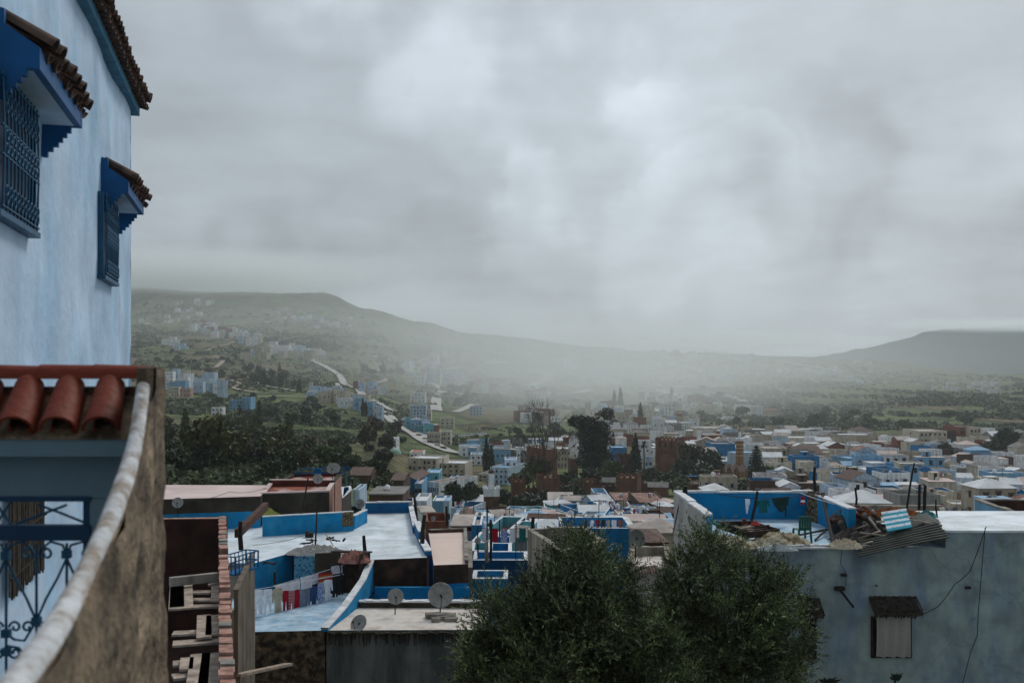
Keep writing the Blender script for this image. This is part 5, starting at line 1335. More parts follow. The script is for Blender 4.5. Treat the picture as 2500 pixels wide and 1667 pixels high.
def terrace(name, label, pts, Z, zbot, walls, floor, para=None, cap=None, inner=None, t=0.2, cat='house', parent=None, split=None):
    """flat-roofed body. pts: plan points (Vector). walls: one material or one per edge. para: parapet height per edge (0 for none).
    split: {edge: (drop, material)} paints the lower part of that edge below Z - drop"""
    n = len(pts)
    area = sum(pts[i].x * pts[(i + 1) % n].y - pts[(i + 1) % n].x * pts[i].y for i in range(n))
    assert area > 0, name
    c = sum(pts, Vector()) / n
    e = parent or empty(name, (c.x, c.y, zbot), label, cat)
    Mi = inv(e)
    walls = walls if isinstance(walls, list) else [walls] * n
    mats, idx = [], {}
    def mi(m):
        if m.name not in idx: idx[m.name] = len(mats); mats.append(m)
        return idx[m.name]
    b = MB(Mi)
    for i in range(n):
        p, q = pts[i], pts[(i + 1) % n]; h = (para or [0] * n)[i]; zt = Z + h
        if split and i in split:
            dz, m2 = split[i]
            b.quad((p.x, p.y, zbot), (q.x, q.y, zbot), (q.x, q.y, Z - dz), (p.x, p.y, Z - dz), mi(m2))
            b.quad((p.x, p.y, Z - dz), (q.x, q.y, Z - dz), (q.x, q.y, zt), (p.x, p.y, zt), mi(walls[i]))
        else:
            b.quad((p.x, p.y, zbot), (q.x, q.y, zbot), (q.x, q.y, zt), (p.x, p.y, zt), mi(walls[i]))
    b.build('wall', mats, e)
    b = MB(Mi); b.add([(p.x, p.y, Z) for p in pts], (tuple(range(n)),)); b.build('roof', floor, e)
    if para:
        cap = cap or M_WHITE; inner = inner or M_BLUEW
        offs = []
        for i in range(n):
            p0, p1, p2 = pts[i - 1], pts[i], pts[(i + 1) % n]
            d0, d1 = (p1 - p0).normalized(), (p2 - p1).normalized()
            n0, n1 = Vector((-d0.y, d0.x, 0)), Vector((-d1.y, d1.x, 0))
            m_ = n0 + n1; k = t / max(0.35, m_.dot(n1)) if m_.length > .1 else t
            offs.append(p1 + m_ * k)
        b = MB(Mi)
        for i in range(n):
            h = para[i]
            if not h: continue
            j = (i + 1) % n; p, q, a, c2 = pts[i], pts[j], offs[i], offs[j]
            zt = Z + h
            b.quad((p.x, p.y, zt), (q.x, q.y, zt), (c2.x, c2.y, zt), (a.x, a.y, zt), 0)
            b.quad((c2.x, c2.y, Z + .004), (a.x, a.y, Z + .004), (a.x, a.y, zt), (c2.x, c2.y, zt), 1)
            if not para[i - 1]: b.quad((a.x, a.y, Z + .004), (p.x, p.y, Z + .004), (p.x, p.y, zt), (a.x, a.y, zt), 1)
            if not para[j]: b.quad((q.x, q.y, Z + .004), (c2.x, c2.y, Z + .004), (c2.x, c2.y, zt), (q.x, q.y, zt), 1)
            # slightly lumpy coping
            L = (q - p).length; m2 = max(2, int(L / .7))
            for k in range(m2):
                u0, u1 = k / m2, (k + 1) / m2; hh = .04 + .05 * rnd.random()
                A, B_, C_, D_ = p.lerp(q, u0), p.lerp(q, u1), a.lerp(c2, u1), a.lerp(c2, u0)
                e_ = (A - D_).normalized() * .02
                A, B_, C_, D_ = A + e_, B_ + e_, C_ - e_, D_ - e_
                b.add([(v.x, v.y, zt + .002) for v in (A, B_, C_, D_)] + [(v.x, v.y, zt + hh) for v in (A, B_, C_, D_)], ((4, 5, 6, 7), (0, 1, 5, 4), (1, 2, 6, 5), (2, 3, 7, 6), (3, 0, 4, 7)), 0)
        b.build('parapet', [cap, inner], e)
    return e
def gp(l, Z): return [G(px, py, Z) for px, py in l]

# pink flat roof with the red walled patio
ZP = -6.9
terrace('house', 'pink flat-roofed house with blue lower wall and red roof patio', gp([(380, 1219), (636, 1211), (657, 1184), (380, 1183)], ZP), ZP, -15, [M_DKOL, M_DKOL, M_DKOL, M_DKOL], M_ROOFP, split={0: (.80, M_BLUEW)})
e = terrace('house', 'brown house with red roof patio and brick side wall behind the blue parapet', gp([(637, 1211), (804, 1206), (816, 1186), (657, 1186)], -7.05), -7.05, -15, [M_DKOL, M_BRICK, M_DKOL, M_RUSTW], M_RUST, para=[.13, .16, .35, .13], cap=M_ROOFP, inner=M_RUSTW, t=.22)
e = terrace('house', 'small upper red roof with dark parapet carrying satellite dishes', gp([(676, 1182), (818, 1180), (834, 1161), (713, 1163)], -6.95), -6.95, -15, [M_RUSTW, M_BRICK, M_DKOL, M_RUSTW], M_RUST, para=[0, .10, .25, .10], cap=M_DKOL, inner=M_RUSTW)
# blue frame behind it
e = empty('railing', P(785, 1190, 60), 'thin blue pipe frame standing behind the red roof', 'railing'); b = MB(inv(e))
q = lambda px, py, Y=64: P(px, py, Y)
for a, c in (((716, 1160), (736, 1144)), ((736, 1144), (853, 1141)), ((853, 1141), (842, 1152)), ((842, 1152), (720, 1157)), ((842, 1152), (842, 1190)), ((853, 1141), (854, 1190)), ((795, 1143), (789, 1155)), ((736, 1144), (736, 1160))): b.tube([q(*a), q(*c)], .035, 5)
b.build('pipe_frame', M_BLUED, e)
terrace('balcony', 'small blue walled corner balcony beside the brick side wall', gp([(836, 1212), (858, 1192), (856, 1184), (834, 1186)], -6.9), -7.9, -15, M_DKOL, M_ROOFW, para=[.9, .9, .9, .9], inner=M_BLUED, t=.12)

# the big white terrace
ZW = -8.6
ptsW = gp([(520, 1372), (617, 1375), (714, 1348), (905, 1366), (1042, 1360), (1020, 1302), (1008, 1250), (892, 1252), (700, 1262), (520, 1277)], ZW)
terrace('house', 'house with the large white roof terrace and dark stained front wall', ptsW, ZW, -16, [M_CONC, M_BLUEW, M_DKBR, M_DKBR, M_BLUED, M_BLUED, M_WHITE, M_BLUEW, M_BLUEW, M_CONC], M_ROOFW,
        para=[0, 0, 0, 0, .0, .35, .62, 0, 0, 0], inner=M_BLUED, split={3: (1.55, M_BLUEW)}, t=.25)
# curb along its right edge
e = empty('parapet_wall', (0, 0, 0), 'low white and blue stepped parapet at the right edge of the white terrace', 'wall'); b = MB()
for (x0, y0), (x1, y1), h in (((1018, 1300), (1030, 1326), .55), ((1030, 1328), (1046, 1356), .18)):
    a, c = G(x0, y0, ZW), G(x1, y1, ZW); b.bar((a.x, a.y, ZW + h / 2 + .01), (c.x, c.y, ZW + h / 2 + .01), .3, h, 1); b.bar((a.x, a.y, ZW + h + .04), (c.x, c.y, ZW + h + .04), .34, .05, 0)
b.build('wall', [M_WHITE, M_BLUED], e)
# bright blue dividing parapet with things laid over it
def slab_wall(name, label, a, c, z0, z1, t, mw, mc, cat='wall'):
    e = empty(name, (a.x, a.y, z0), label, cat); b = MB(inv(e)); b.bar((a.x, a.y, (z0 + z1) / 2), (c.x, c.y, (z0 + z1) / 2), t, z1 - z0, 0); b.build('wall', mw, e)
    b = MB(inv(e)); n = max(2, int((c - a).length / .8))
    for k in range(n):
        p, q_ = a.lerp(c, k / n), a.lerp(c, (k + 1) / n); b.bar((p.x, p.y, z1 + .025), (q_.x, q_.y, z1 + .025 + rnd.uniform(-.008, .008)), t + .05, .045, 0)
    b.build('coping', mc, e); return e
slab_wall('parapet_wall', 'bright blue parapet dividing the white terrace', G(641, 1309, ZW), G(862, 1295, ZW), ZW, ZW + 1.0, .18, M_BLUEW, M_WHITE)
slab_wall('parapet_wall', 'short blue parapet piece left of the terrace back wall', G(862, 1292, ZW), G(893, 1275, ZW), ZW, ZW + .7, .18, M_BLUEW, M_WHITE)

def cloth(name, label, A, B_, H, mats, folds=5, amp=.04, group=None, seed=0, strips=None, cat='cloth', sag=0.0, part='fabric', stripes=0):
    """hanging fabric between top points A and B, H long; strips: list of [(v, u0, u1), ...] outlines in unit cloth space"""
    r = random.Random(seed); A, B_ = Vector(A), Vector(B_)
    e = empty(name, (A + B_) / 2, label, cat, group); Mi = inv(e)
    d = B_ - A; w = d.length; nrm = Vector((d.y, -d.x, 0)).normalized() if abs(d.x) + abs(d.y) > 1e-5 else Vector((0, -1, 0))
    ph = r.uniform(0, 6)
    strips = strips or [[(v / 6, 0, 1) for v in range(7)]]
    b = MB(Mi)
    for st in strips:
        nu_ = 10; front, back = [], []
        for v, u0, u1 in st:
            for i in range(nu_ + 1):
                u = u0 + (u1 - u0) * i / nu_
                k = (.4 + .6 * v)
                off = amp * k * (math.sin(u * folds * 6.28 + ph + v * .8) + .4 * math.sin(u * folds * 2.9 * 6.28 + v * 3)) + r.uniform(-.004, .004)
                p = A + d * u + Vector((0, 0, -H * v - sag * 4 * u * (1 - u))) + nrm * off
                front.append(p + nrm * .009); back.append(p - nrm * .009)
        n = nu_ + 1; m = len(st)
        fs = [(j * n + i, j * n + i + 1, (j + 1) * n + i + 1, (j + 1) * n + i) for j in range(m - 1) for i in range(nu_)]
        if stripes:
            for j in range(m - 1): b.add(front[j * n:(j + 2) * n], [(i, i + 1, n + i + 1, n + i) for i in range(nu_)], j % len(mats), True)
        else: b.add(front, fs, 0, True)
        b.add(back, [f[::-1] for f in fs], 0, True)
        for i in (0, nu_):
            b.add([front[j * n + i] for j in range(m)] + [back[j * n + i] for j in range(m)], [(j, j + 1, m + j + 1, m + j) for j in range(m - 1)], 0)
        for j in (0, m - 1):
            b.add([front[j * n + i] for i in range(n)] + [back[j * n + i] for i in range(n)], [(i, i + 1, n + i + 1, n + i) for i in range(nu_)], 0)
    b.build(part, mats, e)
    return e
TROUS = [[(0, .05, .95), (.12, .03, .97), (.3, .02, .98), (.34, .02, .98)], [(.34, .02, .49), (.6, .04, .42), (.85, .03, .38), (1, .02, .36)], [(.34, .51, .98), (.6, .58, .96), (.85, .62, .97), (1, .64, .98)]]
SHIRT = [[(0, .18, .82), (.08, .12, .88), (.3, .16, .84), (.6, .16, .84), (.8, .14, .86), (1, .15, .85)], [(.04, 0, .14), (.3, -.06, .13), (.55, -.08, .04)], [(.04, .86, 1), (.3, .87, 1.06), (.55, .96, 1.08)]]
def pattern_mat(name, c1, c2, scale=14, kind='check'):
    m, nt, b = new_mat(name); N, L = nt.nodes, nt.links
    tc = N.new('ShaderNodeTexCoord')
    if kind == 'check': t = N.new('ShaderNodeTexChecker'); t.inputs['Color1'].default_value = (*c1, 1); t.inputs['Color2'].default_value = (*c2, 1); t.inputs['Scale'].default_value = scale; L.new(tc.outputs['Object'], t.inputs['Vector']); out = t.outputs['Color']
    else:
        t = N.new('ShaderNodeTexVoronoi'); t.inputs['Scale'].default_value = scale; L.new(tc.outputs['Object'], t.inputs['Vector'])
        r = N.new('ShaderNodeValToRGB'); L.new(t.outputs['Distance'], r.inputs[0]); r.color_ramp.elements[0].position = .35; r.color_ramp.elements[0].color = (*c1, 1); r.color_ramp.elements[1].position = .5; r.color_ramp.elements[1].color = (*c2, 1); out = r.outputs[0]
    L.new(out, b.inputs['Base Color']); b.inputs['Roughness'].default_value = .9; return m
fab = lambda n, c: mat('fabric_' + n, c, var=.12, scale=6, rough=.95)
FB = dict(white=fab('white', (.86, .88, .92)), beige=fab('beige', (.52, .45, .33)), red=fab('dark_red', (.42, .01, .025)), check=pattern_mat('red_check_fabric', (.55, .30, .32), (.30, .03, .05), 16),
          grey=fab('grey_denim', (.16, .19, .26)), jean=fab('worn_denim', (.22, .26, .36)), blue=fab('blue_denim', (.03, .08, .2)), bluep=pattern_mat('blue_print_fabric', (.04, .12, .6), (.45, .5, .6), 18, 'v'),
          orange=fab('orange', (.5, .14, .04)), dark=fab('black', (.02, .02, .025)), teal=fab('teal', (.01, .14, .14)), green=fab('dark_green', (.02, .05, .045)), print_=pattern_mat('blue_curtain_print', (.015, .10, .22), (.10, .30, .42), 9, 'v'),
          rug=pattern_mat('brown_rug_weave', (.26, .20, .11), (.07, .05, .03), 12, 'v'), curt=pattern_mat('grey_check_curtain', (.46, .44, .40), (.26, .25, .235), 30), tarp=fab('yellow_tarp', (.38, .36, .09)))
def c3(x, y): return (400 + x / 2.766, 1100 + y / 2.766)
G1 = 'clothes on the line over the pale blue terrace'
CL = [(602, 668, 940, 1110, TROUS, 'white', 'leftmost white trousers hanging over the pale blue terrace'), (668, 733, 936, 1105, TROUS, 'white', 'second white trousers from the left end of the clothesline'),
      (736, 800, 928, 1108, SHIRT, 'beige', 'beige long shirt beside the white trousers'), (801, 846, 945, 1135, TROUS, 'red', 'dark red trousers right of the beige shirt'),
      (838, 885, 950, 1130, TROUS, 'check', 'pink checked pyjama trousers between two dark red ones'), (879, 916, 942, 1135, TROUS, 'red', 'dark red trousers right of the pink checked pair'),
      (916, 950, 940, 1115, TROUS, 'jean', 'pale worn jeans right of the dark red trousers'), (951, 991, 932, 1128, TROUS, 'grey', 'grey jeans in the middle right of the clothesline'),
      (992, 1037, 915, 1095, SHIRT, 'blue', 'dark blue denim shirt on the clothesline'), (1039, 1080, 895, 1055, SHIRT, 'bluep', 'blue and white patterned shirt on the clothesline'),
      (1082, 1135, 872, 1010, SHIRT, 'white', 'pale grey pullover at the right of the clothesline'), (1140, 1175, 850, 990, TROUS, 'dark', 'black trousers in the dark corner of the clothesline'), (1178, 1212, 835, 975, TROUS, 'dark', 'rightmost black trousers on the clothesline')]
for k, (x0, x1, yt, yb, st, c, lab) in enumerate(CL):
    Y0, Y1 = 40 + (x0 - 600) / 600 * 3.4, 40 + (x1 - 600) / 600 * 3.4
    a, q_ = P(*c3(x0, yt), Y0), P(*c3(x1, yt - 4), Y1)
    cloth('trousers' if st is TROUS else 'shirt', lab, a, q_, (yb - yt) / 2.766 / F * Y0, [FB[c]], folds=1.5, amp=.035, group=G1, seed=k, strips=st, cat='trousers' if st is TROUS else 'shirt')
for k, (x0, x1, yt, yb, c, lab) in enumerate([(756, 800, 905, 935, 'white', 'small white cloth on the rear line, leftmost'), (800, 855, 893, 950, 'white', 'white cloth on the rear line behind the red trousers'), (858, 918, 878, 940, 'white', 'white towel on the rear clothesline'),
      (925, 1000, 850, 932, 'white', 'wide white cloth with a green hanger behind it'), (1004, 1044, 835, 900, 'white', 'white cloth left of the striped orange towel'), (1130, 1205, 775, 832, 'white', 'white cloth at the upper right end of the rear line')]):
    cloth('hanging_cloth', lab, P(*c3(x0, yt + 6), 41.6 + k * .5), P(*c3(x1, yt - 6), 41.9 + k * .5), (yb - yt) / 2.766 / F * 42, [FB[c]], folds=1, amp=.03, seed=20 + k, cat='cloth', group=G1)
cloth('towel', 'orange and red striped towel on the rear clothesline', P(*c3(1044, 835), 43.2), P(*c3(1136, 818), 43.9), .42, [FB['red'], FB['orange'], FB['beige']], folds=1, amp=.03, seed=31, cat='towel', group=G1, stripes=1)
def wire(name, label, pts, r=.012, m=None, sag=0.15, cat='wire'):
    e = empty(name, pts[0], label, cat); b = MB(inv(e)); out = []
    for a, c in zip(pts, pts[1:]):
        for k in range(8): t = k / 8; p = Vector(a).lerp(Vector(c), t); out.append(p - Vector((0, 0, sag * 4 * t * (1 - t))))
    out.append(Vector(pts[-1])); b.tube(out, r, 5); b.build('line', m or M_BLACK, e); return e
wire('clothesline', 'long clothesline crossing the pale blue terrace', [P(*c3(585, 940), 39.9), P(*c3(1215, 833), 43.5)], .012, M_WHITE, .02, 'clothesline')
wire('clothesline', 'rear clothesline rising to the dark reed heap', [P(*c3(740, 912), 41.3), P(*c3(1215, 770), 44.5)], .012, M_WHITE, .02, 'clothesline')

# pale blue laundry terrace and its slanting right wall
ZC = -10.0
terrace('house', 'low house with the pale blue laundry terrace and rubble front wall', [G(560, 1543, ZC), G(793, 1538, ZC), Vector((-6.45, 44.6, 0)), Vector((-12.2, 43.4, 0))], ZC, -12.0, [M_RUBBLE, M_RUBBLE, M_BLUEW, M_CONC], M_ROOFB)
e = empty('retaining_wall', (0, 0, 0), 'dark ruined footing below the laundry terrace', 'wall'); b = MB(); a, c = G(560, 1543, ZC), G(800, 1538, ZC)
b.bar((a.x, a.y + .9, -14.5), (c.x, c.y + .9, -14.5), .8, 5); b.build('wall', M_DKBR, e)
e = empty('parapet_wall', (0, 0, 0), 'slanting white topped wall between the laundry terrace and the dish roof', 'wall')
wp = [(Vector((-7.16, 38.0, 0)), -9.93), (Vector((-6.78, 40.2, 0)), -9.62), (Vector((-6.42, 42.8, 0)), -9.1), (Vector((-6.36, 44.9, 0)), -8.66)]
b, b2 = MB(), MB()
for (p, zp), (q_, zq) in zip(wp, wp[1:]):
    o = Vector((.12, 0, 0))
    for s in (-1, 1): b.quad(p + s * o + Vector((0, 0, -10.02)), q_ + s * o + Vector((0, 0, -10.02)), q_ + s * o + Vector((0, 0, zq)), p + s * o + Vector((0, 0, zp)))
    b2.add([p + s * o * 1.2 + Vector((0, 0, zp + h)) for s in (-1, 1) for h in (0, .06)] + [q_ + s * o * 1.2 + Vector((0, 0, zq + h)) for s in (-1, 1) for h in (0, .06)], ((0, 1, 5, 4), (2, 6, 7, 3), (1, 3, 7, 5), (0, 4, 6, 2)))
p = wp[0][0]; b.quad(p - o + Vector((0, 0, -10.02)), p + o + Vector((0, 0, -10.02)), p + o + Vector((0, 0, -9.93)), p - o + Vector((0, 0, -9.93)))
b.build('wall', M_BLUEW, e); b2.build('coping', M_WHITE, e)
# dish roof in front
terrace('house', 'grey streaked house with cream roof carrying three satellite dishes', [G(797, 1538, ZC) , G(1190, 1536, ZC), G(1190, 1480, ZC), Vector((-6.6, 42.0, 0))], ZC, -17, [M_GREYW, M_GREYW, M_BLUEW, M_CONC], M_ROOFD, para=[0, 0, .22, 0], inner=M_DKOL, t=.2)
e = empty('drip_edge', (0, 0, 0), 'row of dark broken roof slabs along the front of the dish roof', 'roof edge'); b = MB()
a, c = G(797, 1538, ZC), G(1190, 1536, ZC)
for k in range(30):
    p, q_ = a.lerp(c, k / 30), a.lerp(c, (k + .9) / 30); dz = rnd.uniform(-.03, .02); dp = rnd.uniform(.08, .2)
    b.bar((p.x, p.y - dp / 2, ZC - .10 + dz), (q_.x, q_.y - dp / 2, ZC - .10 + dz + rnd.uniform(-.02, .02)), dp, rnd.uniform(.05, .09), 0)
    for j in range(3): t = rnd.random(); r_ = p.lerp(q_, t); L = rnd.uniform(.15, .5); b.bar((r_.x, r_.y - .015, ZC - .13), (r_.x, r_.y - .015, ZC - .13 - L), rnd.uniform(.05, .14), .02, 0)
b.build('slabs', M_DKOL, e)
b = MB()
# broken concrete block under the big dish
p = G(1075, 1512, ZC); e = empty('concrete_block', p, 'broken grey concrete block holding the big dish', 'block'); b = MB()
for k in range(9): b.box((rnd.uniform(-.45, .5), rnd.uniform(-.3, .3), .06 + .04 * rnd.random()), (rnd.uniform(.3, .6), rnd.uniform(.2, .4), rnd.uniform(.12, .22)), rz=rnd.uniform(-.3, .3))
b.build('block', M_CONC, e)

# blue lower storey seen between the white terrace and the dish roof
e = empty('parapet_wall', (0, 0, 0), 'blue back wall of the sunken yard behind the dish roof', 'wall'); b = MB(); b.bar((-6.1, 44.3, -11.0), (-1.9, 44.3, -11.0), .2, 2.6); b.build('wall', M_BLUEW, e)
# cream slab roof
terrace('house', 'house with the pinkish cream slab roof and dark band, right of the white terrace', gp([(1059, 1379), (1143, 1376), (1139, 1297), (1046, 1300)], -8.7), -8.7, -16, [M_DKBR, M_DKBR, M_BLUEW, M_BLUED], M_ROOFC, split={0: (.85, M_BLUEW)}, para=[0, .12, .14, .0], cap=M_CONC, inner=M_DKBR, t=.14)
e = empty('parapet_wall', (0, 0, 0), 'narrow blue wall beside the cream slab roof, right of it', 'wall'); b = MB(); a, c = P(1147, 1385, 45), P(1147, 1340, 52); b.bar((a.x, a.y, a.z - 2), (c.x, c.y, a.z - 2), .25, 4); b.build('wall', M_CONC, e)

# roofless beige room behind the olive tree
terrace('house', 'roofless beige cement room with weathered parapet behind the olive tree', gp([(1370, 1350), (1477, 1322), (1427, 1287), (1288, 1293)], -7.0), -9.3, -17, M_CONCB, M_DKOL, para=[2.3] * 4, cap=M_CONCB, inner=M_CONCB, t=.2)
terrace('house', 'small beige house with ragged tile edge under the big grey dish', gp([(1530, 1392), (1640, 1385), (1632, 1352), (1538, 1356)], -7.9), -7.9, -16, mat('pale_peeling_plaster', (.40, .40, .40), var=.2, scale=1, stain=(.2, .2, .2), sscale=1.5, samt=.6), M_ROOFD, para=[0, .25, .3, .25], cap=M_CONCB, inner=M_CONCB)
e = empty('tile_edge', (0, 0, 0), 'short row of brown roof tiles below the big grey dish', 'tiles'); b = MB(); a, c = G(1545, 1392, -7.9), G(1600, 1389, -7.9)
for k in range(9): p = a.lerp(c, k / 8); half_tile(b, (p.x, p.y + .25, -7.84), (p.x + .05, p.y - .3, -8.0), .06, .07)
b.build('tiles', M_OLDTILE, e)

# unroofed brick shell
ZB = -4.75
def brick_shell():
    e = empty('brick_shell', (0, 0, 0), 'unfinished roofless shell with red brick wall tops beside the garden wall', 'house')
    f0, f1, n0, n1 = G(534, 1263, ZB), G(551, 1262, ZB), G(536, 1700, ZB), G(576, 1700, ZB)
    b = MB()
    for s0, s1 in ((f0, n0), (f1, n1)): b.quad((s0.x, s0.y, -12), (s1.x, s1.y, -12), (s1.x, s1.y, ZB - .1), (s0.x, s0.y, ZB - .1), 0 if s0 is f0 else 1)
    L0 = Vector((f0.x - 4.0, f0.y - .3, 0))
    b.quad((L0.x, L0.y, -12), (f0.x, f0.y, -12), (f0.x, f0.y, ZB - .03), (L0.x, L0.y, ZB - .03), 0)
    b.quad((L0.x, L0.y + .22, -12), (f1.x, f1.y + .22, -12), (f1.x, f1.y + .22, ZB - .03), (L0.x, L0.y + .22, ZB - .03), 1)
    b.quad((L0.x, L0.y, ZB - .03), (f0.x, f0.y, ZB - .03), (f1.x, f1.y + .22, ZB - .03), (L0.x, L0.y + .22, ZB - .03), 1)
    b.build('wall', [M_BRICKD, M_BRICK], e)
    b = MB(); n = 58
    for k in range(n):
        if k in (22, 23, 37, 38): continue
        a, c, a2, c2 = n0.lerp(f0, k / n), n1.lerp(f1, k / n), n0.lerp(f0, (k + .93) / n), n1.lerp(f1, (k + .93) / n)
        h = rnd.uniform(-.02, .05) + (.03 if 24 < k < 30 else 0); jx = Vector((rnd.uniform(-.02, .02), 0, 0))
        b.add([p + jx + Vector((0, 0, zz)) for zz in (-.12, h) for p in (a, c, c2, a2)], ((4, 5, 6, 7), (0, 1, 5, 4), (1, 2, 6, 5), (2, 3, 7, 6), (3, 0, 4, 7)), 0 if rnd.random() < .85 else 1)
    b.build('brick_course', [M_BRICK, M_CONC], e)
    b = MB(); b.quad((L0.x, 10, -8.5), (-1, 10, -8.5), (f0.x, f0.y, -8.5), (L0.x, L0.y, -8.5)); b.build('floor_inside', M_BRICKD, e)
brick_shell()
def plank(x0, y0, x1, y1, w, Z=-5.15, m=None, label=None, th=.04, dz=0.0):
    a, c = G(*c3(x0, y0), Z), G(*c3(x1, y1), Z); c.z += dz
    e = empty('plank', a, label or 'pale weathered plank laid across the roofless brick shell', 'plank', 'planks over the brick shell'); b = MB(inv(e)); b.bar(a, c, w, th); b.build('board', m or M_WOOD, e)
for a in ((60, 955, 322, 955, .30), (150, 1008, 325, 1005, .25), (70, 1058, 412, 1045, .28), (60, 1235, 275, 1225, .30), (60, 1305, 392, 1280, .35), (60, 1440, 172, 1430, .3), (60, 1530, 170, 1515, .3), (300, 905, 412, 900, .15)): plank(*a)
for k, a in enumerate(((375, 1015, 375, 892, .36), (115, 1070, 118, 885, .50), (88, 1060, 90, 880, .3), (272, 1265, 272, 1112, .28), (357, 1245, 360, 1112, .42), (222, 1600, 248, 1375, .34), (322, 1600, 345, 1368, .44), (150, 1480, 158, 1400, .22))): plank(*a, Z=-5.08)
e = empty('beam', (0, 0, 0), 'grey concrete beam crossing the brick shell', 'beam'); b = MB(); b.bar(G(*c3(40, 885), -4.9), G(*c3(440, 842), -4.9), .16, .2); b.build('beam', M_CONC, e)
e = empty('beam', (0, 0, 0), 'long dark wooden board sticking out at the bottom left', 'board'); b = MB(); b.bar(P(*c3(492, 1515), 30), P(*c3(845, 1440), 34), .28, .08); b.build('board', M_WOOD, e)
M_ALLEY = mat('dark_streaked_alley_cement', (0.17, 0.14, 0.105), var=0.25, scale=1.2, stain=(0.05, 0.04, 0.03), sscale=1.6, samt=0.85, streak=True, bump=0.5, bscale=8)
slab_wall('retaining_wall', 'tall streaked cement wall right of the brick shell', Vector((-8.32, 30, 0)), Vector((-9.42, 36.2, 0)), -14, -6.7, .12, M_ALLEY, M_ALLEY)
slab_wall('retaining_wall', 'grey cement wall closing the alley behind the brick shell', Vector((-9.5, 36.5, 0)), Vector((-13, 37.5, 0)), -14, -8.9, .3, M_CONC, M_CONC)
# low dark yard under the laundry terrace
# blue iron crate on the wall
def crate():
    c = P(588, 1366, 34); e = empty('iron_cage', c + Vector((0, 0, -.4)), 'blue iron cage box on top of the streaked cement wall', 'cage', None, -.35)
    b = MB(); w, d, h = .5, 1.3, .62
    for x in (-w / 2, w / 2):
        for y in (-d / 2, d / 2): b.bar((x, y, 0), (x, y, h), .04)
        for z in (0.02, h / 2, h): b.bar((x, -d / 2, z), (x, d / 2, z), .035)
        for k in range(7): b.bar((x, -d / 2 + d * k / 6, 0), (x, -d / 2 + d * k / 6, h), .018)
    for y in (-d / 2, d / 2):
        for z in (0.02, h / 2, h): b.bar((-w / 2, y, z), (w / 2, y, z), .035)
        for k in range(4): b.bar((-w / 2 + w * k / 3, y, 0), (-w / 2 + w * k / 3, y, h), .018)
    b.build('cage_bars', M_BLUED, e)
    b = MB(); b.box((0, 0, .03), (w, d, .03)); b.build('cage_floor', M_BLUED, e)
crate()
# poles and props
def pole(px0, y0, px1, y1, Y0, label, r=.05, Y1=None, m=None, name='pole'):
    a, c = P(px0, y0, Y1 or Y0), P(px1, y1, Y0); e = empty(name, c, label, 'pole'); b = MB(inv(e))
    mid = a.lerp(c, .5) + Vector((rnd.uniform(-.04, .04), 0, 0)); b.tube([c, mid, a], [r, r * .95, r * .8], 7); b.build('shaft', m or M_BLACK, e)
pole(587, 1272, 589, 1342, 35, 'thick black post left of the white terrace', .09)
pole(752, 1166, 730, 1305, 52, 'long leaning black pole against the blue parapet', .05)
pole(774, 1234, 770, 1330, 48, 'thin grey pole standing on the white terrace', .045, m=M_DWOOD)
pole(795, 1212, 794, 1226, 55, 'short stub under the rooftop dish', .04)
pole(1010, 1198, 1018, 1278, 58, 'tall black pole at the back right corner of the white terrace', .09)
pole(1037, 1256, 1031, 1326, 47, 'black pole leaning at the right edge of the white terrace', .11)
pole(1090, 1235, 1092, 1282, 70, 'black pole behind the red walled yard', .10)
pole(888, 1307, 891, 1345, 45.4, 'short black post at the front of the white terrace', .09)
pole(1198, 1268, 1198, 1368, 48, 'dark crooked pole among the blue yards', .07)
pole(1188, 1320, 1189, 1372, 48, 'white streaked post beside the crooked pole', .10, m=M_CONC)
pole(1219, 1268, 1219, 1310, 60, 'thin pole in the aqua courtyard', .04)
pole(1302, 1261, 1301, 1296, 44, 'dark post at the corner of the beige room', .09)
pole(1430, 1268, 1430, 1292, 43.5, 'dark post at the rear corner of the beige room', .07)
pole(905, 1160, 897, 1196, 90, 'black aerial pole beyond the reed shed', .08)
pole(671, 1395, 672, 1432, 43, 'short dark pipe on the blue terrace wall', .07)
pole(791, 1298, 814, 1333, 47, 'thin stick leaning on the white terrace', .025, m=M_WOOD)
# sloping dark beam
e = empty('beam', (0, 0, 0), 'dark brown beam leaning from the black post toward the pink house', 'beam'); b = MB(); b.bar(P(580, 1302, 36), P(649, 1234, 44), .22, .3); b.build('beam', mat('old_red_brown_beam', (.075, .03, .018), var=.4, scale=3), e)
# reed and rag heap at the corner of the laundry terrace
def heap(name, label, c, rx, ry, h, mats, n=26, cat='heap', seed=0, part='pile', sharp=.25):
    r = random.Random(seed); e = empty(name, c, label, cat)
    b = MB(); nu_ = 26; pts = []
    for j in range(nu_ + 1):
        for i in range(nu_ + 1):
            u, v = i / nu_ * 2 - 1, j / nu_ * 2 - 1; rr = math.hypot(u, v)
            z = max(0, 1 - rr * rr) ** .7 * h * (.45 + .35 * abs(math.sin(u * 6 + v * 5 + math.sin(v * 9 + seed))) + .3 * abs(math.sin(u * 11 - v * 7 + seed))) + r.uniform(-1, 1) * h * sharp * max(0, 1.05 - rr)
            pts.append((u * rx + r.uniform(-.5, .5) * rx / nu_, v * ry, max(z, -.02)))
    m_ = nu_ + 1; fs = [(j * m_ + i, j * m_ + i + 1, (j + 1) * m_ + i + 1, (j + 1) * m_ + i) for j in range(nu_) for i in range(nu_) if math.hypot((i + .5) / nu_ * 2 - 1, (j + .5) / nu_ * 2 - 1) < 1.02]
    b.add(pts, fs, 0); b.build(part, mats, e)
    return e
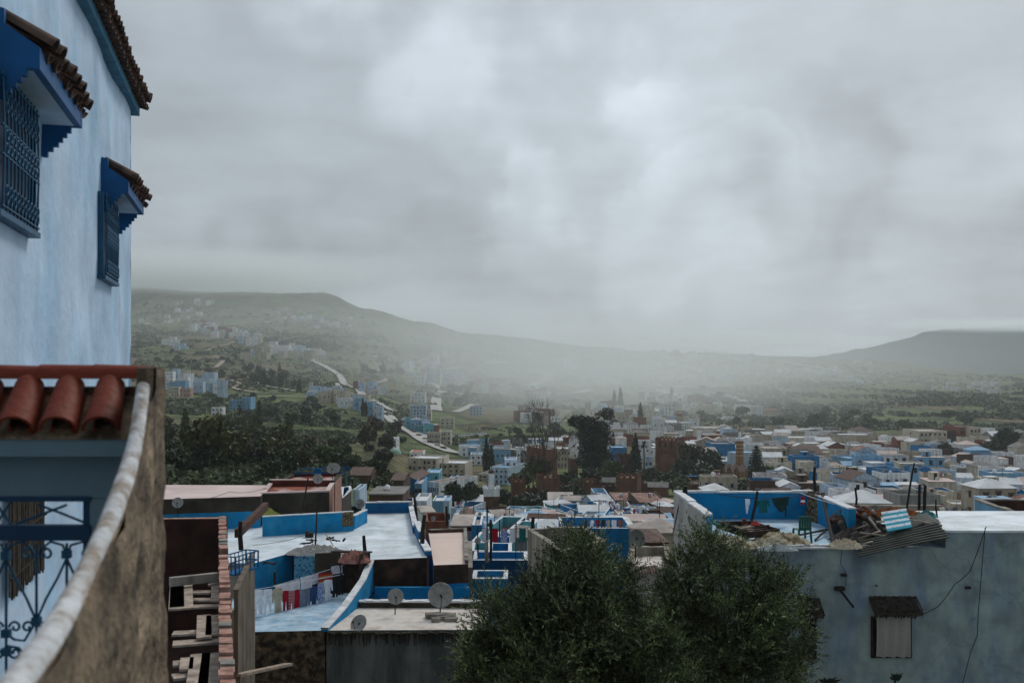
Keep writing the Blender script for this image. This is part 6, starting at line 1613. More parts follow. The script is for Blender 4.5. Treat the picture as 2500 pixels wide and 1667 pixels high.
M_TARP = mat('crumpled_beige_tarp', (.46, .41, .30), var=.2, scale=3, stain=(.22, .17, .10), sscale=2.5, samt=.7)
heap('rubbish_heap', 'white rubble and rags on the front corner of the white terrace', G(775, 1352, ZW), 1.5, .55, .35, mat('pale_rubble', (.62, .60, .57), var=.35, scale=5, stain=(.2, .17, .14), sscale=5, samt=.8), seed=4, sharp=.5, cat='rubble')
heap('rubbish_heap', 'pink and black scrap pile right of the laundry line', G(865, 1372, ZW) + Vector((0, 0, 0)), .75, .4, .5, mat('pink_scrap', (.42, .2, .16), var=.4, scale=3), seed=6, cat='rubble')
cloth('curtain', 'blue patterned curtain on the terrace front wall', P(718, 1357, 44.4), P(768, 1357, 44.4), 1.25, [FB['print_']], folds=4, amp=.04, seed=5, cat='curtain')
cloth('reed_screen', 'dark brown reed screen right of the blue patterned curtain', P(769, 1350, 44.3), P(832, 1348, 44.3), 1.3, [M_DKOL], folds=12, amp=.02, seed=6, cat='screen')
cloth('blanket', 'dark ribbed blanket hanging beside the short black post', P(876, 1354, 43.8), P(903, 1346, 44.6), 1.0, [mat('dark_ribbed_blanket', (.05, .04, .035))], folds=3, amp=.06, seed=7, cat='blanket')
e = empty('roof_board', (0, 0, 0), 'dark board propped over the scrap pile', 'board'); b = MB(); b.bar(P(812, 1345, 45.2), P(905, 1348, 44.6), .35, .06); b.build('board', M_DWOOD, e)
cloth('carpet', 'brown fringed carpet hanging over the blue parapet', P(784, 1252, 52.4), P(862, 1249, 52.7), .75, [FB['rug']], folds=1, amp=.02, seed=8, cat='carpet')
cloth('tarp', 'yellow green tarp draped behind the blue parapet', P(639, 1262, 52.5), P(695, 1262, 53.5), -.5, [FB['tarp']], folds=2, amp=.1, seed=9, cat='tarp', strips=[[(0, 0, 1), (.35, .12, .78), (.7, .2, .5), (1, .26, .34)]])
cloth('hanging_cloth', 'white cloth laid over the middle of the blue parapet', P(733, 1256, 52.1), P(768, 1254, 52.2), .22, [FB['white']], folds=1, amp=.02, seed=10)
e = empty('bench', (0, 0, 0), 'small black box lying on the white terrace', 'box'); b = MB(); p = G(755, 1311, ZW); b.box((p.x, p.y, ZW + .12), (.42, .3, .24), rz=.2); b.box((p.x - .1, p.y, ZW + .28), (.12, .2, .08)); b.build('box', M_BLACK, e)
e = empty('chair', (0, 0, 0), 'black chair back standing before the blue wall of the pink house', 'chair'); b = MB(); p = G(495, 1284, ZW)
for x in (-.25, .25):
    for y in (-.2, .2): b.bar((p.x + x, p.y + y, ZW), (p.x + x, p.y + y, ZW + (.95 if y > 0 else .45)), .05)
b.box((p.x, p.y, ZW + .47), (.55, .45, .05)); b.box((p.x, p.y + .2, ZW + .78), (.55, .04, .4)); b.build('frame', M_BLACK, e)
for k, (px, py) in enumerate(((762, 1337), (800, 1334), (826, 1338), (748, 1345), (657, 1376))):
    e = empty('scrap_piece', G(px, py, ZW) + Vector((0, 0, .35 if k < 4 else 0)), ['bent dark scrap on the rubble, leftmost', 'dark scrap piece in the middle of the rubble', 'black bag at the right end of the rubble', 'curved tile shard on the rubble front', 'dark rag on the left corner of the terrace edge'][k], 'scrap'); b = MB()
    for j in range(4): b.bar((rnd.uniform(-.3, .3), rnd.uniform(-.15, .15), 0), (rnd.uniform(-.35, .35), rnd.uniform(-.1, .1), rnd.uniform(.02, .14)), .1, .05)
    b.build('scrap', M_BLACK, e)

GL = 'clothes in the blue laundry court behind the parapet room'
for k, (x0, x1, st, c, lab) in enumerate(((1440, 1450, SHIRT, 'white', 'white shirt hanging in the distant blue laundry court'), (1455, 1464, SHIRT, 'red', 'red shirt hanging in the distant blue laundry court'), (1468, 1477, TROUS, 'dark', 'black trousers hanging in the distant blue laundry court'),
        (1481, 1489, SHIRT, 'beige', 'beige shirt hanging in the distant blue laundry court'), (1493, 1505, None, 'white', 'white sheet hanging in the distant blue laundry court'), (1510, 1519, SHIRT, 'orange', 'orange shirt hanging in the distant blue laundry court'))):
    cloth('shirt' if st is SHIRT else 'trousers' if st is TROUS else 'bed_sheet', lab, P(x0, 1269, 97), P(x1, 1269, 97), .8, [FB[c]], folds=1.5, amp=.03, group=GL, seed=60 + k, strips=st, cat='shirt' if st is SHIRT else 'trousers' if st is TROUS else 'sheet')
wire('clothesline', 'thin clothesline in the distant blue laundry court', [P(1400, 1268, 97), P(1535, 1268, 97)], .015, None, .02, 'clothesline')
# loose cables lying and hanging over the near roofs
wire('cable', 'thin black cable strung across the white terrace toward the dish', [P(617, 1330, 47), P(760, 1300, 52), P(880, 1240, 57)], .012, None, .12, 'cable')
wire('cable', 'thin wire from the tall black pole to the leaning black pole', [P(1011, 1203, 58), P(1036, 1262, 47)], .012, None, .25, 'wire')
wire('cable', 'dark cable hanging over the dark stained front wall', [P(930, 1366, 45.4), P(960, 1385, 45.3), P(1020, 1372, 45.4)], .015, None, .1, 'cable')
wire('cable', 'thin wire running over the pink roof from the pale dish', [P(440, 1222, 50), P(560, 1200, 53), P(650, 1190, 56)], .012, None, .15, 'wire')
# satellite dishes
def dish(px, py, r_px, Y, base_py, label, yaw=0.3, tilt=0.35, m=None, arm=True):
    c = P(px, py, Y); r = r_px / F * Y; zb = (HY - base_py) / F * Y
    e = empty('satellite_dish', (c.x, Y, zb), label, 'satellite dish', 'satellite dishes on the roofs', yaw)
    h = c.z - zb; T_ = Matrix.Translation((0, -.12 * r / .4, h)) @ Matrix.Rotation(-tilt, 4, 'X') @ Matrix.Rotation(math.pi / 2, 4, 'X')
    b = MB(); prof = [(r * t, -.22 * r * (1 - t * t)) for t in (.01, .3, .55, .8, 1)]
    b.lathe(prof, 20, T=T_); b.lathe([(q_[0], q_[1] - .02) for q_ in prof], 20, T=T_); b.lathe([(r, 0), (r * 1.03, -.01), (r, -.02)], 20, T=T_)
    b.build('reflector', m or M_DISH, e)
    b = MB(); b.tube([(0, .05, 0), (0, .05, h)], max(.025, r * .06), 6); b.tube([(0, .05, h), (0, -.1, h - .1 * r)], r * .08, 6); b.build('mast', M_BLACK, e)
    if arm:
        b = MB(); tip = T_ @ Vector((0, -r * .25, r * .95)); low = T_ @ Vector((0, -r * .95, 0)); b.tube([low, tip], max(.012, r * .03), 5); b.box(tip, (r * .14, r * .2, r * .14)); b.build('feed_arm', M_BLACK, e)
dish(965, 1454, 19, 40.5, 1510, 'smaller grey dish on the cream roof, left of the big one', .25)
dish(1075, 1450, 30, 40.3, 1512, 'big grey satellite dish on the broken concrete block', .15)
dish(879, 1519, 22, 38.4, 1540, 'grey dish low at the front left corner of the cream roof', -.5, .6)
dish(1553, 1312, 22, 41, 1372, 'big dark dish above the brown tile row', .5, .4, mat('dark_grey_dish', (.13, .14, .13), rough=.6))
dish(434, 1226, 13, 50, 1285, 'pale dish beside the garden wall, left of the pink house', .2)
dish(880, 1229, 12, 57, 1272, 'pale dish at the left end of the white terrace back wall', -.2)
dish(776, 1168, 12, 59, 1205, 'grey dish in front of the blue one on the red roof', .2, arm=True)
dish(775, 1152, 10, 62.5, 1176, 'round blue dish on the red roof', .1, m=M_BLUED, arm=False)
dish(811, 1143, 13, 62, 1176, 'front dish of the overlapping pair on the red roof', .1)
dish(818, 1142, 12, 63, 1170, 'rear dish of the overlapping pair on the red roof', .3)
for k, (px, py, r_, Y, bp, lab) in enumerate([(1167, 1319, 8, 50, 1348, 'brown dish with long mast over the aqua parapet'), (1187, 1302, 5, 58, 1330, 'small round dish on the white roofed house'), (1187, 1314, 5, 58, 1335, 'lower small dish on the white roofed house'),
      (1197, 1281, 7, 62, 1305, 'teal dish with a tall mast over the aqua courtyard'), (1172, 1254, 5, 140, 1275, 'dark dish at the foot of the brown minaret, leftmost'), (1165, 1262, 5, 135, 1276, 'dark dish below the leftmost one near the minaret'),
      (1182, 1265, 6, 130, 1284, 'grey dish in the middle of the cluster by the minaret'), (1206, 1272, 5, 120, 1290, 'grey dish right of the minaret cluster'), (1255, 1281, 6, 100, 1300, 'pale dish on the wall right of the aqua courtyard'),
      (1058, 1265, 6, 95, 1282, 'dish with blue rim beside the light blue stair block'), (1452, 1230, 4, 200, 1240, 'small dish left of the roofless blue box'), (2020, 1180, 5, 300, 1192, 'small dish behind the hanging carpet'),
      (2130, 1205, 5, 260, 1218, 'pale dish in the rows right of the carpet'), (2350, 1196, 5, 300, 1207, 'pale dish on the beige house at the right'), (1985, 1215, 5, 250, 1228, 'white dish just behind the blue terrace corner')]):
    dish(px, py, r_, Y, bp, lab, yaw=.2 * (k % 4) - .3, m=FB['teal'] if 'teal' in lab else None)
# ---------------------------------------------------------------- the big house on the right with the blue walled roof terrace
M_FACADE = mat('grey_blue_facade', (0.30, 0.38, 0.37), var=0.18, scale=1.6, stain=(0.13, 0.20, 0.31), sscale=1.0, samt=0.8, bump=0.4, bscale=8, thresh=(0.46, 0.70), streak=0.3, crack=0.35)
M_SIDE = mat('pale_grey_side_wall', (0.46, 0.46, 0.44), var=0.12, scale=0.9, stain=(0.26, 0.26, 0.25), sscale=0.9, samt=0.6, streak=True, bump=0.4, bscale=8)
XL, XR, YF, YB = 5.9, 10.9, 30.3, 36.3
ZT, ZR = -5.45, -4.98
XM = 13.2
def right_house():
    V = Vector
    e = terrace('house', 'big grey blue house with blue walled roof terrace at the lower right', [V((XL, YF, 0)), V((XM, YF, 0)), V((XM, YB, 0)), V((XR, YB, 0)), V((XL, YB, 0))], ZT, -16, [M_FACADE, M_FACADE, M_SIDE, M_SIDE, M_SIDE], M_ROOFB,
                para=[0, 0, .25, .95, .95], cap=M_WHITE, inner=M_BLUEW, t=.24)
    Mi = inv(e)
    b = MB(Mi); pts = [(XM + .003, YF, 0), (24, YF - .2, 0), (24, 34.4, 0), (XM + .003, 34.4, 0)]
    b.prism([(p[0], p[1]) for p in pts], -16, ZR, 0, dotop=False); b.build('wall', M_FACADE, e)
    b = MB(Mi); n = 14; poly = [(XM + .003, YF - .03)] + [(XM + (24 - XM) * k / n, YF - .03 - .2 * k / n - rnd.uniform(0, .04)) for k in range(1, n + 1)] + [(24, 34.4), (XM + .003, 34.4)]
    b.prism(poly, ZR + .002, ZR + .07, 0); b.build('roof', M_ROOFW, e)
    # curtained window
    def win(x0, x1, y0, y1, curtain):
        a, c = P(x0, y0, YF), P(x1, y1, YF)
        b = MB(Mi); cx, cz, w, h = (a.x + c.x) / 2, (a.z + c.z) / 2, c.x - a.x, a.z - c.z
        b.box((cx, YF - .01, cz), (w, .04, h), 0)
        for x in (a.x, c.x): b.box((x, YF - .03, cz), (.05, .08, h), 1)
        b.box((cx, YF - .03, c.z), (w + .05, .08, .05), 1)
        return b.build('window', [M_OPEN, M_DWOOD], e)
    win(2128, 2222, 1504, 1602, True); win(1962, 1990, 1508, 1604, False)
    def hood(x0, x1, y0, y1):
        a, c = P(x0, y0, YF), P(x1, y1, YF); b = MB(Mi)
        z1, z0 = a.z, c.z; d = .5
        b.add([(a.x, YF + .0, z1), (c.x - .22, YF, z1), (c.x, YF - d, z0 + .06), (a.x - .02, YF - d, z0 + .06), (a.x, YF, z1 - .1), (c.x - .22, YF, z1 - .1), (c.x, YF - d, z0), (a.x - .02, YF - d, z0)],
              ((0, 3, 2, 1), (3, 7, 6, 2), (4, 5, 6, 7), (1, 2, 6, 5), (0, 4, 7, 3)))
        n = int((c.x - a.x) / .035)
        for k in range(n):   # ragged thatch fringe
            x = a.x + (c.x - a.x) * k / n; b.bar((x, YF - d * rnd.uniform(.9, 1.02), z0 + .07), (x + rnd.uniform(-.03, .03), YF - d * rnd.uniform(.8, 1.05), z0 - rnd.uniform(.02, .14)), .03, .03)
            b.bar((x, YF - .02, z1 + rnd.uniform(0, .03)), (x + rnd.uniform(-.03, .03), YF - d, z0 + .09 + rnd.uniform(0, .03)), .03, .02)
        b.build('window_hood', mat('mossy_hood_thatch', (.045, .04, .03), var=.5, scale=8), e)
    hood(2122, 2238, 1456, 1490); hood(1940, 2002, 1460, 1494)
right_house()
slab_wall('parapet_wall', 'blue parapet with white coping at the right side of the blue terrace', Vector((XR, 31.9, 0)), Vector((XR, YB - .1, 0)), ZT + .004, ZT + .95, .24, M_BLUEW, M_WHITE)
cloth('curtain', 'grey checked curtain hanging outside the barred window', P(2140, 1504, YF - .12), P(2223, 1506, YF - .16), 1.22, [FB['curt']], folds=3.5, amp=.09, seed=40, cat='curtain')
wire('cable', 'black cable sagging from the roof edge to the window hood', [P(2408, 1284, YF - .25), P(2368, 1394, YF - .25), P(2332, 1424, YF - .25), P(2290, 1480, YF - .25), P(2226, 1508, YF - .25)], .012, None, .03, 'cable')
wire('cable', 'black cable running down the right part of the facade', [P(2405, 1288, YF - .26), P(2396, 1400, YF - .26), P(2388, 1500, YF - .26), P(2386, 1550, YF - .26), P(2370, 1590, YF - .26), P(2348, 1675, YF - .26)], .012, None, .0, 'cable')
wire('cable', 'thin cable hanging from the terrace edge over the facade', [P(2055, 1345, YF - .1), P(2052, 1375, YF - .1), P(2066, 1400, YF - .1), P(2064, 1430, YF - .1)], .01, None, .0, 'cable')
e = empty('bracket', P(2052, 1440, YF - .1), 'broken dark bracket with a short slanting pole on the facade', 'bracket'); b = MB(inv(e)); b.bar(P(2050, 1438, YF - .05), P(2084, 1482, YF - .5), .05); b.box(P(2050, 1436, YF - .06), (.3, .12, .12)); b.box(P(2060, 1403, YF - .1), (.16, .12, .07)); b.build('arm', M_BLACK, e)
e = empty('wall_hook', P(2363, 1434, YF - .1), 'small dark hook on the facade between the two cables', 'hook'); b = MB(inv(e)); b.box(P(2363, 1434, YF - .12), (.16, .08, .07)); b.box(P(2140, 1429, YF - .1), (.05, .05, .05)); b.build('hook', M_BLACK, e)
wire('cable', 'cable fixed on the pale side wall of the terrace', [P(1660, 1213, 35.4), P(1652, 1260, 35.1), P(1643, 1300, 34.8)], .02, None, .0, 'cable')
# clothesline over the terrace
LY = 34.6
pole(1849, 1199, 1834, 1274, LY, 'leaning black pole holding the terrace clothesline', .055, Y1=LY)
wire('clothesline', 'dark clothesline across the blue terrace', [P(1745, 1203, 35.8), P(1846, 1216, LY), P(1925, 1212, 34.8), P(1984, 1200, 35.8)], .014, None, .03, 'clothesline')
GR = 'clothes on the line over the blue terrace'
cloth('hanging_cloth', 'crumpled white cloth on the terrace clothesline', P(1818, 1217, LY), P(1832, 1218, LY), .52, [FB['white']], folds=1, amp=.05, seed=41, group=GR, strips=[[(0, .1, .9), (.3, .1, .95), (.4, .15, .7), (.7, .25, .6), (1, .35, .5)]])
cloth('shirt', 'teal shirt hanging right of the leaning pole', P(1849, 1221, LY), P(1877, 1219, LY), .45, [FB['teal']], folds=1.5, amp=.04, seed=42, strips=SHIRT, cat='shirt', group=GR)
cloth('shirt', 'dark green pullover on the terrace clothesline', P(1884, 1215, LY), P(1926, 1213, LY), .50, [FB['green']], folds=1.5, amp=.06, seed=43, strips=[[(0, 0, 1), (.2, .02, .98), (.5, .12, .97), (.8, .35, .75), (1, .45, .62)], [(0, .74, .92), (.7, .72, .85), (1.35, .76, .82)]], cat='shirt', group=GR)
cloth('hanging_cloth', 'small red and white cloth near the carpet', P(1954, 1212, LY), P(1966, 1212, LY), .28, [FB['red'], FB['white']], folds=1, amp=.03, seed=44, stripes=1, strips=[[(0, .1, .9), (.4, .15, .85), (.7, 0, 1), (1, .2, .8)]], group=GR)
wire('clothesline', 'pale rope from the terrace corner to the orange rags', [P(1955, 1203, 35.5), P(2010, 1222, 34), P(2090, 1243, 32)], .014, M_WHITE, .02, 'rope')
cloth('carpet', 'long patterned brown carpet hanging over the terrace corner', P(1975, 1198, 35.6), P(2013, 1203, 34.9), 1.25, [FB['rug']], folds=1.6, amp=.10, seed=45, cat='carpet', strips=[[(0, 0, 1), (.3, 0, 1), (.6, -.04, 1.02), (.85, -.05, 1.06), (.95, .08, .98), (1, .3, .8)]])
# green plastic chair
def chair():
    p = G(1958, 1322, ZT); e = empty('plastic_chair', (p.x, p.y, ZT), 'dark green plastic chair seen from behind on the blue terrace', 'chair', None, .15); mg = mat('green_plastic', (.005, .085, .06), rough=.4, var=.1)
    b = MB(); b.box((0, .0, .40), (.42, .42, .03)); b.build('seat', mg, e)
    b = MB()
    for k in range(5): b.box((-.17 + .085 * k, -.22 - .02 * abs(k - 2) * 0, .62), (.07, .025, .42))
    b.box((0, -.22, .80), (.42, .03, .07)); b.box((0, -.215, .44), (.42, .03, .07)); b.build('backrest', mg, e)
    for x, y in ((-.19, -.2), (.19, -.2), (-.19, .2), (.19, .2)):
        b = MB(); b.bar((x, y, .385), (x * 1.12, y * 1.12, 0), .06, .05); b.build('leg', mg, e)
chair()
# tarps, trolley frame with sticks
M_TARP2 = mat('cream_tarp_painted_folds', (.58, .52, .38), var=.3, scale=5, stain=(.24, .17, .08), sscale=3.5, samt=.9, bump=.8, bscale=5, thresh=(.48, .58))  # second tone paints dark fold shade into the colour
heap('tarp', 'crumpled beige tarpaulin left of the slatted bed frame', G(1770, 1335, ZT), 1.05, .55, .36, M_TARP2, seed=11, sharp=.12, cat='tarp', part='sheet')
heap('tarp', 'torn beige tarpaulin right of the slatted bed frame', G(1905, 1330, ZT), 1.0, .5, .40, M_TARP2, seed=12, sharp=.12, cat='tarp', part='sheet')
heap('plastic_sheet', 'pale grey plastic sheet at the terrace edge', G(1900, 1343, ZT), .6, .2, .16, mat('pale_plastic', (.40, .45, .46), rough=.4), seed=13, cat='plastic sheet', part='sheet')
heap('cloth_bundle', 'dirty white cloth bundle left of the corrugated sheets', G(2062, 1336, ZT), .55, .35, .25, FB['beige'], seed=14, cat='cloth', part='sheet')
def bed():
    p = G(1842, 1325, ZT); e = empty('stick_tray', (p.x, p.y, ZT + .3), 'dark wooden frame heaped with sticks on the tarpaulin', 'frame', None, .5)
    b = MB(); b.bar((-.75, -.35, .1), (-.75, .9, .22), .05, .22); b.bar((.65, -.35, .05), (.65, .9, .12), .05, .2); b.bar((-.78, -.38, .06), (.68, -.38, .04), .05, .2); b.bar((-.78, .9, .2), (.68, .9, .12), .05, .2); b.build('rails', M_DWOOD, e)
    b = MB()
    for k in range(20): x, y = rnd.uniform(-.5, .4), rnd.uniform(-.25, .8); a = rnd.uniform(-.5, .5); b.bar((x - .35 * math.cos(a), y - .35 * math.sin(a), rnd.uniform(.02, .15)), (x + .35 * math.cos(a), y + .35 * math.sin(a), rnd.uniform(.02, .2)), .06, .04, k % 3 == 0)
    b.build('sticks', [M_WOOD, M_DWOOD], e)
bed()
heap('cloth_bundle', 'small crumpled red cloth on the heap of sticks', P(1844, 1281, 31.6), .16, .12, .12, mat('coral_red_cloth', (.5, .07, .06)), seed=15, cat='cloth', part='cloth')
e = empty('jar', P(1817, 1272, 32), 'dark red jar standing behind the heap of sticks', 'jar'); b = MB(); b.lathe([(.001, -.35), (.09, -.34), (.11, -.1), (.06, .03), (.07, .08), (.001, .08)], 12); b.build('jar', M_RUSTW, e)
e = empty('plank', (0, 0, 0), 'dark blue board lying on the left terrace coping', 'plank'); b = MB(); b.bar(P(1722, 1262, 31.6), P(1757, 1284, 29.9), .14, .07); b.build('board', FB['teal'], e)
for k, (a, c, lab) in enumerate((((1955, 1305, 32.2), (2020, 1292, 33.2), 'dark stick on the pale terrace floor, left of the firewood sack'), ((1990, 1318, 31.4), (2018, 1292, 32.6), 'thick dark stick leaning near the carpet foot'), ((2035, 1330, 30.8), (2008, 1210, 34.8), 'long dark pole leaning from the terrace edge to the carpet'))):
    e = empty('stick', P(*a), lab, 'stick'); b = MB(inv(e)); b.tube([P(*a), P(*c)], .035 + .02 * (k == 2), 6); b.build('stick', M_DWOOD, e)
e = empty('edge_boards', (0, 0, 0), 'loose white boards along the front edge of the terrace', 'boards'); b = MB()
for k in range(12): x = 7.8 + k * .26; b.bar((x, YF + rnd.uniform(-.03, .15), ZT + .04 + rnd.random() * .04), (x + rnd.uniform(.3, .7), YF + rnd.uniform(-.03, .15), ZT + .04 + rnd.random() * .05), .12, .03, k % 2)
b.bar((7.4, YF - .03, ZT + .008), (10.6, YF - .03, ZT + .008), .14, .05, 0)
b.build('boards', [M_WHITE, M_CONC], e)
def sack():
    p = G(2058, 1305, ZT); e = empty('firewood_sack', (p.x + .38, p.y - .1, ZT), 'bulging net sack of round logs and stones', 'sack'); r = random.Random(5)
    b = MB(); b.lathe([(.05, 0), (.72, .02), (.78, .3), (.6, .62), (.3, .8), (.02, .86)], 14); b.build('sack', M_BLACK, e)
    b = MB()
    for k in range(90):
        a, t = r.uniform(0, 6.28), r.uniform(.1, 1.35); c = Vector((.80 * math.cos(a) * math.cos(t * .95), .80 * math.sin(a) * math.cos(t * .95), .12 + .80 * math.sin(t)))
        s = r.uniform(.07, .13); b.lathe([(.01, -s * .6), (s * .8, -s * .35), (s, 0), (s * .8, s * .35), (.01, s * .6)], 7, c=c, T=Matrix.Rotation(r.uniform(0, 3), 4, 'X'), mi=k % 3 == 0)
    b.build('logs', [mat('grey_log_ends', (.16, .14, .12), var=.4, scale=6), M_RUSTW], e)
sack()
def corrugated(name, label, TL, TR, BR, BL, m, waves=12, amp=.02, along=True, cat='metal sheet', nw=None):
    e = empty(name, TL, label, cat); Mi = inv(e); b = MB(Mi); TL, TR, BR, BL = map(Vector, (TL, TR, BR, BL))
    nrm = (TR - TL).cross(BL - TL).normalized(); nv_ = waves * 6
    rows = []
    for j in range(nv_ + 1):
        v = j / nv_; o = nrm * (amp * math.sin(v * waves * 2 * math.pi)); row = []
        for i in range(7):
            u = i / 6
            p = (TL * (1 - u) + TR * u) * (1 - v) + (BL * (1 - u) + BR * u) * v if along else (TL * (1 - v) + TR * v) * (1 - u) + (BL * (1 - v) + BR * v) * u
            row.append(p + o + nrm * (.015 * math.sin(u * 5 + v * 2)))
        rows.append(row)
    for s in (0, 1):
        pts = [p + nrm * (.006 * s) for r_ in rows for p in r_]
        b.add(pts, [(j * 7 + i, j * 7 + i + 1, (j + 1) * 7 + i + 1, (j + 1) * 7 + i) for j in range(nv_) for i in range(6)], 0, True)
    b.build('sheet', m, e)
M_CORR = mat('dark_green_corrugated', (.035, .045, .034), var=.3, scale=2.5, stain=(.02, .018, .014), sscale=2, samt=.6, rough=.55)
M_CORG = mat('grey_corrugated', (.20, .20, .18), var=.35, scale=3, stain=(.07, .06, .05), sscale=3, samt=.8, rough=.5)
corrugated('corrugated_sheet', 'long dark green corrugated sheet hanging over the facade edge', P(2100, 1318, 30.7), P(2288, 1275, 31.0), P(2317, 1312, 29.9), P(2093, 1359, 29.8), M_CORR, 7, amp=.035)
corrugated('corrugated_sheet', 'grey corrugated sheet with torn white film on the pile', P(2098, 1308, 31.6), P(2170, 1285, 31.8), P(2190, 1300, 30.8), P(2112, 1326, 30.7), M_CORG, 7)
corrugated('corrugated_sheet', 'dark corrugated sheet under the blue striped panel', P(2090, 1290, 32.0), P(2240, 1262, 32.0), P(2262, 1286, 31.1), P(2105, 1310, 31.2), M_CORR, 9)
corrugated('corrugated_sheet', 'small grey corrugated sheet right of the striped panel', P(2212, 1262, 31.9), P(2262, 1252, 31.9), P(2285, 1272, 31.1), P(2222, 1288, 31.1), M_CORG, 6)
corrugated('corrugated_sheet', 'brown grey sheet at the right end of the junk pile', P(2255, 1255, 32.3), P(2290, 1268, 31.6), P(2300, 1284, 31.0), P(2262, 1280, 31.0), M_CORG, 6)
def striped():
    TL, TR, BR, BL = P(2151, 1252, 31.7), P(2212, 1243, 31.7), P(2227, 1288, 30.75), P(2167, 1299, 30.7)
    e = empty('striped_panel', TL, 'white and turquoise striped panel lying on the corrugated sheets', 'panel'); b = MB(inv(e)); n = 8; nr = (TR - TL).cross(BL - TL).normalized() * -.04
    for k in range(n):
        a, c, d, f = TL.lerp(BL, k / n), TR.lerp(BR, k / n), TR.lerp(BR, (k + 1) / n), TL.lerp(BL, (k + 1) / n)
        b.add([a, c, d, f, a + nr, c + nr, d + nr, f + nr], ((0, 1, 2, 3), (4, 5, 6, 7), (0, 1, 5, 4), (1, 2, 6, 5), (2, 3, 7, 6), (3, 0, 4, 7)), 0 if k % 2 == 0 else 1)
    b.build('panel', [mat('cracked_white_plastic', (.66, .72, .76), stain=(.12, .3, .36), sscale=9, samt=.8, thresh=(.55, .6)), mat('turquoise_stripe', (.02, .30, .42))], e)
striped()
for k, (x0, y0, x1, y1, Y, w) in enumerate(((2070, 1322, 2150, 1296, 31.2, .12), (2100, 1300, 2180, 1310, 30.9, .09), (2140, 1275, 2230, 1262, 31.6, .1), (2060, 1300, 2120, 1280, 31.8, .08), (2230, 1270, 2300, 1282, 31.2, .1), (2120, 1262, 2150, 1300, 31.5, .14), (2095, 1330, 2130, 1322, 30.6, .2))):
    e = empty('scrap_board', P(x0, y0, Y), 'loose board thrown over the corrugated sheets', 'board', 'boards on the junk pile'); b = MB(inv(e)); b.bar(P(x0, y0, Y), P(x1, y1, Y - .2), w, .04, k % 2); b.build('board', [M_WOOD, M_CONC], e)
M_ORG = mat('faded_orange_cloth', (.46, .14, .04), var=.4, scale=4, stain=(.09, .035, .02), sscale=4, samt=.7)
cloth('hanging_cloth', 'orange and brown rag hanging at the left end of the junk pile', P(2088, 1240, 32.4), P(2126, 1246, 32.1), .48, [M_ORG], folds=2, amp=.07, seed=50)
heap('rag_pile', 'long orange rag pile on top of the corrugated sheets', P(2185, 1254, 32.6) + Vector((0, 0, -.05)), 1.05, .3, .2, M_ORG, seed=16, cat='rags', part='rags', sharp=.5)
heap('rubbish_heap', 'dark scrap heap under the corrugated sheets', Vector((11.6, 31.6, ZT)), 1.5, .9, .5, mat('dark_scrap', (.06, .05, .045), var=.5, scale=4), seed=17, cat='scrap')
heap('rubbish_heap', 'turquoise and white scraps at the right end of the rags', P(2262, 1262, 32.2), .35, .25, .2, mat('turquoise_scraps', (.08, .28, .28), var=.5, scale=8), seed=18, cat='scrap')
for k in range(5):
    a = (2272 + k * 14, 1266 + k * 5, 32.2 - k * .1); e = empty('stick', P(*a), 'pale split stick lying on the white roof', 'stick', 'pale split sticks on the white roof'); b = MB(inv(e)); b.bar(P(*a), P(a[0] + 36, a[1] + 14 + k, 31.7), .05, .03); b.build('stick', M_WOOD, e)
for px0, y0, px1, y1, Y, r_, lab in ((2232, 1130, 2214, 1240, 33, .035, 'thin tall leaning mast above the orange rags'), (2245, 1182, 2244, 1244, 33, .05, 'black pole behind the rags, left of the pair'), (2259, 1184, 2257, 1255, 32.8, .06, 'thick black pole behind the rags, right of the pair'),
      (2088, 1190, 2089, 1246, 33, .04, 'black pole left of the orange rag'), (1989, 1140, 1991, 1200, 36, .06, 'black pole rising behind the hanging carpet'), (2285, 1218, 2288, 1262, 33, .03, 'thin twig pole on the white roof'), (1673, 1186, 1674, 1212, 36, .10, 'dark wrapped stub on the terrace back wall')):
    pole(px0, y0, px1, y1, Y, lab, r_)
# neighbours at the right edge
terrace('house', 'low house with pale blue side wall and dark sunken roof at the right edge', [Vector((18.2, 34.7, 0)), Vector((24, 34.7, 0)), Vector((24, 40, 0)), Vector((18.6, 40, 0))], -5.9, -16, [WALLS['light blue'], M_CONC, M_CONC, WALLS['light blue']], M_DKBR, para=[.3, .6, .62, .6], cap=M_CONC, inner=M_DKBR)
terrace('house', 'beige roof with wavy parapet behind the white roof', [Vector((13.6, 36.5, 0)), Vector((16.2, 36, 0)), Vector((18.2, 42, 0)), Vector((13.8, 42, 0))], -6.2, -16, M_CONCB, M_ROOFD, para=[.5, .3, .4, .5], cap=M_CONCB, inner=M_CONCB)
heap('rubbish_heap', 'grey arched tin cover right of the thin twig pole', Vector((17.0, 38, -5.9)), .9, .9, .6, M_CORG, seed=19, cat='tin cover', sharp=.03)
# dark leaves at the bottom edge
for k, (px, py, lab) in enumerate(((2020, 1668, 'dark leafy sprig at the bottom edge, left of the pair'), (2185, 1660, 'dark leafy sprig at the bottom edge, right of the pair'))):
    c = P(px, py, 24); e = empty('plant', c, lab, 'plant', 'dark sprigs at the bottom edge'); b = MB()
    for j in range(16):
        a = rnd.uniform(-1, 1); L = rnd.uniform(.15, .4); d = Vector((math.sin(a), rnd.uniform(-.3, .3), math.cos(a) * .6)); s = Vector((d.z, 0, -d.x)) * .05
        b.quad(Vector((0, 0, -.4)) * 0, d * L * .5 + s, d * L, d * L * .5 - s)
    b.tube([(0, 0, -1.5), (0, 0, 0)], .03, 5); b.build('leaves', mat('dark_sprig', (.02, .03, .018)), e)
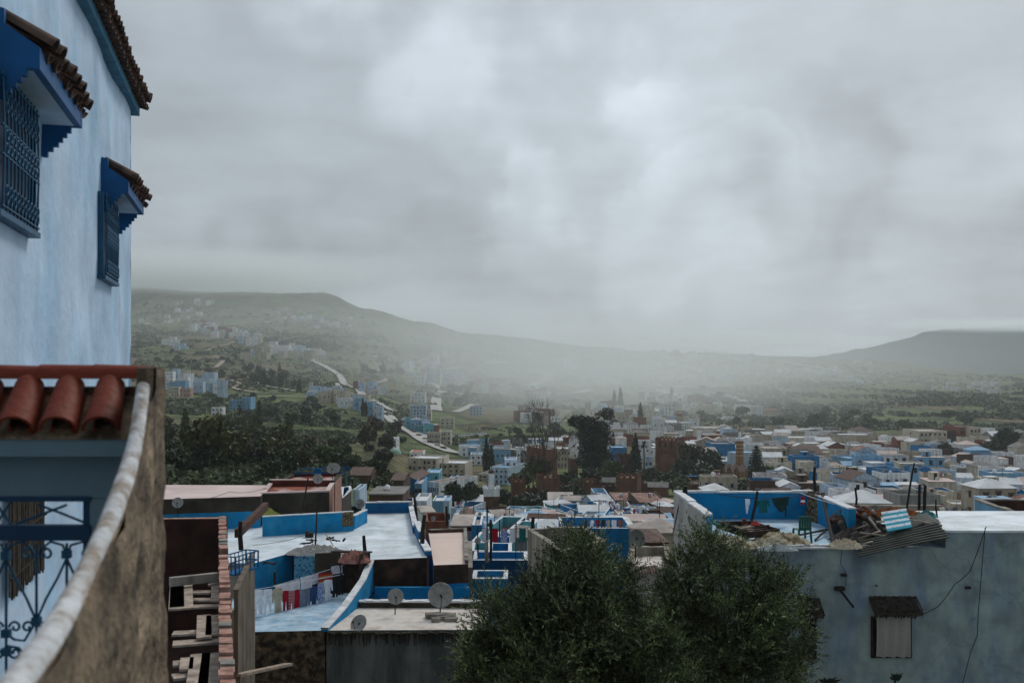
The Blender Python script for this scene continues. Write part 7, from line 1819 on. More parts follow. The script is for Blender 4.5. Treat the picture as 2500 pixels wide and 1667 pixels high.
# ---------------------------------------------------------------- small things on the old town roofs
def roof_things():
    r = random.Random(77)
    M_TANK = [mat('black_plastic_tank', (.02, .02, .02), rough=.4), WALLS['white'], mat('blue_barrel', (.01, .10, .30), rough=.5)]
    def aerial():
        e = empty('tv_aerial', (0, 0, 0), 'x', 'aerial'); b = MB(); b.tube([(0, 0, 0), (.03, 0, 2.6)], .035, 5); b.build('mast', M_BLACK, e)
        b = MB(); b.bar((-.45, 0, 2.45), (.45, .05, 2.5), .025)
        for k in range(6): x = -.4 + k * .16; b.bar((x, -.2, 2.48), (x, .25, 2.48), .018)
        b.build('antenna', M_BLACK, e); return e
    def tank():
        e = empty('water_tank', (0, 0, 0), 'x', 'water tank'); b = MB(); b.lathe([(.01, 0), (.45, .01), (.47, .5), (.45, 1.0), (.2, 1.12), (.12, 1.2), (.01, 1.2)], 14); b.build('drum', M_TANK[1], e); return e
    def line():
        e = empty('washing_line', (0, 0, 0), 'x', 'washing line'); b = MB()
        for x in (-1.2, 1.2): b.tube([(x, 0, 0), (x, 0, 1.6)], .03, 5)
        b.build('posts', M_BLACK, e); b = MB(); b.tube([(-1.2, 0, 1.55), (0, 0, 1.48), (1.2, 0, 1.55)], .012, 4); b.build('cord', M_BLACK, e)
        for k, c in enumerate(('white', 'red', 'bluep', 'white', 'teal')):
            b = MB(); x = -1.0 + k * .42; pts = []
            for j in range(5):
                for i in range(6): pts.append((x + i * .06, .03 * math.sin(i * 1.9 + j), 1.5 - j * .15))
            b.add(pts, [(j * 6 + i, j * 6 + i + 1, (j + 1) * 6 + i + 1, (j + 1) * 6 + i) for j in range(4) for i in range(5)], 0, True)
            b.add([(p[0], p[1] + .012, p[2]) for p in pts], [(j * 6 + i, j * 6 + i + 1, (j + 1) * 6 + i + 1, (j + 1) * 6 + i) for j in range(4) for i in range(5)], 0, True)
            b.build('garment', FB[c], e)
        return e
    def junk():
        e = empty('roof_junk', (0, 0, 0), 'x', 'junk'); b = MB()
        for k in range(14): b.bar((r.uniform(-.8, .8), r.uniform(-.5, .5), r.uniform(.02, .3)), (r.uniform(-.8, .8), r.uniform(-.5, .5), r.uniform(.02, .45)), r.uniform(.08, .3), .04, k % 4)
        b.build('scraps', [M_WOOD, M_DKBR, WALLS['white'], WALLS['rust'] if 'rust' in WALLS else WALLS['brick red']], e); return e
    makers = dict(a=(aerial, 'thin television aerial standing on a crowded flat roof', 'television aerials on the roofs'), t=(tank, 'white water drum standing on a crowded flat roof', 'water drums on the roofs'),
                  l=(line, 'washing line with small garments on a crowded flat roof', 'washing lines on the roofs'), j=(junk, 'small pile of boards and scraps on a crowded flat roof', 'scrap piles on the roofs'))
    first = {}
    flats = [SPECS[i] for i in sorted(keep) if SPECS[i]['kind'] == 'flat' and SPECS[i]['y'] < 520 and SPECS[i]['w'] > 2.4 and SPECS[i]['px'] > 840]
    for s in flats:
        for q in range(r.choice([1, 1, 2, 2, 3])):
            k = r.choice('aaattljjd' if s['y'] < 300 else 'aaad')
            x, y = r.uniform(-.3, .3) * s['w'], r.uniform(.25, .75) * s['d']
            c, sn = math.cos(s['rz']), math.sin(s['rz']); p = Vector((s['x'] + x * c - y * sn, s['y'] + x * sn + y * c, s['z'] + s['h'] + .01))
            if k == 'd': kk = 'dish'
            else: kk = k
            if kk == 'dish':
                if kk not in first:
                    Y = p.y; dish(HX + p.x / Y * F, HY - (p.z + .9) / Y * F, .42 / Y * F, Y, HY - p.z / Y * F, 'small grey dish standing on a crowded flat roof', .2)
                    first[kk] = [o for o in COL.objects if o.name.startswith('satellite_dish') and o.get('label') == 'small grey dish standing on a crowded flat roof'][0]
                    first[kk]['group'] = 'small dishes on crowded flat roofs'
                else: o = copy_tree(first[kk]); o.location = p; o.rotation_euler.z = r.uniform(-.6, .6)
                continue
            if kk not in first:
                mk, lab, grp = makers[kk]; o = mk(); o['label'] = lab; o['group'] = grp; first[kk] = o
            else: o = copy_tree(first[kk])
            o.location = p; o.rotation_euler = (0, 0, r.uniform(-.6, .6)); sc = r.uniform(.8, 1.2); o.scale = (sc, sc, sc)
roof_things()
# ---------------------------------------------------------------- vegetation
rg = np.random.default_rng(5)
L_DARK = leaf_mat('dark_foliage', (0.018, 0.030, 0.014), (0.075, 0.10, 0.042))
L_MID = leaf_mat('mid_green_foliage', (0.04, 0.065, 0.022), (0.15, 0.17, 0.06))
L_YEL = leaf_mat('yellowing_foliage', (0.06, 0.07, 0.02), (0.16, 0.15, 0.05))
L_BRN = leaf_mat('brownish_foliage', (0.05, 0.04, 0.02), (0.12, 0.10, 0.05))
L_OLIVE = leaf_mat('olive_leaves', (0.016, 0.026, 0.008), (0.26, 0.32, 0.14), 0.5, 1.3)
L_EUC = leaf_mat('eucalyptus_leaves', (0.020, 0.026, 0.014), (0.07, 0.07, 0.04))
M_BARK = mat('grey_brown_bark', (0.09, 0.07, 0.05), var=0.3, scale=3)

def quads_mesh(name, P0, U, V, material):
    """P0 (n,3) centres, U and V (n,3) half axes"""
    n = len(P0)
    v = np.empty((n, 4, 3)); v[:, 0] = P0 - U - V; v[:, 1] = P0 + U - V; v[:, 2] = P0 + U * 0.55 + V; v[:, 3] = P0 - U * 0.55 + V
    me = bpy.data.meshes.new(name)
    me.vertices.add(n * 4); me.vertices.foreach_set('co', v.reshape(-1))
    me.loops.add(n * 4); me.loops.foreach_set('vertex_index', np.arange(n * 4, dtype=np.int32))
    me.polygons.add(n); me.polygons.foreach_set('loop_start', np.arange(0, n * 4, 4, dtype=np.int32)); me.polygons.foreach_set('loop_total', np.full(n, 4, dtype=np.int32))
    me.materials.append(material); me.update(calc_edges=True)
    return me
def rand_dirs(n):
    d = rg.normal(size=(n, 3)); return d / np.linalg.norm(d, axis=1, keepdims=True)
def leaf_cloud(lobes, n, size, material, asp=0.55, shell=0.5, up=0.0, name='crown'):
    """leaves through the volume of several lobes (cx, cy, cz, rx, ry, rz), thicker towards their outsides"""
    L_ = np.array(lobes, float); vol = L_[:, 3] * L_[:, 4] * L_[:, 5]
    k = rg.choice(len(L_), n, p=vol / vol.sum())
    d = rand_dirs(n); rr = (shell + (1 - shell) * rg.random(n)) * (0.86 + 0.14 * np.sin(d[:, 0] * 5 + k) * np.cos(d[:, 2] * 6 + k * 2) + 0.12 * rg.normal(size=n))
    c = L_[k, :3] + d * rr[:, None] * L_[k, 3:6]
    a = rand_dirs(n); a[:, 2] += up; a /= np.linalg.norm(a, axis=1, keepdims=True)
    b_ = np.cross(a, rand_dirs(n)); b_ /= np.linalg.norm(b_, axis=1, keepdims=True)
    s = size * (0.6 + 0.8 * rg.random(n))[:, None]
    return quads_mesh(name, c, b_ * s * asp, a * s, material)
def link(name, me, parent=None):
    o = bpy.data.objects.new(name, me); COL.objects.link(o)
    if parent is not None: o.parent = parent
    return o
def trunk_mesh(h, r, lobes, name='trunk'):
    b = MB(); top = Vector((0, 0, h))
    b.tube([(0, 0, -0.5), (0.02 * h, 0, h * .45), (0, 0.02 * h, h)], [r, r * .75, r * .45], 7)
    for l in lobes:
        c = Vector(l[:3]); m_ = Vector((c.x * .35, c.y * .35, h * .6 + (c.z - h * .6) * .4))
        b.tube([(0, 0, h * .45), m_, c], [r * .5, r * .33, r * .12], 5)
    o = b.build(name, M_BARK); me = o.data; bpy.data.objects.remove(o); return me
def round_lobes(w, h, n, seed):
    r = random.Random(seed); out = [(0, 0, h * .62, w * .36, w * .36, h * .30)]
    for k in range(n):
        a = k * 2.4 + r.random(); q = w * r.uniform(.16, .38)
        out.append((q * math.cos(a), q * math.sin(a), h * r.uniform(.42, .78), w * r.uniform(.18, .27), w * r.uniform(.18, .27), h * r.uniform(.15, .24)))
    return out
PROTO = {}
def proto(key, w, h, material, n, size, kind='round', seed=1):
    if kind == 'round': lobes = round_lobes(w, h, 6, seed)
    elif kind == 'column': lobes = [(0, 0, h * t, w * .5 * f, w * .5 * f, h * .16) for t, f in ((.16, .8), (.3, 1), (.45, .95), (.6, .8), (.74, .6), (.86, .4), (.95, .2))]
    elif kind == 'bush': lobes = [(w * .2 * math.cos(k * 2.1), w * .2 * math.sin(k * 2.1), h * .42, w * .3, w * .3, h * .42) for k in range(4)]
    PROTO[key] = (leaf_cloud(lobes, n, size, material), trunk_mesh(h * .55, h * .028, lobes[1:5] if kind == 'round' else []))
proto('dark', 7, 7, L_DARK, 1500, .42); proto('mid', 7, 7, L_MID, 1500, .42, seed=2); proto('yellow', 6, 8, L_YEL, 1400, .42, seed=3)
proto('brown', 6, 7, L_BRN, 900, .42, seed=4); proto('column', 2.6, 10, L_DARK, 1300, .4, 'column'); proto('poplar', 3.4, 11, L_MID, 1300, .4, 'column'); proto('bush', 4, 2.6, L_DARK, 700, .3, 'bush'); proto('bushm', 4, 2.6, L_MID, 700, .3, 'bush')
proto('dark_wide', 9, 6, L_DARK, 1500, .42, seed=7); proto('mid_wide', 9, 6.5, L_MID, 1500, .42, seed=9)
KIND = {'dark_wide': ('tree', 'dark green bushy tree'), 'mid_wide': ('tree', 'mid green leafy tree'), 'dark': ('tree', 'dark green bushy tree'), 'mid': ('tree', 'mid green leafy tree'), 'yellow': ('tree', 'yellowing leafy tree'), 'brown': ('tree', 'brownish half bare tree'),
        'column': ('cypress', 'dark narrow cypress'), 'poplar': ('tree', 'tall narrow green tree'), 'bush': ('bush', 'dark low bush'), 'bushm': ('bush', 'green low bush')}
def near_house(x, y, dx=9, y0=-32, y1=10):
    return bool(np.any((np.abs(_hx - x) < dx + _hw) & (_hy - y < -y0) & (_hy - y > -y1)))
_hx = np.array([s['x'] for s in SPECS]); _hy = np.array([s['y'] for s in SPECS]); _hw = np.array([s['w'] / 2 for s in SPECS])
def plant(key, p, sc, label, group=None, rz=None, name=None, sz=None):
    nm, _ = KIND[key]
    e = empty(name or {'column': 'cypress_tree', 'bush': 'bush', 'bushm': 'bush'}.get(key, 'tree'), p, label, nm, group, rnd.random() * 6 if rz is None else rz)
    e.scale = (sc, sc, sc if sz is None else sz)
    link('crown', PROTO[key][0], e)
    if key not in ('bush', 'bushm'): link('trunk', PROTO[key][1], e)
    return e
def scatter(n, poly, keys, sc, where, group, seed, ymin=75):
    """plants inside a photo-space quadrilateral (bilinear)"""
    r = random.Random(seed); a, b_, c, d = [Vector((*q, 0)) for q in poly]
    for k in range(int(n * .66)):
        u, v = r.random(), r.random()
        q = (a * (1 - u) + b_ * u) * (1 - v) + (d * (1 - u) + c * u) * v
        p = ground_at(q.x, q.y, ymin)
        if p.y > 380 and near_house(p.x, p.y, 4, -25, 8): continue
        key = r.choice(keys)
        if key in ('dark', 'mid') and r.random() < .5: key += '_wide'
        plant(key, p, r.uniform(*sc), f"{KIND[key][1]} {where}", f"{KIND[key][1]}s {where}")
# wooded slope on the left
scatter(54, [(400, 1015), (640, 1040), (760, 1150), (400, 1160)], ['dark', 'dark', 'mid', 'brown', 'yellow', 'poplar'], (0.8, 1.35), 'in the dense wood on the left slope', None, 1, 150)
scatter(26, [(640, 1090), (820, 1110), (860, 1165), (640, 1165)], ['dark', 'mid', 'brown', 'dark', 'bush'], (0.7, 1.1), 'at the lower edge of the meadow behind the pink roof', None, 2, 150)
scatter(46, [(335, 855), (600, 880), (600, 935), (400, 900)], ['dark', 'mid', 'dark'], (1.0, 1.6), 'in the orchards above the hamlet on the left', None, 3, 300)
scatter(40, [(600, 905), (735, 912), (745, 962), (610, 940)], ['poplar', 'brown', 'dark', 'brown'], (1.3, 1.9), 'in the long grove above the track', None, 4, 300)
scatter(34, [(420, 970), (760, 985), (900, 1040), (600, 1030)], ['dark', 'mid', 'bush', 'bush'], (0.8, 1.4), 'dotted over the green fields left of the street', None, 5, 300)
scatter(24, [(900, 1030), (1000, 1080), (980, 1120), (890, 1110)], ['bush', 'bush', 'brown', 'bushm'], (1.2, 2.0), 'on the bank above the school', None, 6, 250)
scatter(26, [(1060, 945), (1180, 960), (1200, 985), (1085, 990)], ['dark', 'brown', 'mid'], (1.2, 1.8), 'in the misty grove right of the wide road', None, 7, 300)
scatter(14, [(880, 900), (990, 905), (985, 925), (890, 915)], ['dark', 'poplar'], (1.6, 2.2), 'in the misty grove above the brown field', None, 8, 500)
scatter(40, [(1400, 980), (1780, 960), (1850, 1040), (1450, 1060)], ['dark', 'mid', 'poplar', 'bushm'], (1.1, 1.8), 'between the houses of the foggy valley', None, 9, 400)
scatter(26, [(1790, 1020), (2300, 1005), (2400, 1055), (1850, 1062)], ['mid', 'mid', 'yellow'], (1.2, 2.0), 'on the green slope behind the right town', None, 10, 500)
scatter(24, [(1180, 1050), (1380, 1050), (1390, 1085), (1190, 1085)], ['bush', 'bushm', 'dark'], (1.0, 1.8), 'on the valley meadow left of the tall tree', None, 11, 400)
for k, (px, py, key, sc, lab) in enumerate([
    (510, 1160, 'yellow', 1.7, 'broad yellowing tree in the left wood'), (560, 1150, 'yellow', 1.3, 'smaller yellowing tree right of the broad yellow one'),
    (745, 1042, 'dark', 1.25, 'lone round dark tree on the bright green field'), (810, 1038, 'mid', 1.4, 'round bush-like tree at the right of the bright field'),
    (718, 1037, 'dark', 1.1, 'dark tree just left of the lone field tree'), (731, 957, 'column', 1.3, 'first dark cypress beside the track'), (727, 956, 'column', .9, 'shorter cypress beside the track'),
    (886, 1017, 'column', 1.3, 'left cypress of the pair beside the white villa row'), (893, 1018, 'column', 1.1, 'right cypress of the pair beside the white villa row'),
    (977, 920, 'dark', 2.3, 'big dark misty tree left of the fog covered block'), (955, 918, 'dark', 1.8, 'dark misty tree left of the big one'),
    (1188, 1158, 'column', 1.5, 'dark dense cypress beside the pale blue house'), (1200, 1160, 'column', 1.25, 'second dense cypress right beside the first'),
    (1140, 1160, 'mid', .8, 'small green tree at the corner of the white school'),
    (1563, 1040, 'column', 2.0, 'misty cypress on the valley floor above the keep'), (1515, 1000, 'poplar', 2.2, 'left tall misty poplar on the valley floor'), (1500, 1002, 'poplar', 2.0, 'second tall misty poplar on the valley floor')]):
    plant(key, ground_at(px, py, 200), sc, lab)
# trees in town, placed at a depth
def plant_at(key, px, py_top, Y, height, lab, wsc=None, name=None):
    x = (px - HX) / F * Y; zt = (HY - py_top) / F * Y; h0 = {'dark': 7 * .95, 'mid': 6.6, 'yellow': 7.6, 'brown': 6.6, 'column': 10, 'poplar': 11, 'bush': 2.4, 'bushm': 2.4}[key]
    sz = height / h0
    return plant(key, (x, Y, zt - height), wsc or sz, lab, sz=sz, name=name)
plant_at('dark', 1108, 1172, 235, 9, 'round dark tree left of the brown minaret, beside the long white house', 0.95)
plant_at('dark', 1148, 1172, 255, 10, 'dark tree between the round tree and the minaret', 0.95)
plant_at('dark', 1170, 1186, 262, 9, 'dark tree just behind the brown minaret', .9)
plant_at('dark', 1228, 1190, 300, 7, 'dark tree right of the white minaret crown', 1.0)
plant_at('dark', 1290, 1200, 300, 7, 'wide dark bush tree at the foot of the left fortress towers', 1.7)
plant_at('dark', 1268, 1206, 296, 6, 'smaller dark bush tree at the foot of the leftmost tower', 1.3)
plant_at('mid', 1302, 1120, 350, 10, 'greenish tree in the fortress under the bare tree', 1.3)
plant_at('dark', 1400, 1180, 318, 6, 'dark bush growing before the fortress curtain wall', 1.2)
plant_at('dark', 1440, 1140, 350, 8, 'dark tree inside the fortress garden', 1.4)
plant_at('mid', 1490, 1120, 360, 9, 'palm-like green tree right of the tall tree', 1.3)
plant_at('dark', 1590, 1140, 400, 8, 'dark tree at the foot of the keep', 1.6)
plant_at('dark', 1560, 1145, 390, 8, 'dark tree under the palm', 1.5)
plant_at('brown', 1685, 1078, 430, 17, 'large loose tree right of the keep', 2.2)
plant_at('dark', 1735, 1092, 420, 15, 'dark tree between the loose tree and the blue block', 1.9)
plant_at('dark', 1665, 1112, 420, 13, 'dark tree against the right side of the keep', 1.5)
plant_at('dark', 1640, 1148, 380, 8, 'dark low tree below the keep', 1.6)
plant_at('dark', 1700, 1140, 370, 8, 'dark tree behind the rooftop cafe', 1.7)
plant_at('mid', 1660, 1165, 345, 7, 'green tree at the left of the rooftop cafe', 1.5)
plant_at('dark', 1800, 1165, 330, 8, 'dark garden tree below the mosque', 1.9)
plant_at('dark', 1780, 1172, 320, 7, 'second dark garden tree below the mosque', 1.6)
plant_at('dark', 2010, 1122, 400, 8, 'dark tree right of the cream tile hooded house', 1.7)
plant_at('dark', 2175, 1088, 500, 9, 'dark tree in the middle of the right town', 1.3)
plant_at('dark', 2150, 1095, 500, 8, 'second dark tree in the middle of the right town', 1.2)
plant_at('dark', 2308, 1078, 460, 12, 'dark tree in front of the cream hotel block', 1.5)
plant_at('dark', 2340, 1100, 450, 8, 'darker bush right of the hotel tree', 1.3)
plant_at('dark', 2452, 1042, 480, 16, 'tall dark tree at the right edge beyond the hotel', 1.9)
plant_at('dark', 2425, 1072, 470, 12, 'dark tree left of the tall one at the right edge', 1.7)
plant_at('dark', 2490, 1085, 440, 12, 'dark tree cut by the right edge', 1.7)
plant_at('dark', 912, 1172, 220, 6, 'brownish dark bush tree behind the reed shed', 1.1)
plant_at('mid', 1965, 1160, 330, 6, 'green garden tree in the right town', 1.5)

for k, (px, py, Y, h, w) in enumerate(((1270, 1150, 345, 8, 1.5), (1345, 1165, 345, 8, 1.5), (1385, 1150, 360, 9, 1.6), (1410, 1165, 345, 8, 1.5), (1470, 1150, 380, 10, 1.8), (1500, 1135, 395, 9, 1.5), (1525, 1150, 370, 9, 1.5),
        (1548, 1160, 350, 8, 1.3), (1615, 1150, 400, 9, 1.6), (1590, 1165, 370, 8, 1.6), (1660, 1150, 390, 9, 1.7), (1720, 1125, 400, 10, 1.8), (1745, 1150, 360, 7, 1.2), (1330, 1195, 318, 5, 1.0), (1475, 1190, 318, 5, 1.0))):
    plant_at('dark' if k % 3 else 'mid', px, py, Y, h, 'dense garden tree growing inside or beside the clay fortress', w)['group'] = 'garden trees of the clay fortress'
_r = random.Random(99)  # trees added at random to make dark gaps between the houses
for k in range(46):
    Y = _r.uniform(230, 640); px = _r.uniform(1700, 2500); x = (px - HX) / F * Y; h = _r.uniform(5, 9.5)
    if near_house(x, Y, -1.5, -3, 3): continue
    plant('dark' if k % 4 else 'mid', (x, Y, ground_z(x, Y)), h / 6.8, 'added dark tree filling a gap between the houses of the right town', 'added dark trees between the houses of the right town')
# the tall eucalyptus
def big_tree():
    Y = 370; m = Y / F; bx = (1445 - HX) * m; gz = ground_z(bx, Y)
    e = empty('eucalyptus_tree', (bx, Y, gz), 'tallest dark tree with uneven crown, left of the keep', 'tree')
    q = lambda px, py, r, ry=None: ((px - 1445) * m, 0, (HY - py) * m - gz, r * m * 1.18, r * m * .9, (ry or r) * m * 1.08)
    lobes = [q(1483, 1010, 17), q(1462, 1013, 10), q(1410, 1030, 20), q(1395, 1028, 11), q(1440, 1040, 27), q(1470, 1045, 20), q(1435, 1065, 28), q(1465, 1075, 24), q(1490, 1060, 11), q(1494, 1082, 8), q(1423, 1092, 14),
             q(1460, 1100, 22), q(1440, 1110, 24), q(1470, 1120, 26), q(1425, 1125, 20), q(1450, 1140, 26), q(1485, 1135, 20)]
    c = leaf_cloud(lobes, 17000, .30, L_EUC, shell=.62); link('crown', c, e)
    b = MB(); Z = lambda px, py, y=0: ((px - 1445) * m, y, (HY - py) * m - gz)
    b.tube([(0, 0, -1), Z(1446, 1130), Z(1449, 1090), Z(1447, 1050)], [.9, .75, .55, .3], 8)
    for pts_ in ([(1446, 1120), (1428, 1080), (1412, 1050), (1398, 1030)], [(1448, 1090), (1465, 1050), (1480, 1015)], [(1448, 1100), (1475, 1085), (1494, 1080)], [(1447, 1110), (1425, 1095)], [(1447, 1125), (1470, 1110), (1486, 1070)]):
        b.tube([Z(*p) for p in pts_], [.35, .25, .16, .08][:len(pts_)], 6)
    b.build('trunk', M_BARK, e)
big_tree()
def bare_tree():
    Y = 350; m = Y / F; bx = (1322 - HX) * m; gz = ground_z(bx, Y)
    e = empty('bare_tree', (bx, Y, gz), 'half bare tree with thin upright twigs above the fortress wall', 'tree')
    b = MB(); r = random.Random(3)
    def grow(p, d, L, rad, lev):
        q = p + d * L; b.tube([p, p.lerp(q, .5) + Vector((r.uniform(-.04, .04), 0, 0)) * L, q], [rad, rad * .8, rad * .6], 5)
        if lev == 0: return
        for k in range(3 if lev > 1 else 4):
            nd = (d + Vector((r.uniform(-.62, .62), r.uniform(-.5, .5), r.uniform(-.05, .35)))).normalized()
            grow(q, nd, L * r.uniform(.62, .85), rad * .55, lev - 1)
    for dx, t in ((-.45, .8), (-.1, 1.05), (.12, 1.15), (.5, .9)): grow(Vector((0, 0, 4)), Vector((dx, 0, 1)).normalized(), 8.2 * t, .42, 4)
    b.tube([(0, 0, -1), (0, 0, 4.2)], [.5, .35], 8); b.build('trunk', M_BARK, e)
    q = lambda px, py, rr, ry=None: ((px - 1322) * m, 0, (HY - py) * m - gz, rr * m, rr * m * .8, (ry or rr) * m)
    link('crown', leaf_cloud([q(1322, 1130, 18, 26), q(1300, 1125, 14, 18), q(1338, 1140, 20, 22), q(1310, 1155, 24), q(1325, 1085, 7, 20)], 4200, .26, L_BRN, shell=.1), e)
bare_tree()
def conifer(px, ytop, ybase, Y, hw, label, tiers, material, name):
    m = Y / F; x = (px - HX) * m; H = (ybase - ytop) * m; zb = (HY - ybase) * m
    e = empty(name, (x, Y, zb), label, 'tree'); W_ = hw * m
    P0, U, V = [], [], []
    for t in range(tiers):
        f = t / tiers; z = H * (.06 + .92 * f); R_ = W_ * (1 - f) ** .8 * (1 if t else .8) + .15; nb = 11
        for k in range(nb):
            a = k * 2 * math.pi / nb + t * .7; n_ = max(6, int(R_ * 9))
            for i in range(n_):
                rr = R_ * (i + .5) / n_ * rnd.uniform(.85, 1.1); dz = -.14 * rr * rr / R_ + .1 * rr
                P0.append((rr * math.cos(a) + rnd.gauss(0, .12), rr * math.sin(a) + rnd.gauss(0, .12), z + dz + rnd.gauss(0, .12)))
    P0 = np.array(P0); n = len(P0); a = rand_dirs(n); b_ = np.cross(a, rand_dirs(n)); b_ /= np.linalg.norm(b_, axis=1, keepdims=True)
    link('crown', quads_mesh('crown', P0, b_ * .2, a * .33, material), e)
    b = MB(); b.tube([(0, 0, -4), (0, 0, H * .6), (0, 0, H)], [.35, .22, .05], 7); b.build('trunk', M_BARK, e)
conifer(1846, 1082, 1192, 330, 29, 'tiered dark conifer in front of the cream three-storey house', 15, L_DARK, 'conifer_tree')
def cedar():
    Y = 400; m = Y / F; bx = (1551 - HX) * m; zb = (HY - 1160) * m
    e = empty('cypress_tree', (bx, Y, zb), 'solid dark pointed conifer left of the palm and the keep', 'tree')
    H = 100 * m
    lobes = [(0, 0, H * t, 18 * m * f, 18 * m * f, H * .09) for t, f in ((.08, 1), (.18, 1.02), (.28, .96), (.38, .9), (.48, .8), (.58, .7), (.68, .58), (.77, .48), (.85, .36), (.92, .25), (.98, .14))]
    link('crown', leaf_cloud(lobes, 9000, .33, L_DARK, shell=.4), e)
    b = MB(); b.tube([(0, 0, -4), (0, 0, H * .9)], [.4, .08], 7); b.build('trunk', M_BARK, e)
cedar()
def palm(px, ytop, ybase, Y, label):
    m = Y / F; x = (px - HX) * m; zb = (HY - ybase) * m; H = (ybase - ytop) * m - 1.6
    e = empty('palm_tree', (x, Y, zb), label, 'palm')
    b = MB(); b.tube([(0, 0, -3), (.1, 0, H * .5), (0, 0, H)], [.32, .26, .24], 8); b.build('trunk', M_BARK, e)
    b = MB()
    for k in range(34):
        a = k * 2.4; el = math.radians(75 - 105 * (k / 34)); L = 2.3
        prev = Vector((0, 0, H)); d = Vector((math.cos(a) * math.cos(el), math.sin(a) * math.cos(el), math.sin(el)))
        for s_ in range(5):
            q = prev + d * (L / 5); side = d.cross(Vector((0, 0, 1))).normalized() * (.32 * math.sin(math.pi * (s_ + 1) / 6.5))
            b.quad(prev - side, prev + side, q + side * .8, q - side * .8); prev = q; d = (d + Vector((0, 0, -.22))).normalized()
    b.build('crown', L_DARK, e)
palm(1572, 1076, 1150, 400, 'slim fan palm between the pointed conifer and the keep')

# scrub: dense low growth nobody could count, on the hillsides
def scrub():
    pts, sz = [], []
    regs = [([(395, 1090), (1000, 1110), (1020, 1190), (395, 1195)], 4200, 0.9, 120), ([(400, 1040), (850, 1060), (1000, 1160), (400, 1165)], 6500, 1.1, 130), ([(330, 860), (1000, 900), (1000, 1060), (400, 1010)], 5200, 1.5, 260), ([(330, 740), (900, 770), (1000, 900), (330, 860)], 4200, 2.6, 900), ([(-100, 740), (330, 740), (400, 1190), (-100, 1190)], 5200, 1.9, 130),
            ([(1000, 800), (1400, 870), (1400, 1000), (1000, 990)], 4000, 2.3, 700), ([(1400, 870), (2000, 880), (1950, 1050), (1400, 1040)], 5600, 2.1, 600), ([(1950, 885), (2520, 925), (2520, 1060), (1900, 1050)], 5200, 2.1, 500), ([(1100, 1050), (1400, 1040), (1400, 1110), (1100, 1110)], 1200, 1.2, 350)]
    r = random.Random(2)
    for poly, n, s, y0 in regs:
        a, b_, c, d = [Vector((*q, 0)) for q in poly]
        # sample a coarse grid of ground points once and jitter between them
        gx, gy = 26, 18; gridp = [[None] * (gx + 1) for _ in range(gy + 1)]
        for j in range(gy + 1):
            for i in range(gx + 1):
                u, v = i / gx, j / gy; q = (a * (1 - u) + b_ * u) * (1 - v) + (d * (1 - u) + c * u) * v
                gridp[j][i] = ground_at(q.x, q.y, y0)
        for k in range(n):
            u, v = r.random() * gx * .999, r.random() * gy * .999; i, j = int(u), int(v); fu, fv = u - i, v - j
            p = (gridp[j][i] * (1 - fu) + gridp[j][i + 1] * fu) * (1 - fv) + (gridp[j + 1][i] * (1 - fu) + gridp[j + 1][i + 1] * fu) * fv
            if math.sin(p.x * .021 + 1.3 * math.sin(p.y * .013)) * math.cos(p.y * .017) + r.uniform(-.5, .5) < -.05: continue
            if p.y > 380 and near_house(p.x, p.y): continue
            pts.append((p.x, p.y, ground_z(p.x, p.y))); sz.append(s * r.uniform(.5, 1.5))
    C_ = np.repeat(np.array(pts), 9, axis=0); S_ = np.repeat(np.array(sz), 9)[:, None]
    d = rand_dirs(len(C_)); d[:, 2] = np.abs(d[:, 2]) * .9
    c = C_ + d * S_ * np.array([1.25, 1.25, .9]); a = rand_dirs(len(C_)); b_ = np.cross(a, rand_dirs(len(C_))); b_ /= np.linalg.norm(b_, axis=1, keepdims=True)
    o = link('scrub', quads_mesh('scrub', c, b_ * S_ * .62, a * S_ * .62, leaf_mat('hillside_scrub', (0.045, 0.062, 0.030), (0.17, 0.19, 0.09))))
    tag(o, kind='stuff')
scrub()

scatter(46, [(395, 1110), (1000, 1125), (1010, 1180), (395, 1185)], ['dark', 'mid', 'brown', 'dark', 'bush', 'bushm'], (0.7, 1.05), 'in the brush just behind the pink roof', None, 21, 120)
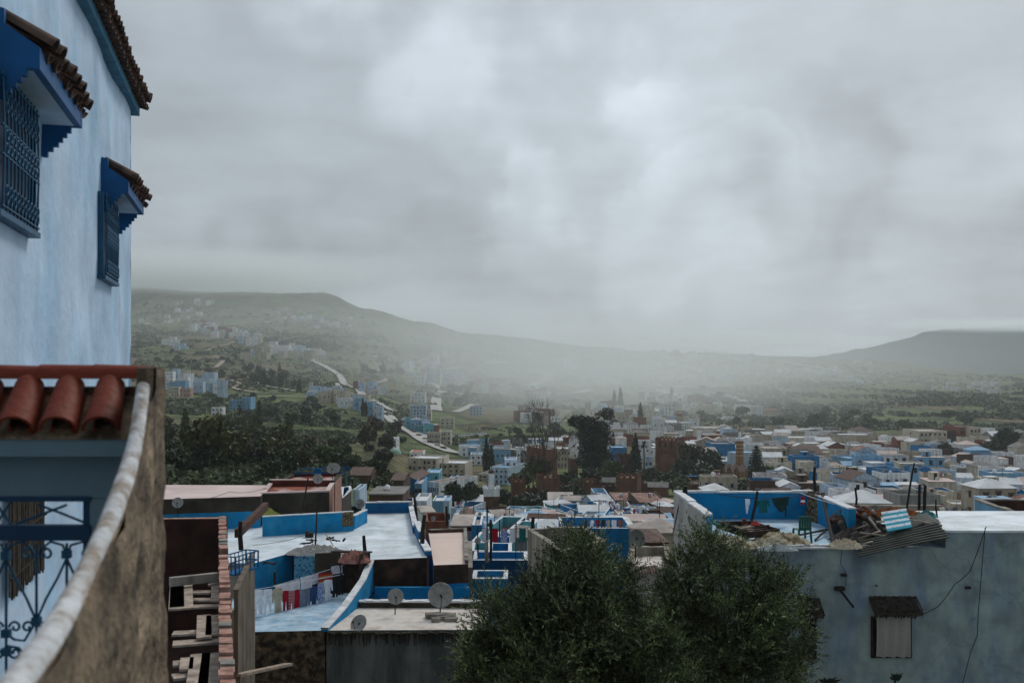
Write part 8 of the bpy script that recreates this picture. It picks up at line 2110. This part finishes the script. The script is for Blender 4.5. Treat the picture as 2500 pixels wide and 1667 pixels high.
# ---- the two big olive trees in the foreground
def olive(name, lobes_px, Y, base_px, label, seed):
    m = Y / F; bx = (base_px - HX) * m; gz = ground_z(bx, Y)
    e = empty(name, (bx, Y, gz), label, 'tree')
    rs = np.random.default_rng(seed)
    L_ = np.array([((px - base_px) * m, dy, (HY - py) * m - gz, r * m * 1.0, r * m * 1.0, r * m * 1.02) for px, py, r, dy in lobes_px])
    ex = []
    for l in L_:
        for j in range(7):
            dd = rs.normal(size=3); dd[2] = abs(dd[2]) + .1; dd /= np.linalg.norm(dd); r_ = l[3] * rs.uniform(.15, .34)
            ex.append((*(l[:3] + dd * l[3] * rs.uniform(.75, 1.0)), r_ * .85, r_ * .85, r_ * 1.25))
    L0 = L_; L_ = np.vstack([L_ * np.array([1, 1, 1, .93, .93, .93]), np.array(ex)])
    area = L_[:, 3] ** 2; nt = int(area.sum() * 520)
    k = rs.choice(len(L_), nt, p=area / area.sum())
    d = rs.normal(size=(nt, 3)); d /= np.linalg.norm(d, axis=1, keepdims=True)
    rr = rs.uniform(.45, 1.0, nt) ** .6 * (0.92 + .16 * np.sin(d[:, 0] * 7 + k) * np.cos(d[:, 2] * 8))
    base = L_[k, :3] + d * rr[:, None] * L_[k, 3:6]
    # twigs rise and lean outwards
    tw = d * .8 + np.array([0, 0, .8]) + rs.normal(size=(nt, 3)) * .34; tw /= np.linalg.norm(tw, axis=1, keepdims=True)
    ln = rs.uniform(.25, .85, nt)
    per = 24
    t = np.tile(np.linspace(.05, 1, per), nt); B = np.repeat(base, per, 0); T = np.repeat(tw, per, 0); LN = np.repeat(ln, per)
    droop = np.zeros((nt * per, 3)); droop[:, 2] = -.10 * t ** 2
    pos = B + T * (LN * t)[:, None] + droop
    sd = np.cross(T, rs.normal(size=T.shape)); sd /= np.linalg.norm(sd, axis=1, keepdims=True)
    ax = T * .75 + sd * .65; ax /= np.linalg.norm(ax, axis=1, keepdims=True)
    wd = np.cross(ax, rs.normal(size=T.shape)); wd /= np.linalg.norm(wd, axis=1, keepdims=True)
    s = rs.uniform(.026, .046, nt * per)[:, None]
    link('crown', quads_mesh('crown', pos + ax * s, wd * s * .24, ax * s, L_OLIVE), e)
    b = MB()
    zc = float(L0[:, 2].min())
    b.tube([(0, 0, -1), (.1, 0, zc * .5), (0, 0, zc)], [.38, .28, .2], 9)
    for l in L0: b.tube([(0, 0, zc * .8), (l[0] * .5, l[1] * .5, (zc + l[2]) / 2 - .2), (l[0], l[1], l[2])], [.14, .08, .03], 6)
    # twigs
    for i in range(0, nt, 9): b.tube([base[i] - tw[i] * .35, base[i], base[i] + tw[i] * ln[i] * .8], [.008, .006, .003], 3, cap=False)
    b.build('trunk', M_BARK, e)
olive('olive_tree', [(1412, 1395, 70, 0), (1400, 1350, 36, 0), (1330, 1480, 84, .3), (1480, 1450, 78, -.3), (1245, 1545, 84, .2), (1350, 1590, 135, -.3), (1500, 1595, 130, .2), (1590, 1600, 66, 0), (1180, 1600, 56, 0), (1430, 1500, 100, -.6),
                     (1250, 1670, 120, .2), (1420, 1710, 150, .3), (1580, 1690, 115, 0), (1175, 1690, 60, 0), (1195, 1475, 22, 0), (1530, 1512, 38, .2)], 22, 1400,
      'left olive tree with dense grey green crown in front of the roofs', 1)
olive('olive_tree', [(1668, 1405, 46, 0), (1728, 1375, 66, 0), (1722, 1330, 30, 0), (1820, 1445, 72, .2), (1900, 1480, 62, 0), (1665, 1475, 66, -.2), (1780, 1545, 115, -.3), (1895, 1575, 88, 0), (1700, 1625, 120, .2), (1840, 1665, 120, 0), (1910, 1660, 62, .2), (1850, 1392, 22, 0), (1928, 1425, 18, 0), (1645, 1560, 70, .2), (1610, 1640, 90, .3)], 23.5, 1780,
      'right olive tree covering the corner of the big grey blue wall', 2)
# ---------------------------------------------------------------- air: haze over the whole valley, a brighter shower in the middle
def volume_box(name, x0, x1, y0, y1, z0, z1, col, dens, aniso=0.6):
    m = bpy.data.materials.new(name); m.use_nodes = True
    nt = m.node_tree; nt.nodes.clear()
    out = nt.nodes.new('ShaderNodeOutputMaterial'); v = nt.nodes.new('ShaderNodeVolumePrincipled')
    v.inputs['Color'].default_value = (*col, 1); v.inputs['Density'].default_value = dens; v.inputs['Anisotropy'].default_value = aniso
    nt.links.new(v.outputs[0], out.inputs['Volume'])
    b = MB(); b.box(((x0 + x1) / 2, (y0 + y1) / 2, (z0 + z1) / 2), (x1 - x0, y1 - y0, z1 - z0))
    return tag(b.build(name, m), kind='stuff')
volume_box('haze', -7000, 7000, -120, 5000, -220, 420, (0.93, 0.985, 1.0), HAZE_D)
def mist_bank(c, r, col, dens, rz=0.0, aniso=0.65):
    m = bpy.data.materials.new('mist'); m.use_nodes = True
    nt = m.node_tree; nt.nodes.clear()
    out = nt.nodes.new('ShaderNodeOutputMaterial'); v = nt.nodes.new('ShaderNodeVolumePrincipled')
    v.inputs['Color'].default_value = (*col, 1); v.inputs['Density'].default_value = dens; v.inputs['Anisotropy'].default_value = aniso
    tc = nt.nodes.new('ShaderNodeTexCoord')
    ln = nt.nodes.new('ShaderNodeVectorMath'); ln.operation = 'LENGTH'; nt.links.new(tc.outputs['Object'], ln.inputs[0])
    mr = nt.nodes.new('ShaderNodeMapRange'); mr.interpolation_type = 'SMOOTHSTEP'; nt.links.new(ln.outputs['Value'], mr.inputs['Value'])
    mr.inputs['From Min'].default_value = 0.1; mr.inputs['From Max'].default_value = 0.97
    mr.inputs['To Min'].default_value = dens; mr.inputs['To Max'].default_value = 0.0
    nt.links.new(mr.outputs[0], v.inputs['Density'])
    nt.links.new(v.outputs[0], out.inputs['Volume'])
    b = MB(); n = 16
    b.lathe([(max(math.sin(math.pi * i / n), 1e-3), -math.cos(math.pi * i / n)) for i in range(n + 1)], 24)
    o = b.build('mist', m); o.location = c; o.scale = r; o.rotation_euler = (0, 0, rz)
    return tag(o, kind='stuff')
for c_, r_, d_, a_ in MISTS: mist_bank(c_, r_, (0.97, 1.0, 0.99), d_, a_)
